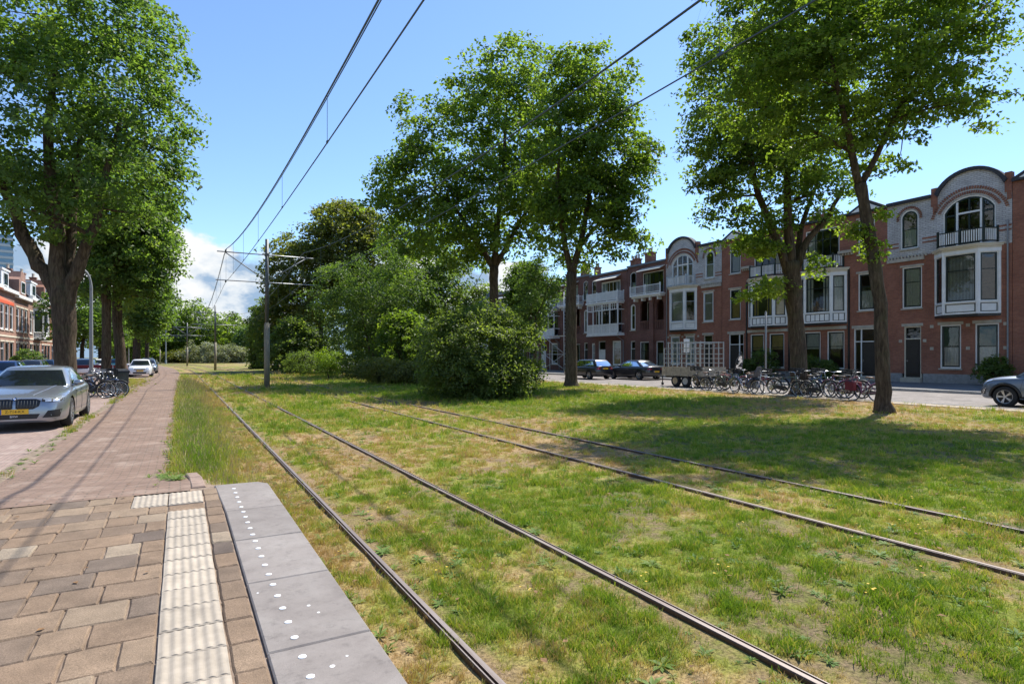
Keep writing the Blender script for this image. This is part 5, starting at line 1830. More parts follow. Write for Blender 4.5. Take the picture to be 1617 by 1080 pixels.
def catenary_pole(x, y, rz, label):
    r = empty('catenary_pole', (x, y, -.06), rz, label, 'pole', 'overhead line poles')
    lo = MB(); lo.tube([(0, 0, -.2), (0, 0, 3.62)], .155, 14); lo.lathe([(.155, 3.6), (.10, 3.72)], 14)
    lo.build('pole_base', M['pole'], r, True)
    up = MB(); up.tube([(0, 0, 3.6), (0, 0, 8.45)], [.108, .095], 12)
    up.build('pole_shaft', M['pole_dark'], r, True)
    for z, a, nm in ((7.55, 2.55, 'upper_arm'), (5.98, 2.62, 'lower_arm')):
        ar = MB(); ar.tube([(-a, 0, z), (a, 0, z)], .032 if z > 7 else .026, 8)
        ar.build(nm, M['galv'], r, True)
    for s in (-1, 1):
        st = MB(); st.tube([(s * 2.15, 0, 7.53), (s * .1, 0, 6.12)], .028, 8)
        st.build('strut', M['lamp_grey'], r, True)
        ins = MB()
        ins.lathe([(.02, 7.50), (.055, 7.56), (.03, 7.59), (.055, 7.62), (.02, 7.68)], 8, c=(s * 2.12, 0, 0))
        ins.lathe([(.02, 5.86), (.05, 5.9), (.03, 5.94), (.05, 5.97), (.02, 6.0)], 8, c=(s * 2.12, 0, 0))
        ins.build('insulator', M['black'], r, True)
    cl = MB()
    for z in (7.55, 5.98):
        cl.lathe([(.13, z - .08), (.135, z + .08)], 12)
    cl.build('clamp', M['pole_dark'], r)
    return r

for Y, lab in zip(POLES[1:], ('thick overhead line pole with double arms in front of the tree belt', 'second overhead line pole, thin, framed by distant trees', 'third overhead line pole near the bend of the line', 'farthest overhead line pole at the end of the lawn')):
    catenary_pole(TX + bend(Y), Y, math.atan2(-1, 1) * 0 + math.atan(2 * max(0, Y - 65) / 1400), lab)


def msg_z(Y, lo=6.12, hi=7.62):
    for a, b in zip(POLES, POLES[1:]):
        if a <= Y <= b:
            t = (Y - (a + b) / 2) / ((b - a) / 2)
            return lo + (hi - lo) * t * t
    return hi


def con_z(Y):
    return msg_z(Y, 5.30, 5.80)


for X0_, lab in ((2.17, 'nearest track'), (6.2, 'farther track')):
    Yl = ys(-14, 176, 1.9)
    wx = (lambda Y: X0_ + bend(Y)) if X0_ < 4 else (lambda Y: X0_ + bend(Y) - .48 * max(0, min(1, (36.1 - Y) / 50)))
    up = 0.0 if X0_ < 4 else .13
    for nm, f, rad, l2 in (('contact_wire', con_z, .011, 'straight lower contact wire hung over the '), ('catenary_wire', msg_z, .015, 'sagging upper carrier wire over the ')):
        mb = MB()
        mb.tube([(wx(Y), Y, f(Y) + up) for Y in Yl], rad, 5)
        if nm == 'catenary_wire':
            mb.tube([(wx(Y) + .035, Y, f(Y) + .012 + up) for Y in Yl], .009, 4)
        o = mb.build(nm, M['wire'], None, True)
        tag(o, l2 + lab, 'wire', 'overhead tram wires')
        if nm == 'contact_wire':
            for Y in ys(-10, 172, 5.07):
                d = MB(); d.tube([(wx(Y), Y, con_z(Y) + up), (wx(Y), Y, msg_z(Y) + up)], .0045, 4)
                d.build('dropper', M['wire'], o)
                c = MB(); c.box(wx(Y) - .012, wx(Y) + .012, Y - .04, Y + .04, con_z(Y) - .005 + up, con_z(Y) + .035 + up)
                c.build('wire_clamp', M['wire'], o)

# ---------------------------------------------------------------- lamp posts and small street furniture
def lamp_post(x, y, h, arm, label, side=-1, rad=.085):
    r = empty('lamp_post', (x, y, 0), 0, label, 'lamp post', 'curved street lamps')
    p = MB()
    pts = [(0, 0, -.1), (0, 0, 1.2), (0, 0, h - .9)] + [(side * arm * (1 - math.cos(t)), 0, h - .9 + .9 * math.sin(t)) for t in (0.3, .6, .9, 1.2, 1.45)] + [(side * (arm + .5), 0, h + .03)]
    p.tube(pts, [rad * 1.15, rad * 1.1, rad * .8] + [rad * .6] * 6, 10)
    p.build('post', M['lamp_grey'], r, True)
    b = MB(); b.lathe([(rad * 1.5, -.05), (rad * 1.5, .85), (rad * 1.1, .95)], 10)
    b.build('post_base', M['lamp_grey'], r, True)
    hd = MB()
    x0 = side * (arm + .45)
    hd.add([(x0, -.12, h), (x0 + side * .65, -.09, h + .02), (x0 + side * .65, .09, h + .02), (x0, .12, h), (x0, -.08, h + .11), (x0 + side * .6, -.05, h + .09), (x0 + side * .6, .05, h + .09), (x0, .08, h + .11)],
           [(0, 1, 2, 3), (7, 6, 5, 4), (0, 4, 5, 1), (1, 5, 6, 2), (2, 6, 7, 3), (3, 7, 4, 0)])
    hd.build('lamp_head', M['lamp_grey'], r)
    return r

p = P(144, 600, 30)
lamp_post(p.x, p.y, 6.15, .45, 'pale grey curved lamp post between the big tree and the twin trunks')
p = P(262, 573, 150)
lamp_post(p.x, p.y, 11.3, 2.0, 'distant lamp post at the very end of the brick path', 1, .14)
p = P(203, 573, 84)
lamp_post(p.x, p.y, 5.0, .5, 'far lamp post behind the white parked car')

r = empty('street_pole', (31.0, 23.6, 0), 0, 'slim grey street pole in front of the yellow blinds', 'pole')
mb = MB(); mb.tube([(0, 0, -.1), (0, 0, 4.4)], .055, 10); mb.build('post', M['lamp_grey'], r, True)
mb = MB(); mb.lathe([(.075, 0), (.075, .9), (.055, 1.0)], 10); mb.build('post_base', M['lamp_grey'], r, True)
mb = MB(); mb.lathe([(.057, 4.39), (.05, 4.44), (0, 4.46)], 10); mb.build('cap', M['lamp_grey'], r, True)

# waste container beside the twin trees
p = P(181, 620, 26.2)
r = empty('waste_container', (p.x, p.y, 0), R(6), 'dark green waste container with black lid beside the parked bicycles', 'container')
mb = MB()
mb.add([(-.46, -.36, .12), (.46, -.36, .12), (.46, .36, .12), (-.46, .36, .12), (-.52, -.42, .98), (.52, -.42, .98), (.52, .42, .98), (-.52, .42, .98)], [(0, 3, 2, 1), (0, 1, 5, 4), (1, 2, 6, 5), (2, 3, 7, 6), (3, 0, 4, 7), (4, 5, 6, 7)])
mb.box(-.535, .535, -.435, .435, .94, 1.0)
M['bin_green'] = mat('bin_plastic', (0.06, 0.075, 0.065), 0.55, var=0.15)
mb.build('body', M['bin_green'], r)
mb = MB()
mb.add([(-.56, -.48, 1.0), (.56, -.48, 1.0), (.56, .46, 1.0), (-.56, .46, 1.0), (-.55, -.47, 1.07), (.55, -.47, 1.07), (.5, .40, 1.15), (-.5, .40, 1.15)], [(0, 3, 2, 1), (4, 5, 6, 7), (0, 1, 5, 4), (1, 2, 6, 5), (2, 3, 7, 6), (3, 0, 4, 7)])
mb.build('lid', M['plastic'], r)
for sx in (-1, 1):
    for sy in (-1, 1):
        mb = MB(); mb.lathe([(0, -.025), (.06, -.025), (.065, 0), (.06, .025), (0, .025)], 12, axis='X', c=(sx * .36, sy * .28, .065)); mb.build('wheel', M['rubber'], r)
mb = MB(); mb.tube([(-.3, -.47, .9), (-.3, -.52, .9), (.3, -.52, .9), (.3, -.47, .9)], .014, 6); mb.build('handle', M['plastic'], r)

# market trailer with tubular racks
TY0, TY1 = YX(1106, 24.6), YX(1046, 24.6)
r = empty('market_trailer', (25.5, (TY0 + TY1) / 2, 0), R(90), 'long flatbed trailer loaded with pale tubular racks beside the bicycles', 'trailer')
TL = (TY1 - TY0) / 2
mb = MB(); mb.box(-TL, TL, -.95, .95, .66, .74); mb.build('deck', M['wood'], r)
for k, (y0, y1) in enumerate(((-.985, -.952), (.952, .985))):
    mb = MB()
    mb.box(-TL, TL, y0, y1, .62, 1.12)
    for q in range(5):
        x = -TL + 2 * TL * (q + .5) / 5
        mb.box(x - .03, x + .03, (y0 - .02) if k == 0 else y1, y0 if k == 0 else (y1 + .02), .6, 1.13)
    mb.build('side_board', M['wood'], r)
for k, x in enumerate((-TL - .033, TL)):
    mb = MB(); mb.box(x, x + .033, -.985, .985, .62, 1.12); mb.build('end_board', M['wood'], r)
mb = MB()
for y in (-.7, .7):
    mb.box(-TL, TL, y - .04, y + .04, .5, .66)
mb.box(TL, TL + 1.2, -.04, .04, .5, .6)
mb.beam((TL, -.7, .55), (TL + .9, -.03, .55), .07); mb.beam((TL, .7, .55), (TL + .9, .03, .55), .07)
mb.build('chassis', M['pole_dark'], r)
mb = MB(); mb.tube([(TL + 1.0, 0, .6), (TL + 1.0, 0, .12)], .03, 8); mb.lathe([(0, -.03), (.09, -.03), (.09, .03), (0, .03)], 12, axis='Y', c=(TL + 1.0, 0, .09)); mb.build('jockey_wheel', M['plastic'], r)
for x in (-.32, .45):
    for y in (-.86, .86):
        mb = MB(); mb.lathe([(.0, -.09), (.2, -.09), (.30, -.10), (.335, -.06), (.335, .06), (.30, .10), (.2, .09), (0, .09)], 20, axis='Y', c=(x, y, .335))
        wo = mb.build('wheel', M['rubber'], r)
        mb = MB(); mb.lathe([(0, -.095), (.17, -.095), (.19, -.1), (.19, .1), (.17, .095), (0, .095)], 16, axis='Y', c=(x, y, .335)); mb.build('rim', M['light_wood'] if x > 0 else M['galv'], wo)
for y in (-.9, .9):
    mb = MB()
    for x in [-TL + .06 + (2 * TL - .12) * q / 8 for q in range(9)]:
        mb.box(x - .024, x + .024, y - .024, y + .024, 1.12, 2.55 if x < TL * .9 else 2.2)
    for z in (1.35, 1.6, 1.86, 2.18, 2.5):
        mb.box(-TL + .03, TL * (.98 if z < 2.2 else .75), y - .02, y + .02, z - .022, z + .022)
    mb.build('rack', M['galv'], r)
mb = MB()
for q in range(5):
    x = -TL + .1 + (2 * TL - .4) * q / 4
    mb.box(x - .02, x + .02, -.88, .88, 2.48, 2.52)
mb.build('rack_bar', M['galv'], r)
# a white sign board hung on its end
o = MB(); o.box(TL - .45, TL - .42, -.75, -.3, 1.95, 2.75); tag(o.build('sign_board', M['white'], None), 'small white board tied to the far end of the trailer racks', 'board').parent = None
sb = bpy.data.objects['sign_board']; sb.location = r.location; sb.rotation_euler = r.rotation_euler

# scaffold on the white balcony house
sx, sy0, sy1 = 38.2, YX(889, 38.2), YX(858, 38.2)
r = empty('scaffold', (sx, sy0, .11), 0, 'tall white metal scaffold standing before the balcony house', 'scaffold')
Ls = sy1 - sy0
for yy in (0, Ls):
    for xx in (0, .8):
        mb = MB(); mb.tube([(xx, yy, 0), (xx, yy, 9.0 if yy == 0 else 4.2)], .04, 8); mb.build('standard', M['white'], r, True)
mb = MB()
for z in [.4 * k for k in range(1, 22)]:
    mb.tube([(0, 0, z), (.8, 0, z)], .022, 6)
mb.build('rung', M['white'], r, True)
for z in (1.9, 4.0):
    mb = MB()
    for xx in (0, .8):
        mb.tube([(xx, 0, z), (xx, Ls, z)], .028, 6)
    mb.build('ledger', M['white'], r, True)
mb = MB(); mb.tube([(0, 0, 2.0), (0, Ls, 4.0)], .026, 6); mb.tube([(0, Ls, .2), (0, 0, 1.9)], .026, 6); mb.tube([(0, 0, .2), (0, Ls, 1.9)], .026, 6); mb.build('brace', M['white'], r, True)
mb = MB(); mb.box(.0, .8, 0, Ls, 4.02, 4.07); mb.build('deck', M['light_wood'], r)

# sun-shaded objects far left: road barrier boards in red and white
p = P(149, 577, 46)
r = empty('road_barrier', (p.x, p.y, 0), R(8), 'red and white road barrier across the left street', 'barrier')
for z, nm in ((.95, 'red_cloth'), (.6, 'white')):
    mb = MB(); mb.box(-1.4, 1.4, -.02, .02, z - .12, z + .12); mb.build('plank', M[nm], r)
for x in (-1.2, 1.2):
    mb = MB(); mb.beam((x, -.3, 0), (x, 0, 1.1), .05); mb.beam((x, .3, 0), (x, 0, 1.1), .05); mb.build('leg', M['galv'], r)
# ---------------------------------------------------------------- cars
def interp(tab, x):
    xs = [t[0] for t in tab]
    if x <= xs[0]:
        return tab[0][1:]
    for a, b in zip(tab, tab[1:]):
        if x <= b[0]:
            t = (x - a[0]) / (b[0] - a[0])
            t = t * t * (3 - 2 * t) * .5 + t * .5
            return tuple(p + (q - p) * t for p, q in zip(a[1:], b[1:]))
    return tab[-1][1:]


def spline(tab, x):
    """Catmull-Rom through a table of (x, v...)"""
    n = len(tab)
    if x <= tab[0][0]:
        return tab[0][1:]
    if x >= tab[-1][0]:
        return tab[-1][1:]
    for i in range(n - 1):
        if x <= tab[i + 1][0]:
            break
    p0, p1, p2, p3 = tab[max(0, i - 1)], tab[i], tab[i + 1], tab[min(n - 1, i + 2)]
    h = p2[0] - p1[0]
    t = (x - p1[0]) / h
    out = []
    for k in range(1, len(p1)):
        m1 = (p2[k] - p0[k]) / max(1e-6, p2[0] - p0[0]) * h
        m2 = (p3[k] - p1[k]) / max(1e-6, p3[0] - p1[0]) * h
        out.append((2 * t ** 3 - 3 * t ** 2 + 1) * p1[k] + (t ** 3 - 2 * t ** 2 + t) * m1 + (-2 * t ** 3 + 3 * t ** 2) * p2[k] + (t ** 3 - t ** 2) * m2)
    return tuple(out)


def apply_bool(o, cutter):
    md = o.modifiers.new('b', 'BOOLEAN')
    md.operation = 'DIFFERENCE'
    md.solver = 'EXACT'
    md.object = cutter
    dg = bpy.context.evaluated_depsgraph_get()
    me = bpy.data.meshes.new_from_object(o.evaluated_get(dg))
    o.modifiers.clear()
    old = o.data
    o.data = me
    bpy.data.meshes.remove(old)


class Car:
    """x forward, y to the car's left, z up; origin on the ground in the middle of the wheelbase"""
    def __init__(self, name, label, loc, heading, S, paint_, group='parked cars', detail=2):
        self.S, self.detail = S, detail
        self.root = empty(name, loc, heading, label, 'car', group)
        self.paint = paint_
        self.body()
        self.cabin()
        self.wheels()
        self.fittings()

    def body(self):
        S = self.S
        # stations: x, top z, shoulder z, half width, bottom z
        tab = S['body']
        xs = []
        a, b = tab[0][0], tab[-1][0]
        n = 44
        for i in range(n + 1):
            t = i / n
            t = .5 - .5 * math.cos(math.pi * t) * (1 - .15 * 0)
            xs.append(a + (b - a) * t)
        mb = MB()
        rows = []
        for x in xs:
            zt, zs, hw, zb = spline(tab, x)
            prof = [(0, zb), (hw * .80, zb), (hw * .95, zb + .035), (hw * .985, zb + .12), (hw * 1.0, zb + (zs - zb) * .50), (hw * .995, zb + (zs - zb) * .74), (hw * .985, zs - .015), (hw * .955, zs + (zt - zs) * .30), (hw * .88, zs + (zt - zs) * .66), (hw * .70, zt - .004), (hw * .35, zt + .016), (0, zt + .022)]
            rows.append([(x, y, z) for y, z in prof] + [(x, -y, z) for y, z in prof[-2:0:-1]])
        m_ = len(rows[0])
        vs = [p for r_ in rows for p in r_]
        fs = []
        for i in range(len(rows) - 1):
            for k in range(m_):
                l = (k + 1) % m_
                fs.append((i * m_ + k, i * m_ + l, (i + 1) * m_ + l, (i + 1) * m_ + k))
        fs.append(tuple(range(m_))[::-1])
        fs.append(tuple(range((len(rows) - 1) * m_, len(rows) * m_)))
        mb.add(vs, fs)
        o = mb.build('body', [self.paint, M['plastic']], self.root, True)
        wr = S['wr'] + .055
        if self.detail >= 1:
            c = MB()
            for x in S['axles']:
                for s in (-1, 1):
                    c.lathe([(0, s * (S['hw'] - .30)), (wr, s * (S['hw'] - .30)), (wr, s * (S['hw'] + .25)), (0, s * (S['hw'] + .25))], 36, axis='Y', c=(x, 0, S['wr']))
            bm = bmesh.new()
            cm_ = c.mesh('cut', [self.paint])
            bm.from_mesh(cm_)
            bmesh.ops.remove_doubles(bm, verts=bm.verts, dist=1e-5)
            bmesh.ops.recalc_face_normals(bm, faces=bm.faces)
            bm.to_mesh(cm_); bm.free()
            co = bpy.data.objects.new('cut', cm_)
            COL.objects.link(co)
            om = self.root.matrix_basis.copy()
            o.parent = None
            apply_bool(o, co)
            o.parent = self.root
            bpy.data.objects.remove(co)
            me = o.data
            if len(me.materials) < 2:
                me.materials.clear(); me.materials.append(self.paint); me.materials.append(M['plastic'])
            for p in me.polygons:
                p.use_smooth = True
                c0 = p.center
                for x in S['axles']:
                    if math.hypot(c0.x - x, c0.z - S['wr']) < wr + .001 and abs(c0.y) < S['hw'] * .975 and abs(c0.y) > S['hw'] - .32:
                        p.material_index = 1
                        p.use_smooth = False
        try:
            me = o.data
            me.set_sharp_from_angle(angle=R(38))
        except Exception:
            pass
        self.bodyo = o
        bm = bmesh.new()
        bm.from_mesh(o.data)
        self.bvh = BVHTree.FromBMesh(bm)
        bm.free()

    # the cabin surface: u along each side, v from belt line to roof edge
    def cab(self, face, u, v, off=0.0):
        S = self.S['cab']
        xf = S['xf0'] + (S['xf1'] - S['xf0']) * v + .05 * math.sin(math.pi * v) * .6
        xr = S['xr0'] + (S['xr1'] - S['xr0']) * v - .05 * math.sin(math.pi * v) * .5
        w0 = S['w0'] + (S['w1'] - S['w0']) * (v ** 1.25)
        z = S['z0'] + (S['z1'] - S['z0']) * v
        if face == 'f':
            y = u * w0
            return Vector((xf + S.get('bf', .22) * (1 - u * u) + off, y, z + off * .6))
        if face == 'r':
            y = u * w0
            return Vector((xr - S.get('br', .12) * (1 - u * u) - off, y, z + off * .4))
        s = 1 if face == 'l' else -1
        # gentle barrel along the side
        x = xr + (xf - xr) * u
        y = (w0 + .035 * (1 - (2 * u - 1) ** 2) + off)
        zz = z - (S.get('drop', .02) * (1 - u) if v < .02 else 0)
        return Vector((x, s * y, zz + off * .25))

    def patch(self, name, face, poly4, off, m, nu=8, nv=6, parent=None):
        """poly4: (u0, v0), (u1, v0'), (u1', v1), (u0', v1) corners of a glass panel"""
        (a, b, c, d) = poly4
        vs, fs = [], []
        for j in range(nv + 1):
            t = j / nv
            for i in range(nu + 1):
                s = i / nu
                u = (a[0] * (1 - s) + b[0] * s) * (1 - t) + (d[0] * (1 - s) + c[0] * s) * t
                v = (a[1] * (1 - s) + b[1] * s) * (1 - t) + (d[1] * (1 - s) + c[1] * s) * t
                vs.append(self.cab(face, u, v, off))
        for j in range(nv):
            for i in range(nu):
                k = j * (nu + 1) + i
                fs.append((k, k + 1, k + nu + 2, k + nu + 1))
        mb = MB()
        mb.add(vs, fs)
        return mb.build(name, m, parent or self.root, True, recalc=False)

    def cabin(self):
        S = self.S['cab']
        mb = MB()
        N = 12
        loop = [('f', -1 + 2 * i / N) for i in range(N)] + [('l', 1 - i / N) for i in range(N)] + [('r', 1 - 2 * i / N) for i in range(N)] + [('R', i / N) for i in range(N)]
        rows = []
        K = 8
        for j in range(K + 1):
            v = j / K
            rows.append([self.cab('r' if f == 'r' else ('l' if f == 'l' else ('x' if f == 'R' else 'f')), u, v) for f, u in loop])
        rows.insert(0, [Vector((p.x, p.y, p.z - .14)) for p in rows[0]])
        top = rows[-1]
        cx_ = sum(p.x for p in top) / len(top)
        for k, (s, dz) in enumerate(((.965, .028), (.86, .055), (.62, .078), (.3, .092))):
            rows.append([Vector((cx_ + (p.x - cx_) * s, p.y * s, p.z + dz)) for p in top])
        m_ = len(loop)
        vs = [p for r_ in rows for p in r_]
        fs = []
        for i in range(len(rows) - 1):
            for k in range(m_):
                l = (k + 1) % m_
                fs.append((i * m_ + k, i * m_ + l, (i + 1) * m_ + l, (i + 1) * m_ + k))
        fs.append(tuple(range((len(rows) - 1) * m_, len(rows) * m_)))
        mb.add(vs, fs)
        mb.build('cabin', self.S.get('roofm') or self.paint, self.root, True)
        gm = M['carglass']
        self.patch('windscreen', 'f', ((-.93, .03), (.93, .03), (.90, .93), (-.90, .93)), .006, gm, 12)
        self.patch('rear_window', 'r', ((-.90, .10), (.90, .10), (.86, .90), (-.86, .90)), .006, gm, 12)
        for f in ('l', 'x'):
            for (a, b, c, d) in self.S['sidewin']:
                self.patch('side_window', f, (a, b, c, d), .006, gm, 8)
            if self.detail >= 2:
                st = MB()
                pts = [self.cab(f, .06 + .88 * i / 10, .045, .010) for i in range(11)]
                st.tube(pts, .008, 5)
                st.build('window_trim', M[self.S.get('trim', 'plastic')], self.root)

    def wheels(self):
        S = self.S
        wr = S['wr']
        key = 'wheel_%s_%s' % (wr, S.get('spokes', 5))
        for x in S['axles']:
            for s in (-1, 1):
                w_ = .105
                t = MB()
                yc = s * (S['hw'] - w_ - .012)
                t.lathe([(wr * .66, -w_), (wr * .80, -w_ * 1.08), (wr * .95, -w_ * .98), (wr, -w_ * .72), (wr, w_ * .72), (wr * .95, w_ * .98), (wr * .80, w_ * 1.08), (wr * .66, w_)], 32, axis='Y')
                wo = link('wheel', t.mesh('wheel', M['rubber'], True), self.root, (x, yc, wr))
                ri = MB()
                ri.lathe([(wr * .69, w_ * .95 * s), (wr * .66, w_ * 1.0 * s), (wr * .61, w_ * .9 * s), (wr * .60, -w_ * .5 * s)], 28, axis='Y')
                n = S.get('spokes', 5)
                for k in range(n):
                    a = 2 * math.pi * k / n
                    for da in ((-.12, .12) if n <= 6 else (0,)):
                        p = (wr * .10 * math.cos(a), s * w_ * .72, wr * .10 * math.sin(a))
                        q = (wr * .63 * math.cos(a + da), s * w_ * .88, wr * .63 * math.sin(a + da))
                        ri.beam(p, q, wr * (.085 if n <= 6 else .07), .035, up=(0, 1, 0))
                ri.lathe([(0, s * w_ * .86), (wr * .13, s * w_ * .82), (wr * .15, s * w_ * .6)], 14, axis='Y')
                ri.build('rim', M['alloy'], wo)
                dk = MB()
                dk.lathe([(0, s * w_ * .25), (wr * .60, s * w_ * .25)], 24, axis='Y')
                dk.build('brake_disc', M['plastic'], wo, recalc=False)

    # things laid onto the body by casting rays at it
    def onto(self, pts2, axis, sgn, off):
        out = []
        for a, b in pts2:
            if axis == 'x':
                o, d = Vector((sgn * 4, a, b)), Vector((-sgn, 0, 0))
            elif axis == 'y':
                o, d = Vector((a, sgn * 3, b)), Vector((0, -sgn, 0))
            else:
                o, d = Vector((a, b, 4)), Vector((0, 0, -1))
            h, nrm, _i, _d = self.bvh.ray_cast(o, d)
            if h is None:
                return None
            out.append(h - d * off)
        return out

    def decal(self, name, top, bot, axis, sgn, m, off=.006, nu=8, nv=3, parent=None):
        """panel between two polylines (lists of 2-D points), pressed onto the body"""
        def samp(pl, s):
            L = [math.dist(p, q) for p, q in zip(pl, pl[1:])]
            d = s * sum(L)
            for (p, q), l in zip(zip(pl, pl[1:]), L):
                if d <= l + 1e-9:
                    t = d / l if l else 0
                    return (p[0] + (q[0] - p[0]) * t, p[1] + (q[1] - p[1]) * t)
                d -= l
            return pl[-1]
        grid = []
        for j in range(nv + 1):
            t = j / nv
            for i in range(nu + 1):
                p, q = samp(bot, i / nu), samp(top, i / nu)
                grid.append((p[0] * (1 - t) + q[0] * t, p[1] * (1 - t) + q[1] * t))
        P3 = self.onto(grid, axis, sgn, off)
        if P3 is None:
            return None
        mb = MB()
        mb.add(P3, [(j * (nu + 1) + i, j * (nu + 1) + i + 1, (j + 1) * (nu + 1) + i + 1, (j + 1) * (nu + 1) + i) for j in range(nv) for i in range(nu)])
        return mb.build(name, m, parent or self.root, True)

    def groove(self, pts2, axis, sgn, w=.007, off=.0015, m=None, name='panel_gap'):
        dense = []
        for p, q in zip(pts2, pts2[1:]):
            n = max(1, int(math.dist(p, q) / .05))
            dense += [(p[0] + (q[0] - p[0]) * i / n, p[1] + (q[1] - p[1]) * i / n) for i in range(n)]
        dense.append(pts2[-1])
        P3 = self.onto(dense, axis, sgn, off)
        if P3 is None:
            return
        mb = MB()
        mb.tube(P3, w / 2, 4)
        mb.build(name, m or M['plastic'], self.root)

    def fittings(self):
        S = self.S
        for s in (-1, 1):
            # door mirrors
            mx, mz = S['mirror']
            mb = MB()
            hw = S['cab']['w0']
            y0 = hw + .02
            mb.M = Matrix.Translation((mx, 0, 0))
            ring = []
            for (dx, sc) in ((.09, .35), (.07, .8), (.0, 1.0), (-.05, .98)):
                ring.append([(dx, s * (y0 + .13 + .115 * sc * math.cos(2 * math.pi * k / 12)), mz + .075 * sc * math.sin(2 * math.pi * k / 12)) for k in range(12)])
            vs = [p for r_ in ring for p in r_]
            fs = [(i * 12 + k, i * 12 + (k + 1) % 12, (i + 1) * 12 + (k + 1) % 12, (i + 1) * 12 + k) for i in range(3) for k in range(12)] + [tuple(range(12))[::-1], tuple(range(36, 48))]
            mb.add(vs, fs)
            mb.beam((.02, s * (y0 - .06), mz - .07), (.02, s * (y0 + .1), mz - .05), .05)
            mb.build('mirror', self.paint, self.root, True)
            if self.detail >= 1:
                zs = S['belt']
                for gx in S['doorgaps']:
                    self.groove([(gx[0], S['sill'] + .06), (gx[1], zs)], 'y', s)
                self.groove([(S['doorgaps'][0][0], S['sill'] + .06), (S['doorgaps'][-1][0], S['sill'] + .06)], 'y', s)
                for hx in S['handles']:
                    p = self.onto([(hx, zs - .10)], 'y', s, .0)
                    if p:
                        h = MB()
                        h.beam((hx - .10, p[0].y + s * .02, zs - .10), (hx + .10, p[0].y + s * .02, zs - .095), .03, .022)
                        h.build('door_handle', self.paint, self.root)
                if S.get('cladding'):
                    self.decal('sill_cladding', [(S['axles'][1] + S['wr'] + .06, S['sill'] + .10), (S['axles'][0] - S['wr'] - .06, S['sill'] + .10)], [(S['axles'][1] + S['wr'] + .06, S['sill'] - .01), (S['axles'][0] - S['wr'] - .06, S['sill'] - .01)], 'y', s, M['plastic'], .006, 12, 2)
                    for ax in S['axles']:
                        a = MB()
                        pts = []
                        for k in range(17):
                            t = math.pi * k / 16
                            q = self.onto([(ax + (S['wr'] + .085) * math.cos(t), S['wr'] + (S['wr'] + .085) * math.sin(t))], 'y', s, .0)
                            if q:
                                pts.append(q[0])
                        if len(pts) > 3:
                            a.tube(pts, .045, 6)
                            a.build('arch_cladding', M['plastic'], self.root, True)
        S['extra'](self)


def text_mesh(name, body, size, m, parent, mat4, align='CENTER'):
    cu = bpy.data.curves.new(name, 'FONT')
    cu.body = body
    cu.size = size
    cu.align_x = align
    cu.align_y = 'CENTER'
    cu.extrude = .001
    o = bpy.data.objects.new(name, cu)
    COL.objects.link(o)
    dg = bpy.context.evaluated_depsgraph_get()
    me = bpy.data.meshes.new_from_object(o.evaluated_get(dg))
    bpy.data.objects.remove(o)
    me.materials.clear()
    me.materials.append(m)
    t = link(name, me, parent)
    t.matrix_local = mat4
    return t


FRONT = Matrix(((0, 0, 1, 0), (1, 0, 0, 0), (0, 1, 0, 0), (0, 0, 0, 1)))          # text reads from in front of the car
BACK = Matrix(((0, 0, -1, 0), (-1, 0, 0, 0), (0, 1, 0, 0), (0, 0, 0, 1)))


def plate(car, sgn, z, code):
    p = car.onto([(0, z), (.24, z), (-.24, z)], 'x', sgn, .02)
    x = max(q.x * sgn for q in p) * sgn
    b = MB()
    b.box(x - .008 + sgn * .006, x + .008 + sgn * .006, -.26, .26, z - .055, z + .055)
    pl = b.build('number_plate', M['amber'], car.root)
    F = FRONT if sgn > 0 else BACK
    e = MB()
    ys_ = -.258 * sgn
    e.box(x + sgn * .0145 - .001, x + sgn * .0145 + .001, min(ys_, ys_ + .045 * sgn), max(ys_, ys_ + .045 * sgn), z - .053, z + .053)
    e.build('plate_band', M['eublue'], pl)
    text_mesh('plate_text', code, .082, M['ink'], pl, Matrix.Translation((x + sgn * .016, .02 * sgn, z)) @ F)


def lights(car, head, tail):
    for s in (-1, 1):
        if head:
            car.decal('headlight', [(s * y, z) for y, z in head[0]], [(s * y, z) for y, z in head[1]], 'x', 1, M['headlight'], .006, 8, 3)
        if tail:
            car.decal('tail_light', [(s * y, z) for y, z in tail[0]], [(s * y, z) for y, z in tail[1]], 'x', -1, M['taillight'], .006, 6, 3)


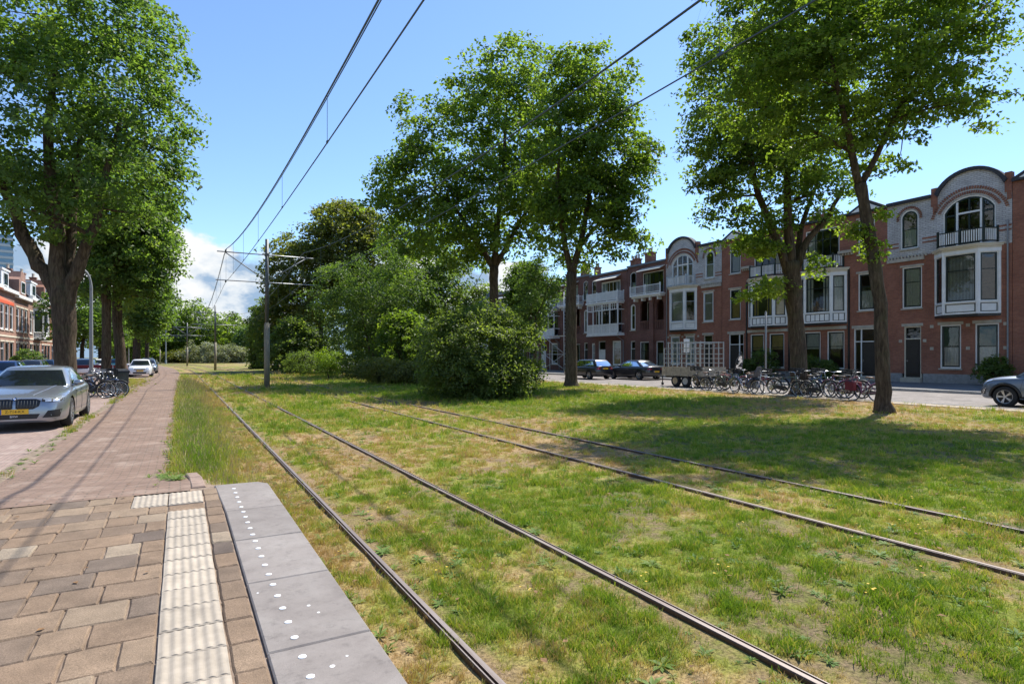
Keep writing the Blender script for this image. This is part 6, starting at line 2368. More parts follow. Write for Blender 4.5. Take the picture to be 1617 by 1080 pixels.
def sedan_extra(car):
    lights(car, None, ([(.42, .86), (.83, .84)], [(.42, .74), (.83, .72)]))
    for s in (-1, 1):
        hl = car.decal('headlight', [(s * .49, .735), (s * .66, .752), (s * .872, .785)], [(s * .48, .665), (s * .64, .645), (s * .86, .665)], 'x', 1, M['plastic'], .006, 10, 4)
        car.decal('light_strip', [(s * .51, .729), (s * .66, .742), (s * .85, .767)], [(s * .51, .714), (s * .66, .726), (s * .85, .749)], 'x', 1, M['headlight'], .012, 10, 1, hl)
        for y in (.60, .74):
            car.decal('lens', [(s * (y - .055), .710), (s * (y + .055), .715)], [(s * (y - .055), .66), (s * (y + .055), .66)], 'x', 1, M['headlight'], .012, 4, 2, hl)
        # twin grille openings with upright bars
        gr = car.decal('grille', [(s * .035, .705), (s * .10, .72), (s * .38, .715), (s * .455, .69)], [(s * .04, .53), (s * .09, .512), (s * .33, .52), (s * .43, .58)], 'x', 1, M['black'], .008, 14, 5)
        bars = MB()
        for k in range(7):
            y = s * (.07 + .054 * k)
            q = car.onto([(y, .695), (y, .62), (y * .98, .545)], 'x', 1, .016)
            if q:
                bars.tube(q, .006, 4)
        bars.build('grille_bar', M['pole_dark'], gr)
        rimg = MB()
        q = car.onto([(s * .03, .71), (s * .10, .727), (s * .38, .722), (s * .462, .69), (s * .435, .575), (s * .335, .512), (s * .09, .504), (s * .035, .53), (s * .03, .71)], 'x', 1, .012)
        if q:
            rimg.tube(q, .009, 5)
            rimg.build('grille_rim', M['black'], gr)
        car.decal('air_intake', [(s * .60, .46), (s * .84, .485)], [(s * .50, .30), (s * .80, .31)], 'x', 1, M['plastic'], .006, 8, 4)
    car.decal('lower_intake', [(-.46, .395), (.46, .395)], [(-.40, .285), (.40, .285)], 'x', 1, M['plastic'], .006, 14, 3)
    # emblem on the bonnet edge
    q = car.onto([(0, .735)], 'x', 1, .004)[0]
    e = MB()
    e.M = Matrix.Translation(q) @ Matrix.Rotation(R(62), 4, 'Y')
    e.lathe([(0, .004), (.041, .004), (.041, -.004)], 20)
    eo = e.build('emblem', M['black'], car.root)
    for k in range(4):
        e = MB()
        e.M = Matrix.Translation(q) @ Matrix.Rotation(R(62), 4, 'Y')
        a0 = math.pi / 2 * k
        e.add([(0, 0, .005)] + [(.029 * math.cos(a0 + math.pi / 2 * i / 5), .029 * math.sin(a0 + math.pi / 2 * i / 5), .005) for i in range(6)], [(0, i + 1, i + 2) for i in range(5)])
        e.build('emblem_quarter', M['emblem_blue' if k % 2 else 'white_print'], eo, recalc=False)
    plate(car, 1, .455, 'Z-714-KX')
    p = car.onto([(0, .34)], 'x', 1, .014)[0]
    for dy, tx in ((0.0, 'BMW'),):
        text_mesh('dealer_text', tx, .06, M['white_print'], car.root, Matrix.Translation((p.x, dy, .345)) @ FRONT)
    # bonnet creases and shut line
    for s in (-1, 1):
        car.groove([(2.28, s * .30), (1.7, s * .46), (1.02, s * .56)], 'z', 1, .012, .002, car.paint, 'bonnet_crease')
        car.groove([(2.12, s * .70), (1.6, s * .79), (1.05, s * .80)], 'z', 1, .006, .001)
    w_ = MB()
    for s, y0 in ((1, .05), (1, -.55)):
        w_.beam((1.10, y0, .985), (.86, y0 + .5, 1.06), .018)
    w_.build('wiper', M['plastic'], car.root)


SEDAN = dict(
    body=[(-2.34, .78, .66, .62, .42), (-2.30, .93, .70, .74, .30), (-2.15, 1.0, .78, .84, .24), (-1.6, 1.03, .86, .915, .20), (-.6, .99, .88, .93, .19), (.6, .985, .86, .93, .19),
          (1.05, .975, .84, .93, .19), (1.6, .91, .80, .925, .19), (2.05, .835, .74, .90, .19), (2.32, .775, .67, .83, .19), (2.45, .71, .58, .74, .20), (2.50, .58, .45, .66, .25)],
    hw=.93, wr=.345, axles=(1.50, -1.47), spokes=10, sill=.22, belt=.90, mirror=(.72, 1.03),
    cab=dict(xf0=1.00, xf1=.22, xr0=-1.80, xr1=-1.02, w0=.80, w1=.60, z0=.955, z1=1.37, bf=.24, br=.15),
    sidewin=[((.42, .10), (.90, .10), (.80, .88), (.43, .92)), ((.10, .12), (.40, .10), (.41, .92), (.14, .84))],
    doorgaps=[(.98, .84), (-.05, -.06), (-1.05, -1.0)], handles=(.18, -.82), trim='chrome', extra=sedan_extra)

bmw = Car('parked_car', 'silver grey sedan with twin grille and amber plate parked nearest the path', (-3.22, 19.35, 0.004), R(-90), SEDAN, M['car_silver'], detail=2)


def hatch_extra(car):
    lights(car, ([(.45, .80), (.78, .84)], [(.45, .68), (.80, .68)]), ([(.60, .98), (.80, .96)], [(.60, .70), (.80, .72)]))
    car.decal('grille', [(-.42, .70), (.42, .70)], [(-.40, .62), (.40, .62)], 'x', 1, M['black'], .006, 12, 2)
    car.decal('lower_intake', [(-.50, .44), (.50, .44)], [(-.46, .30), (.46, .30)], 'x', 1, M['plastic'], .006, 12, 2)
    plate(car, 1, .54, 'K-385-TR')
    plate(car, -1, .78, 'K-385-TR')


HATCH = dict(
    body=[(-2.02, .80, .60, .66, .40), (-1.97, .99, .72, .78, .30), (-1.7, 1.02, .82, .85, .24), (-.6, 1.0, .86, .88, .21), (.5, .985, .85, .88, .21), (1.0, .965, .82, .875, .21), (1.5, .90, .77, .86, .21), (1.85, .80, .70, .78, .21), (1.98, .70, .58, .68, .22), (2.03, .56, .46, .60, .27)],
    hw=.88, wr=.315, axles=(1.27, -1.25), spokes=5, sill=.24, belt=.90, mirror=(.70, 1.05),
    cab=dict(xf0=1.0, xf1=.26, xr0=-1.93, xr1=-1.55, w0=.76, w1=.58, z0=.96, z1=1.42, bf=.22, br=.06),
    sidewin=[((.47, .10), (.92, .10), (.84, .88), (.49, .92)), ((.08, .14), (.45, .10), (.47, .92), (.12, .84))],
    doorgaps=[(.95, .82), (-.05, -.06), (-.95, -.85)], handles=(.15, -.80), extra=hatch_extra)


def suv_extra(car):
    for s in (-1, 1):
        car.decal('headlight', [(s * .50, .92), (s * .80, .98)], [(s * .52, .80), (s * .82, .84)], 'x', 1, M['headlight'], .006, 8, 3)
        car.decal('headlight_side', [(1.62, .965), (1.92, .90)], [(1.70, .88), (1.94, .80)], 'y', s, M['headlight'], .006, 6, 2)
        car.decal('fog_light', [(s * .58, .56), (s * .80, .58)], [(s * .58, .40), (s * .78, .42)], 'x', 1, M['plastic'], .006, 6, 3)
        car.decal('skid_trim', [(1.86, .62), (1.99, .56)], [(1.90, .50), (1.98, .40)], 'y', s, M['chrome'], .008, 4, 3)
        car.decal('tail_light', [(s * .56, 1.02), (s * .80, 1.0)], [(s * .56, .82), (s * .80, .82)], 'x', -1, M['taillight'], .006, 6, 3)
    car.decal('grille', [(-.48, .86), (.48, .86)], [(-.44, .74), (.44, .74)], 'x', 1, M['black'], .006, 12, 2)
    car.decal('lower_intake', [(-.5, .52), (.5, .52)], [(-.46, .36), (.46, .36)], 'x', 1, M['plastic'], .006, 12, 2)
    plate(car, 1, .62, 'H-208-GB')


SUV = dict(
    body=[(-2.02, .90, .70, .70, .46), (-1.98, 1.06, .80, .82, .36), (-1.6, 1.10, .90, .88, .28), (-.6, 1.07, .94, .905, .24), (.5, 1.06, .92, .905, .24), (.95, 1.05, .90, .90, .24), (1.4, 1.01, .86, .89, .24), (1.8, .94, .80, .82, .25), (1.98, .84, .70, .72, .26), (2.07, .66, .52, .62, .32)],
    hw=.905, wr=.345, axles=(1.30, -1.31), spokes=5, sill=.27, belt=.96, mirror=(.66, 1.13), cladding=True,
    cab=dict(xf0=1.02, xf1=.22, xr0=-1.90, xr1=-1.45, w0=.78, w1=.60, z0=1.02, z1=1.52, bf=.22, br=.08),
    sidewin=[((.47, .10), (.93, .10), (.84, .88), (.49, .92)), ((.10, .16), (.45, .10), (.47, .92), (.14, .82))],
    doorgaps=[(.92, .80), (-.05, -.06), (-.98, -.85)], handles=(.12, -.85), extra=suv_extra)
Car('parked_car', 'blue grey crossover cut by the picture edge beside the lawn', (24.98, YX(1585, 24.1) - 1.30, 0.004), R(90), SUV, M['car_navy'], detail=2)


def wagon_extra(car):
    lights(car, ([(.45, .80), (.78, .84)], [(.45, .68), (.80, .68)]), ([(.42, .92), (.80, .94)], [(.46, .76), (.80, .74)]))
    car.decal('grille', [(-.42, .70), (.42, .70)], [(-.40, .56), (.40, .56)], 'x', 1, M['black'], .006, 12, 2)
    plate(car, -1, .82, 'G-551-LV')


WAGON = dict(HATCH)
WAGON.update(body=[(x * 1.1, a, b, c * 1.03, d) for x, a, b, c, d in HATCH['body']], hw=.906, axles=(1.40, -1.38), wr=.325,
             cab=dict(xf0=1.05, xf1=.36, xr0=-2.14, xr1=-1.72, w0=.78, w1=.60, z0=.96, z1=1.42, bf=.22, br=.06), extra=wagon_extra, spokes=6)
COUPE = dict(SEDAN)


def coupe_extra(car):
    lights(car, ([(.45, .76), (.80, .79)], [(.45, .66), (.80, .66)]), ([(.42, .86), (.83, .84)], [(.42, .76), (.83, .74)]))
    plate(car, -1, .62, 'N-930-HD')


COUPE.update(extra=coupe_extra, spokes=6, trim='plastic')
Xa = 26.9
ya0, ya1 = YX(949, Xa), YX(884, Xa)
Car('parked_car', 'dark blue black estate car with amber rear plate behind the slim elm', (Xa + .9, (ya0 + ya1) / 2 + .3, .004), R(90), WAGON, M['car_black'], detail=1)
Xb = 29.3
yb0, yb1 = YX(1022, Xb), YX(955, Xb)
Car('parked_car', 'black low coupe like sedan in front of the stacked white balconies', (Xb + .95, (yb0 + yb1) / 2 + .1, .004), R(90), COUPE, M['car_black'], detail=1)

# the left street
p = P(221, 590, 49.5)
Car('parked_car', 'white hatchback facing the viewer beyond the waste container', (p.x, p.y + 1.6, .004), R(-90), HATCH, M['car_white'], detail=1)
p = P(233, 583, 60)
Car('parked_car', 'grey estate car right behind the white hatchback', (p.x - .05, p.y + 1.5, .004), R(-90), WAGON, M['car_grey'], detail=1)
p = P(236, 580, 75)
Car('parked_car', 'dark car farthest along the parking lane by the bend', (p.x - .2, p.y, .004), R(-88), SUV, M['car_black'], detail=0)
for px, fw_, pn, spec, lab in ((6, 33, 'car_blue', HATCH, 'deep blue car seen over the roof of the silver sedan'), (50, 44, 'car_black', WAGON, 'black car partly hidden beyond the silver sedan roof'),
                               (72, 50, 'car_grey', HATCH, 'grey car with pale roof left of the huge tree trunk'), (134, 50, 'car_white', SUV, 'white high car just past the huge tree trunk'),
                               (156, 66, 'car_white', HATCH, 'white car seen between lamp post and twin trees'), (181, 74, 'car_teal', HATCH, 'teal car glimpsed between the twin tree trunks')):
    p = P(px, 590, fw_)
    Car('parked_car', lab, (p.x, p.y, -.016), R(-90), spec, M[pn], 'cars across the left street', detail=0)

# ---------------------------------------------------------------- bicycles
def make_bike(name, label, fm, group, style='step', extras=()):
    r = empty(name, (0, 0, 0), 0, label, 'bicycle', group)
    wr, wb = .345, 1.12
    fx, rx = wb / 2, -wb / 2
    bb = (-.06, 0, .30)
    seat_t, seat_b = (-.23, 0, .82), bb
    head_t, head_b = (.335, 0, .92), (.40, 0, .62)
    fr = MB()
    fr.tube([seat_b, seat_t], .016, 7)
    if style == 'step':
        fr.tube([bb, (.10, 0, .36), (.30, 0, .58), head_b], .019, 7)
        fr.tube([(-.12, 0, .50), (.10, 0, .52), (.29, 0, .70), (.38, 0, .76)], .013, 7)
    else:
        fr.tube([bb, head_b], .018, 7)
        fr.tube([(-.20, 0, .74), (.35, 0, .86)], .016, 7)
    fr.tube([head_t, head_b], .02, 7)
    for s in (-1, 1):
        fr.tube([bb, (rx, s * .06, wr)], .011, 6)
        fr.tube([(-.20, 0, .74), (rx, s * .06, wr)], .009, 6)
        fr.tube([head_b, (.43, s * .05, .60), (.50, s * .05, .45), (fx, s * .05, wr)], .011, 6)
    fr.build('frame', fm, r, True)
    for x in (fx, rx):
        t = MB(); t.torus(wr - .022, .024, 28, 6)
        wo = t.build('wheel', M['rubber'], r, True, (x, 0, wr))
        ri = MB(); ri.torus(wr - .045, .011, 28, 5); ri.lathe([(.0, -.045), (.022, -.045), (.022, .045), (0, .045)], 10, axis='Y'); ri.build('rim', M['chrome'], wo, True)
        sp = MB()
        for k in range(16):
            a = 2 * math.pi * k / 16
            sp.tube([(0, .02 * (-1) ** k, 0), ((wr - .045) * math.cos(a), 0, (wr - .045) * math.sin(a))], .0025, 3, caps=False)
        sp.build('spoke', M['chrome'], wo)['kind'] = 'stuff'
        md = MB()
        a0, a1 = (R(20), R(185)) if x == rx else (R(35), R(165))
        md.torus(wr + .022, .022, 16, 5, a0=a0, a1=a1, c=(x, 0, wr))
        md.build('mudguard', M['plastic'] if style != 'step' else fm, r, True)
    sd = MB()
    ring = []
    for (x, w_, z) in ((-.40, .075, .90), (-.34, .10, .915), (-.25, .075, .91), (-.14, .03, .905), (-.10, .012, .895)):
        ring.append([(x, w_ * math.cos(2 * math.pi * k / 10), z + .03 * math.sin(2 * math.pi * k / 10)) for k in range(10)])
    vs = [p for q in ring for p in q]
    sd.add(vs, [(i * 10 + k, i * 10 + (k + 1) % 10, (i + 1) * 10 + (k + 1) % 10, (i + 1) * 10 + k) for i in range(4) for k in range(10)] + [tuple(range(10))[::-1], tuple(range(40, 50))])
    sd.tube([(-.23, 0, .8), (-.25, 0, .89)], .013, 6)
    sd.build('saddle', M['plastic' if style != 'step' else 'leather'], r, True)
    hb = MB()
    hb.tube([head_t, (.32, 0, 1.03)], .013, 6)
    hb.tube([(.10, -.29, 1.03), (.20, -.28, 1.06), (.33, -.16, 1.06), (.34, 0, 1.04), (.33, .16, 1.06), (.20, .28, 1.06), (.10, .29, 1.03)], .011, 7)
    hb.build('handlebar', M['chrome'], r, True)
    for s in (-1, 1):
        g_ = MB(); g_.tube([(.07, s * .292, 1.025), (.19, s * .282, 1.058)], .017, 7); g_.build('grip', M['plastic'], r, True)
    ck = MB()
    ck.lathe([(0, -.05), (.095, -.05), (.095, -.044), (0, -.044)], 18, axis='Y', c=bb)
    ck.beam((bb[0], -.06, bb[2]), (bb[0] + .15, -.06, bb[2] - .08), .022); ck.beam((bb[0], .06, bb[2]), (bb[0] - .15, .06, bb[2] + .08), .022)
    ck.box(bb[0] + .11, bb[0] + .19, -.15, -.06, bb[2] - .09, bb[2] - .07); ck.box(bb[0] - .19, bb[0] - .11, .06, .15, bb[2] + .07, bb[2] + .09)
    ck.build('crankset', M['chrome'], r)
    cg = MB()
    cg.add([(bb[0] + .12, -.055, .36), (bb[0] + .14, -.055, .28), (bb[0], -.055, .19), (rx, -.055, .29), (rx - .05, -.055, .345), (rx, -.055, .40), (bb[0] + .02, -.055, .42)], [(0, 1, 2, 3, 4, 5, 6)])
    cg.build('chain_guard', M['plastic'], r, recalc=False)
    rk = MB()
    for s in (-1, 1):
        rk.tube([(rx + .30, s * .06, .74), (rx - .18, s * .06, .74)], .007, 5)
        rk.tube([(rx, s * .06, wr), (rx - .1, s * .06, .74)], .006, 5)
    for x in (rx + .25, rx + .1, rx - .05, rx - .17):
        rk.tube([(x, -.06, .74), (x, .06, .74)], .006, 5)
    rk.build('rear_rack', M['plastic'], r, True)
    lp = MB(); lp.lathe([(0, 0), (.035, .01), (.04, .05), (0, .05)], 10, axis='X', c=(.42, 0, .80)); lp.build('lamp', M['chrome'], r, True)
    kd = MB(); kd.tube([(-.16, .05, .30), (-.22, .20, 0.01)], .010, 5); kd.build('kickstand', M['plastic'], r)
    if 'crate' in extras:
        c = MB()
        x0, x1, y0, y1, z0, z1 = .30, .68, -.24, .24, .93, 1.17
        c.box(x0, x1, y0, y1, z0, z0 + .02)
        for z in (z0 + .03, z0 + .10, z0 + .17):
            c.box(x0, x0 + .012, y0, y1, z, z + .05); c.box(x1 - .012, x1, y0, y1, z, z + .05)
            c.box(x0, x1, y0, y0 + .012, z, z + .05); c.box(x0, x1, y1 - .012, y1, z, z + .05)
        for x in (x0, x1 - .03):
            for y in (y0, y1 - .03):
                c.box(x, x + .03, y, y + .03, z0, z1)
        c.build('front_crate', M['plastic'], r)
    if 'bags' in extras:
        c = MB()
        for s in (-1, 1):
            c.cbox(rx - .2, rx + .18, min(s * .07, s * .22), max(s * .07, s * .22), .42, .76, .03)
        c.build('pannier', M[extras[-1]], r)
    if 'childseat' in extras:
        c = MB()
        c.add([(rx - .22, -.19, .80), (rx + .16, -.17, .80), (rx + .16, .17, .80), (rx - .22, .19, .80), (rx - .26, -.19, .92), (rx + .2, -.15, .90), (rx + .2, .15, .90), (rx - .26, .19, .92)], [(0, 3, 2, 1), (4, 5, 6, 7), (0, 1, 5, 4), (1, 2, 6, 5), (2, 3, 7, 6), (3, 0, 4, 7)])
        c.add([(rx - .27, -.20, .9), (rx - .17, -.18, .9), (rx - .17, .18, .9), (rx - .27, .20, .9), (rx - .36, -.11, 1.28), (rx - .29, -.10, 1.28), (rx - .29, .10, 1.28), (rx - .36, .11, 1.28)], [(0, 3, 2, 1), (4, 5, 6, 7), (0, 1, 5, 4), (1, 2, 6, 5), (2, 3, 7, 6), (3, 0, 4, 7)])
        for s in (-1, 1):
            c.beam((rx + .12, s * .17, .86), (rx + .20, s * .20, .50), .08, .04)
            c.beam((rx - .26, s * .19, 1.05), (rx + .02, s * .19, 1.0), .05)
        c.build('child_seat', M['grey_cloth'], r)
        w_ = MB()
        w_.tube([(.36, -.22, 1.05), (.30, -.2, 1.5), (.24, -.08, 1.72), (.24, .08, 1.72), (.30, .2, 1.5), (.36, .22, 1.05)], .02, 7)
        w_.build('windscreen_hoop', M['grey_cloth'], r, True)
        w_ = MB(); w_.add([(.355, -.20, 1.06), (.355, .20, 1.06), (.30, .19, 1.49), (.245, .08, 1.70), (.245, -.08, 1.70), (.30, -.19, 1.49)], [(0, 1, 2, 3, 4, 5)]); w_.build('windscreen', M['carglass'], r, recalc=False)
        w_ = MB(); w_.torus(.10, .012, 14, 5, c=(.27, 0, 1.80)); w_.build('mirror', M['grey_cloth'], r, True)
        for x in (rx,):
            g_ = MB()
            for s in (-1, 1):
                g_.add([(x + .02, s * .045, wr + .36), (x + .33, s * .045, wr + .12), (x + .25, s * .045, wr - .12), (x - .02, s * .045, wr - .05), (x - .28, s * .045, wr - .12), (x - .3, s * .045, wr + .14)], [(0, 1, 2, 3, 4, 5)])
            g_.build('coat_guard', M['grey_cloth'], r, recalc=False)
    return r


M['bike_blue'] = paint('bike_blue', (0.03, 0.10, 0.30))
M['bike_white'] = paint('bike_white', (0.66, 0.68, 0.70))
M['bike_black'] = paint('bike_black', (0.012, 0.012, 0.014))
M['bike_plum'] = paint('bike_plum', (0.16, 0.04, 0.09))
M['bike_green'] = paint('bike_green', (0.10, 0.14, 0.09))
M['bike_red'] = paint('bike_red', (0.30, 0.03, 0.03))
GB = 'bicycles parked along the far lawn edge'
protoA = make_bike('bicycle', 'black step through bicycle with front crate beside the trailer', M['bike_black'], GB, 'step', ('crate',))
protoB = make_bike('bicycle', 'plain bicycle', M['bike_black'], GB, 'bar')
protoC = make_bike('bicycle', 'bicycle with grey child seat, tall windscreen hoop and mirror on top', M['bike_blue'], GB, 'step', ('childseat',))
protoD = make_bike('bicycle', 'plum step through bicycle with red pannier bags', M['bike_plum'], GB, 'step', ('bags', 'red_cloth'))


def put(b, x, y, a, lean=0.0, z=0.012):
    b.location = (x, y, z)
    b.rotation_mode = 'ZYX'
    b.rotation_euler = (R(lean), 0, R(a))


def bx(px, X):
    return YX(px, X)


# (proto, column in the photo, side offset, heading, lean, frame colour, label)
rows = [
    (protoA, 1106, 23.2, 80, 4, None, None),
    (protoB, 1128, 23.1, 95, -4, 'bike_black', 'black diamond frame bicycle second from the trailer'),
    (protoA, 1146, 22.9, -100, 4, 'bike_green', 'dull green bicycle with crate before the one with the child seat'),
    (protoC, 1172, 23.0, 85, 3, None, None),
    (protoA, 1190, 23.6, -80, 4, 'bike_red', 'dark red bicycle with front crate just behind the child seat bicycle'),
    (protoB, 1214, 22.9, 100, -5, 'bike_white', 'white diamond frame bicycle beside the slim street pole'),
    (protoB, 1240, 22.8, -82, 4, 'bike_green', 'green bicycle left of the thick trunk, low before the road'),
    (protoA, 1268, 23.2, 75, 4, 'bike_black', 'black bicycle with front crate leaning at the thick trunk'),
    (protoB, 1292, 22.8, -95, -4, 'bike_green', 'greenish bicycle with its front wheel just past the thick trunk'),
    (protoA, 1306, 23.7, 95, 4, 'bike_blue', 'blue step through bicycle with crate behind the plum one'),
    (protoD, 1324, 22.9, 82, 4, None, None),
    (protoB, 1340, 23.4, -92, -4, 'bike_red', 'dark red diamond frame bicycle between plum and last black one'),
    (protoA, 1358, 22.85, 98, 4, 'bike_plum', 'last bicycle of the row, plum with crate, by the leaning trunk'),
    (protoB, 1282, 24.2, 60, 5, 'bike_white', 'white bicycle at the back of the row behind the thick trunk'),
    (protoD, 1160, 24.0, -70, 5, 'bike_black', 'black bicycle with red bags at the back near the trailer'),
    (protoB, 1340, 24.3, 70, 5, 'bike_black', 'black bicycle at the back near the end of the row'),
]
used = set()
for pr_, px, X, a, ln, cm_, lab in rows:
    if id(pr_) in used or cm_:
        src = {protoA: 'bike_black', protoB: 'bike_black', protoC: 'bike_blue', protoD: 'bike_plum'}[pr_]
    if id(pr_) not in used and not cm_:
        b = pr_
        used.add(id(pr_))
    elif id(pr_) not in used and pr_ is protoB:
        b = pr_
        used.add(id(pr_))
        b['label'] = lab
    else:
        b = copy_tree(pr_, None, {src: M[cm_]} if cm_ != src else None)
        b['label'] = lab
    put(b, X, bx(px, X), a, ln)
GL = 'bicycles parked behind the silver sedan'
for px, fw_, a, ln, pr_, cm_, lab in ((141, 23.3, 196, 5, protoB, 'bike_black', 'black bicycle closest to the tail of the silver sedan'), (147, 24.2, 188, -4, protoB, 'bike_black', 'black bicycle in the middle between sedan and waste container'),
                                      (155, 25.0, 192, 5, protoA, 'bike_blue', 'dark blue bicycle with crate next to the waste container'), (150, 26.6, 200, 4, protoB, 'bike_white', 'pale bicycle behind the black ones near the waste container'),
                                      (163, 24.3, 184, -5, protoB, 'bike_black', 'black bicycle with its wheel out by the brick path'), (140, 27.8, 170, 5, protoD, 'bike_black', 'black bicycle with red bags under the curved lamp post')):
    src = {id(protoA): 'bike_black', id(protoB): 'bike_black', id(protoD): 'bike_plum'}[id(pr_)]
    b = copy_tree(pr_, None, {src: M[cm_]} if cm_ != src else None)
    b['label'], b['group'] = lab, GL
    p = P(px, 620, fw_)
    put(b, p.x, p.y, a + 180, ln, .004)
# ---------------------------------------------------------------- grass, weeds and flowers (instanced)
def blade_cluster(name, n, rad, h0, h1, wd, lean, mat_, seed):
    r = random.Random(seed)
    mb = MB()
    for i in range(n):
        a, d = r.uniform(0, 6.283), rad * r.random() ** 0.6
        x, y = d * math.cos(a), d * math.sin(a)
        h = r.uniform(h0, h1)
        b = r.uniform(0, 6.283)
        wx, wy = math.cos(b) * wd / 2, math.sin(b) * wd / 2
        c = r.uniform(0, 6.283)
        l = h * r.uniform(0.2, 1) * lean
        lx, ly = math.cos(c) * l, math.sin(c) * l
        mb.add([(x - wx, y - wy, -.01), (x + wx, y + wy, -.01), (x + wx * .8 + lx * .4, y + wy * .8 + ly * .4, h * .6), (x - wx * .8 + lx * .4, y - wy * .8 + ly * .4, h * .6), (x + lx, y + ly, h)],
               [(0, 1, 2, 3), (3, 2, 4)])
    return bpy.data.objects.new(name, mb.mesh(name, mat_))


def rosette(name, n, L, wd, seed, mat_, up=0.35):
    r = random.Random(seed)
    mb = MB()
    for i in range(n):
        a = 6.283 * i / n + r.uniform(-.3, .3)
        l = L * r.uniform(.6, 1.2)
        t = r.uniform(.3, 1.0) * up
        ca, sa = math.cos(a), math.sin(a)
        p = lambda d, s, z: (ca * d - sa * s, sa * d + ca * s, z)
        mb.add([p(0, 0, 0), p(l * .45, -wd / 2, l * t * .8), p(l * .5, 0, l * t * .7), p(l * .45, wd / 2, l * t * .8), p(l, 0, l * t * .9)],
               [(0, 1, 2), (0, 2, 3), (1, 4, 2), (2, 4, 3)])
    return bpy.data.objects.new(name, mb.mesh(name, mat_))


def flower_cluster(name, seed):
    r = random.Random(seed)
    mb = MB()
    for i in range(3):
        x, y, h = r.uniform(-.06, .06), r.uniform(-.06, .06), r.uniform(.05, .13)
        mb.add([(x - .0015, y, 0), (x + .0015, y, 0), (x, y, h)], [(0, 1, 2)], 1)
        for k in range(5):
            a, b = 6.283 * k / 5, 6.283 * (k + .8) / 5
            mb.add([(x, y, h), (x + .011 * math.cos(a), y + .011 * math.sin(a), h + .004), (x + .011 * math.cos(b), y + .011 * math.sin(b), h + .004)], [(0, 1, 2)], 0)
    return bpy.data.objects.new(name, mb.mesh(name, [M['petal'], M['weedleaf']]))


def tall_cluster(name, seed, n=16, h0=.16, h1=.42):
    r = random.Random(seed)
    mb = MB()
    for i in range(n):
        a, d = r.uniform(0, 6.283), .07 * r.random() ** .5
        x, y = d * math.cos(a), d * math.sin(a)
        h = r.uniform(h0, h1)
        c = r.uniform(0, 6.283)
        l = h * r.uniform(.15, .6)
        lx, ly = math.cos(c) * l, math.sin(c) * l
        w_ = .0026
        mb.add([(x - w_, y, -.01), (x + w_, y, -.01), (x + w_ + lx * .35, y + ly * .35, h * .6), (x - w_ + lx * .35, y + ly * .35, h * .6), (x + lx, y + ly, h)], [(0, 1, 2, 3), (3, 2, 4)], 0)
        if r.random() < .3:
            e = (x + lx, y + ly, h)
            mb.add([(e[0] - .005, e[1], e[2] - .03), (e[0] + .005, e[1], e[2] - .03), (e[0] + lx * .15, e[1] + ly * .15, e[2] + .05)], [(0, 1, 2)], 1)
    return bpy.data.objects.new(name, mb.mesh(name, [M['blade'], M['seed']]))


def scatter(name, label, pts, scl, dry, variants, seed):
    """one object: instances of the variants on measured points, random turn, own dryness"""
    r = np.random.default_rng(seed)
    n = len(pts)
    me = bpy.data.meshes.new(name)
    me.vertices.add(n)
    me.vertices.foreach_set('co', np.ascontiguousarray(pts, dtype=np.float32).ravel())
    for an, arr in (('rotz', r.uniform(0, 6.283, n)), ('scl', scl), ('dry', dry), ('hue', r.random(n)), ('pick', r.integers(0, len(variants), n) + 0.01)):
        a = me.attributes.new(an, 'FLOAT', 'POINT')
        a.data.foreach_set('value', np.ascontiguousarray(arr, dtype=np.float32))
    o = link(name, me)
    ng = bpy.data.node_groups.new(name, 'GeometryNodeTree')
    ng.interface.new_socket('Geometry', in_out='INPUT', socket_type='NodeSocketGeometry')
    ng.interface.new_socket('Geometry', in_out='OUTPUT', socket_type='NodeSocketGeometry')
    N, L = ng.nodes, ng.links
    gi, go = N.new('NodeGroupInput'), N.new('NodeGroupOutput')

    def att(nm):
        x = N.new('GeometryNodeInputNamedAttribute')
        x.data_type = 'FLOAT'
        x.inputs['Name'].default_value = nm
        return x.outputs[0]
    join = N.new('GeometryNodeJoinGeometry')
    cx = N.new('ShaderNodeCombineXYZ')
    L.new(att('rotz'), cx.inputs[2])
    e2r = N.new('FunctionNodeEulerToRotation')
    L.new(cx.outputs[0], e2r.inputs[0])
    for k, v in enumerate(variants):
        oi = N.new('GeometryNodeObjectInfo')
        oi.inputs[0].default_value = v
        oi.inputs['As Instance'].default_value = True
        cmp_ = N.new('FunctionNodeCompare')
        cmp_.data_type = 'FLOAT'
        cmp_.operation = 'EQUAL'
        L.new(att('pick'), cmp_.inputs[0])
        cmp_.inputs[1].default_value = float(k)
        cmp_.inputs['Epsilon'].default_value = 0.3
        ip = N.new('GeometryNodeInstanceOnPoints')
        L.new(gi.outputs[0], ip.inputs['Points'])
        L.new(cmp_.outputs[0], ip.inputs['Selection'])
        L.new(oi.outputs['Geometry'], ip.inputs['Instance'])
        L.new(e2r.outputs[0], ip.inputs['Rotation'])
        L.new(att('scl'), ip.inputs['Scale'])
        L.new(ip.outputs[0], join.inputs[0])
    L.new(join.outputs[0], go.inputs[0])
    md = o.modifiers.new('scatter', 'NODES')
    md.node_group = ng
    return tag(o, label, kind='stuff')


def fan_points(n, r0, r1, seed, a0=-22, a1=82):
    """points on the ground in a wide fan ahead of the camera; angle from the tram line in degrees"""
    r = np.random.default_rng(seed)
    d = np.sqrt(r.uniform(r0 * r0, r1 * r1, n))
    a = np.radians(r.uniform(a0, a1, n))
    return d * np.sin(a), d * np.cos(a)


def on_lawn(x, y):
    u = x - bend_np(y)
    ok = (u > 0.02) & (u < 22.6)
    ok &= ~((u < 0.97) & (y < 7.35))
    ok &= ~((u < 0.32) & (y < 9.0))
    for r in RAILS:
        ok &= np.abs(u - r) > 0.065
    return ok


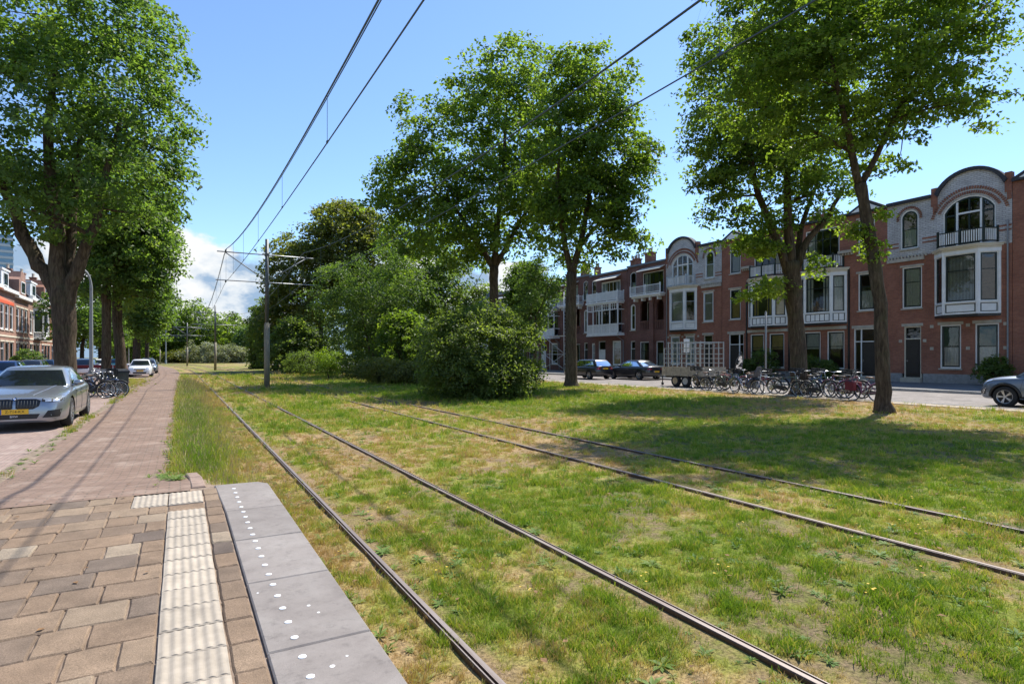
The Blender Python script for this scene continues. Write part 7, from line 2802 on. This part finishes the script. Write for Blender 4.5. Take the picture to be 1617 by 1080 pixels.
short_v = [blade_cluster('tuft_a', 16, .055, .025, .065, .0052, .9, M['blade'], 1), blade_cluster('tuft_b', 14, .06, .03, .085, .005, 1.0, M['blade'], 2), blade_cluster('tuft_c', 18, .05, .02, .05, .006, .8, M['blade'], 3)]
GX, GY, GS, GD = [], [], [], []
for (r0, r1, dens, s0) in ((1.8, 4.5, 1250, .66), (4.5, 7.5, 760, .76), (7.5, 12, 360, .95), (12, 20, 110, 1.4), (20, 34, 36, 2.1), (34, 62, 9, 3.2)):
    area = .5 * math.radians(104) * (r1 * r1 - r0 * r0)
    x, y = fan_points(int(area * dens), r0, r1, int(r0 * 10))
    k = on_lawn(x, y)
    x, y = x[k], y[k]
    d, b = dry_field(x, y), bare_field(x, y)
    rr = np.random.default_rng(int(r1))
    cl = .55 * fbm(x, y, 5.0, 151, 3) + .45 * fbm(x, y, 13.0, 157, 2)
    u_ = x - bend_np(y)
    cl = .5 + (cl - .5) * (1.0 - .6 * sstep(7.6, 9.0, u_))
    k = rr.random(len(x)) > (0.30 * d + 0.60 * b + 0.42 * sstep(.52, .40, cl))
    x, y, d, cl = x[k], y[k], d[k], cl[k]
    d = np.clip(d + .9 * (.5 - cl), 0, 1)
    GX.append(x); GY.append(y); GD.append(d)
    GS.append(s0 * rr.uniform(.6, 1.25, len(x)) * (.72 + .7 * sstep(.47, .66, cl)) * (1.2 - .5 * d))
GX, GY, GS, GD = map(np.concatenate, (GX, GY, GS, GD))
q_ = np.random.default_rng(77)
GD = np.clip(GD + q_.normal(0, .10, len(GD)) + .45 * (q_.random(len(GD)) < .24), 0, 1)
scatter('grass', 'short patchy grass, green and parched, covering the lawn', np.stack([GX, GY, lawn_z(GX, GY) - .004], -1), GS, GD, short_v, 1)

# taller uncut grass: beside the ramp and path, and in tufts here and there
x1, y1 = fan_points(26000, 7.0, 40, 77, -6, 14)
u1 = x1 - bend_np(y1)
k = (u1 > -.05) & (u1 < 1.36) & ~((u1 < .95) & (y1 < 7.6)) & ~((u1 < .28) & (y1 < 8.9))
x1, y1, u1 = x1[k], y1[k], u1[k]
d1 = np.clip(dry_field(x1, y1) * .75 + .30 * sstep(.75, 1.3, u1) - .18 * sstep(.9, .2, u1), 0, 1)
s1 = (.55 - .33 * sstep(.55, 1.2, u1)) * (.6 + .8 * fbm(x1, y1, .9, 131, 3)) * np.random.default_rng(5).uniform(.6, 1.3, len(x1)) * (1 + y1 / 40)
x2, y2 = fan_points(5200, 2.2, 45, 78)
k = on_lawn(x2, y2) & (fbm(x2, y2, .8, 91, 3) > .56)
x2, y2 = x2[k], y2[k]
s2 = np.random.default_rng(6).uniform(.22, .55, len(x2)) * (1 + np.hypot(x2, y2) / 60)
x3, y3 = np.random.default_rng(8).uniform(.9, 1.34, 1300), np.random.default_rng(9).uniform(1.0, 8.5, 1300)
k = (x3 > .88)
k = fbm(x3, y3, 2.0, 141, 3) > .46
x3, y3 = x3[k], y3[k]
d3 = np.clip(dry_field(x3, y3) + .1, 0, 1)
s3 = np.random.default_rng(10).uniform(.12, .32, len(x3))
xa, ya, da, sa = np.concatenate([x1, x2, x3]), np.concatenate([y1, y2, y3]), np.concatenate([d1, np.clip(dry_field(x2, y2) - .15, 0, 1), d3]), np.concatenate([s1, s2, s3])
scatter('tall_grass', 'uncut tall grass with dry seed heads beside the path and rail', np.stack([xa, ya, lawn_z(xa, ya) - .01], -1), sa, da, [tall_cluster('tall_a', 4), tall_cluster('tall_b', 5), tall_cluster('tall_c', 6, 12, .1, .3)], 2)

# low broad-leaved weeds
x, y = fan_points(17000, 1.8, 24, 91)
u_ = x - bend_np(y)
k = on_lawn(x, y) & ((fbm(x, y, 1.3, 95, 3) > .49) | (u_ < 1.35))
x, y = x[k], y[k]
pts_w = np.stack([x, y, lawn_z(x, y)], -1)
s = .45 + 1.2 * np.random.default_rng(11).random(len(x)) ** 2.6
dw = np.clip(dry_field(x, y) - .1, 0, 1)
# and the weeds in the joints of path and platform edge
pw = []
rr = random.Random(3)
for i in range(46):
    Y = rr.uniform(7.4, 14)
    X = -.12 + rr.gauss(0, .10) if rr.random() < .6 else -2.1 + rr.gauss(0, .09)
    pw.append((X, Y, path_z(Y)))
for i in range(60):
    Y = rr.uniform(9, 30)
    pw.append((-2.14 + rr.gauss(0, .07), Y, .03))
for i in range(160):
    Y = 8 + 22 * rr.random() ** 1.6
    pw.append((-.10 + rr.gauss(0, .07), Y, path_z(Y)))
for i in range(9):
    pw.append((-.02 + rr.gauss(0, .05), 8.1 + rr.gauss(0, .1), path_z(8.1)))
pts_w = np.concatenate([pts_w, np.array(pw)])
s = np.concatenate([s, np.random.default_rng(12).uniform(.5, 1.4, len(pw))])
dw = np.concatenate([dw, np.random.default_rng(13).uniform(.1, .5, len(pw))])
scatter('weeds', 'low broad leaved weeds among the grass and path joints', pts_w, s, dw, [rosette('weed_a', 9, .075, .024, 1, M['weedleaf']), rosette('weed_b', 7, .06, .02, 2, M['weedleaf'], .8), rosette('weed_c', 11, .055, .018, 3, M['weedleaf'], .2)], 3)
# grass clumps along the border between parking lane and path
xb, yb = np.random.default_rng(14).normal(-2.16, .09, 420), np.random.default_rng(15).uniform(5.5, 60, 420)
kx = fbm(xb, yb, .5, 99, 2) > .5
xb, yb = xb[kx], yb[kx]
xb2, yb2 = np.random.default_rng(16).normal(-3.1, .55, 1500), np.random.default_rng(17).uniform(33, 54, 1500)
xb3, yb3 = np.random.default_rng(26).normal(-.03, .055, 900), 8.4 + 26 * np.random.default_rng(27).random(900) ** 1.5
xb, yb = np.concatenate([xb, xb2, xb3]), np.concatenate([yb, yb2, yb3])
scatter('verge_grass', 'dry grass tufts in the strip beside the parking lane', np.stack([xb, yb, np.where(xb < -2.6, .005, .03)], -1), np.random.default_rng(18).uniform(.8, 1.8, len(xb)), np.random.default_rng(19).uniform(.2, .85, len(xb)), short_v, 4)

x, y = fan_points(5200, 1.8, 24, 97)
k = on_lawn(x, y) & (fbm(x, y, .9, 103, 4) + .8 * (np.random.default_rng(31).random(len(x)) - .5) > .68)
k &= np.random.default_rng(32).random(len(x)) < .6
x, y = x[k], y[k]
scatter('yellow_flowers', 'small yellow flowers dotted through the grass', np.stack([x, y, lawn_z(x, y)], -1), np.random.default_rng(20).uniform(.6, 1.05, len(x)), np.full(len(x), .3), [flower_cluster('flower_a', 1), flower_cluster('flower_b', 2)], 5)

# dead leaves and bits blown over lawn and path
def dead_leaf(name, seed):
    r = random.Random(seed)
    mb = MB()
    a, b = .028, .017
    mb.add([(-a, 0, .004), (0, -b, .010), (a, 0, .003 + .012 * r.random()), (0, b, .012 * r.random())], [(0, 1, 2), (0, 2, 3)])
    return bpy.data.objects.new(name, mb.mesh(name, M['deadleaf']))


M['deadleaf'] = mat('dead_leaf', (0.22, 0.12, 0.05), 0.9, var=0.4, scale=30)
x, y = fan_points(2600, 1.8, 30, 171, -30, 82)
u_ = x - bend_np(y)
kl = on_lawn(x, y)
kp = (u_ > -2.25) & (u_ < .30) & (np.random.default_rng(41).random(len(x)) < .30)
zz = np.where(kl, lawn_z(x, y) + .03, np.where(y < 7.08, PZ + .003, np.array([path_z(v) for v in y]) + .002))
k = kl | kp
scatter('fallen_leaves', 'dead brown leaves blown over grass and paving', np.stack([x, y, zz], -1)[k], np.random.default_rng(42).uniform(.5, 1.2, int(k.sum())), np.full(int(k.sum()), .5), [dead_leaf('dead_leaf_a', 1), dead_leaf('dead_leaf_b', 2), dead_leaf('dead_leaf_c', 3)], 6)
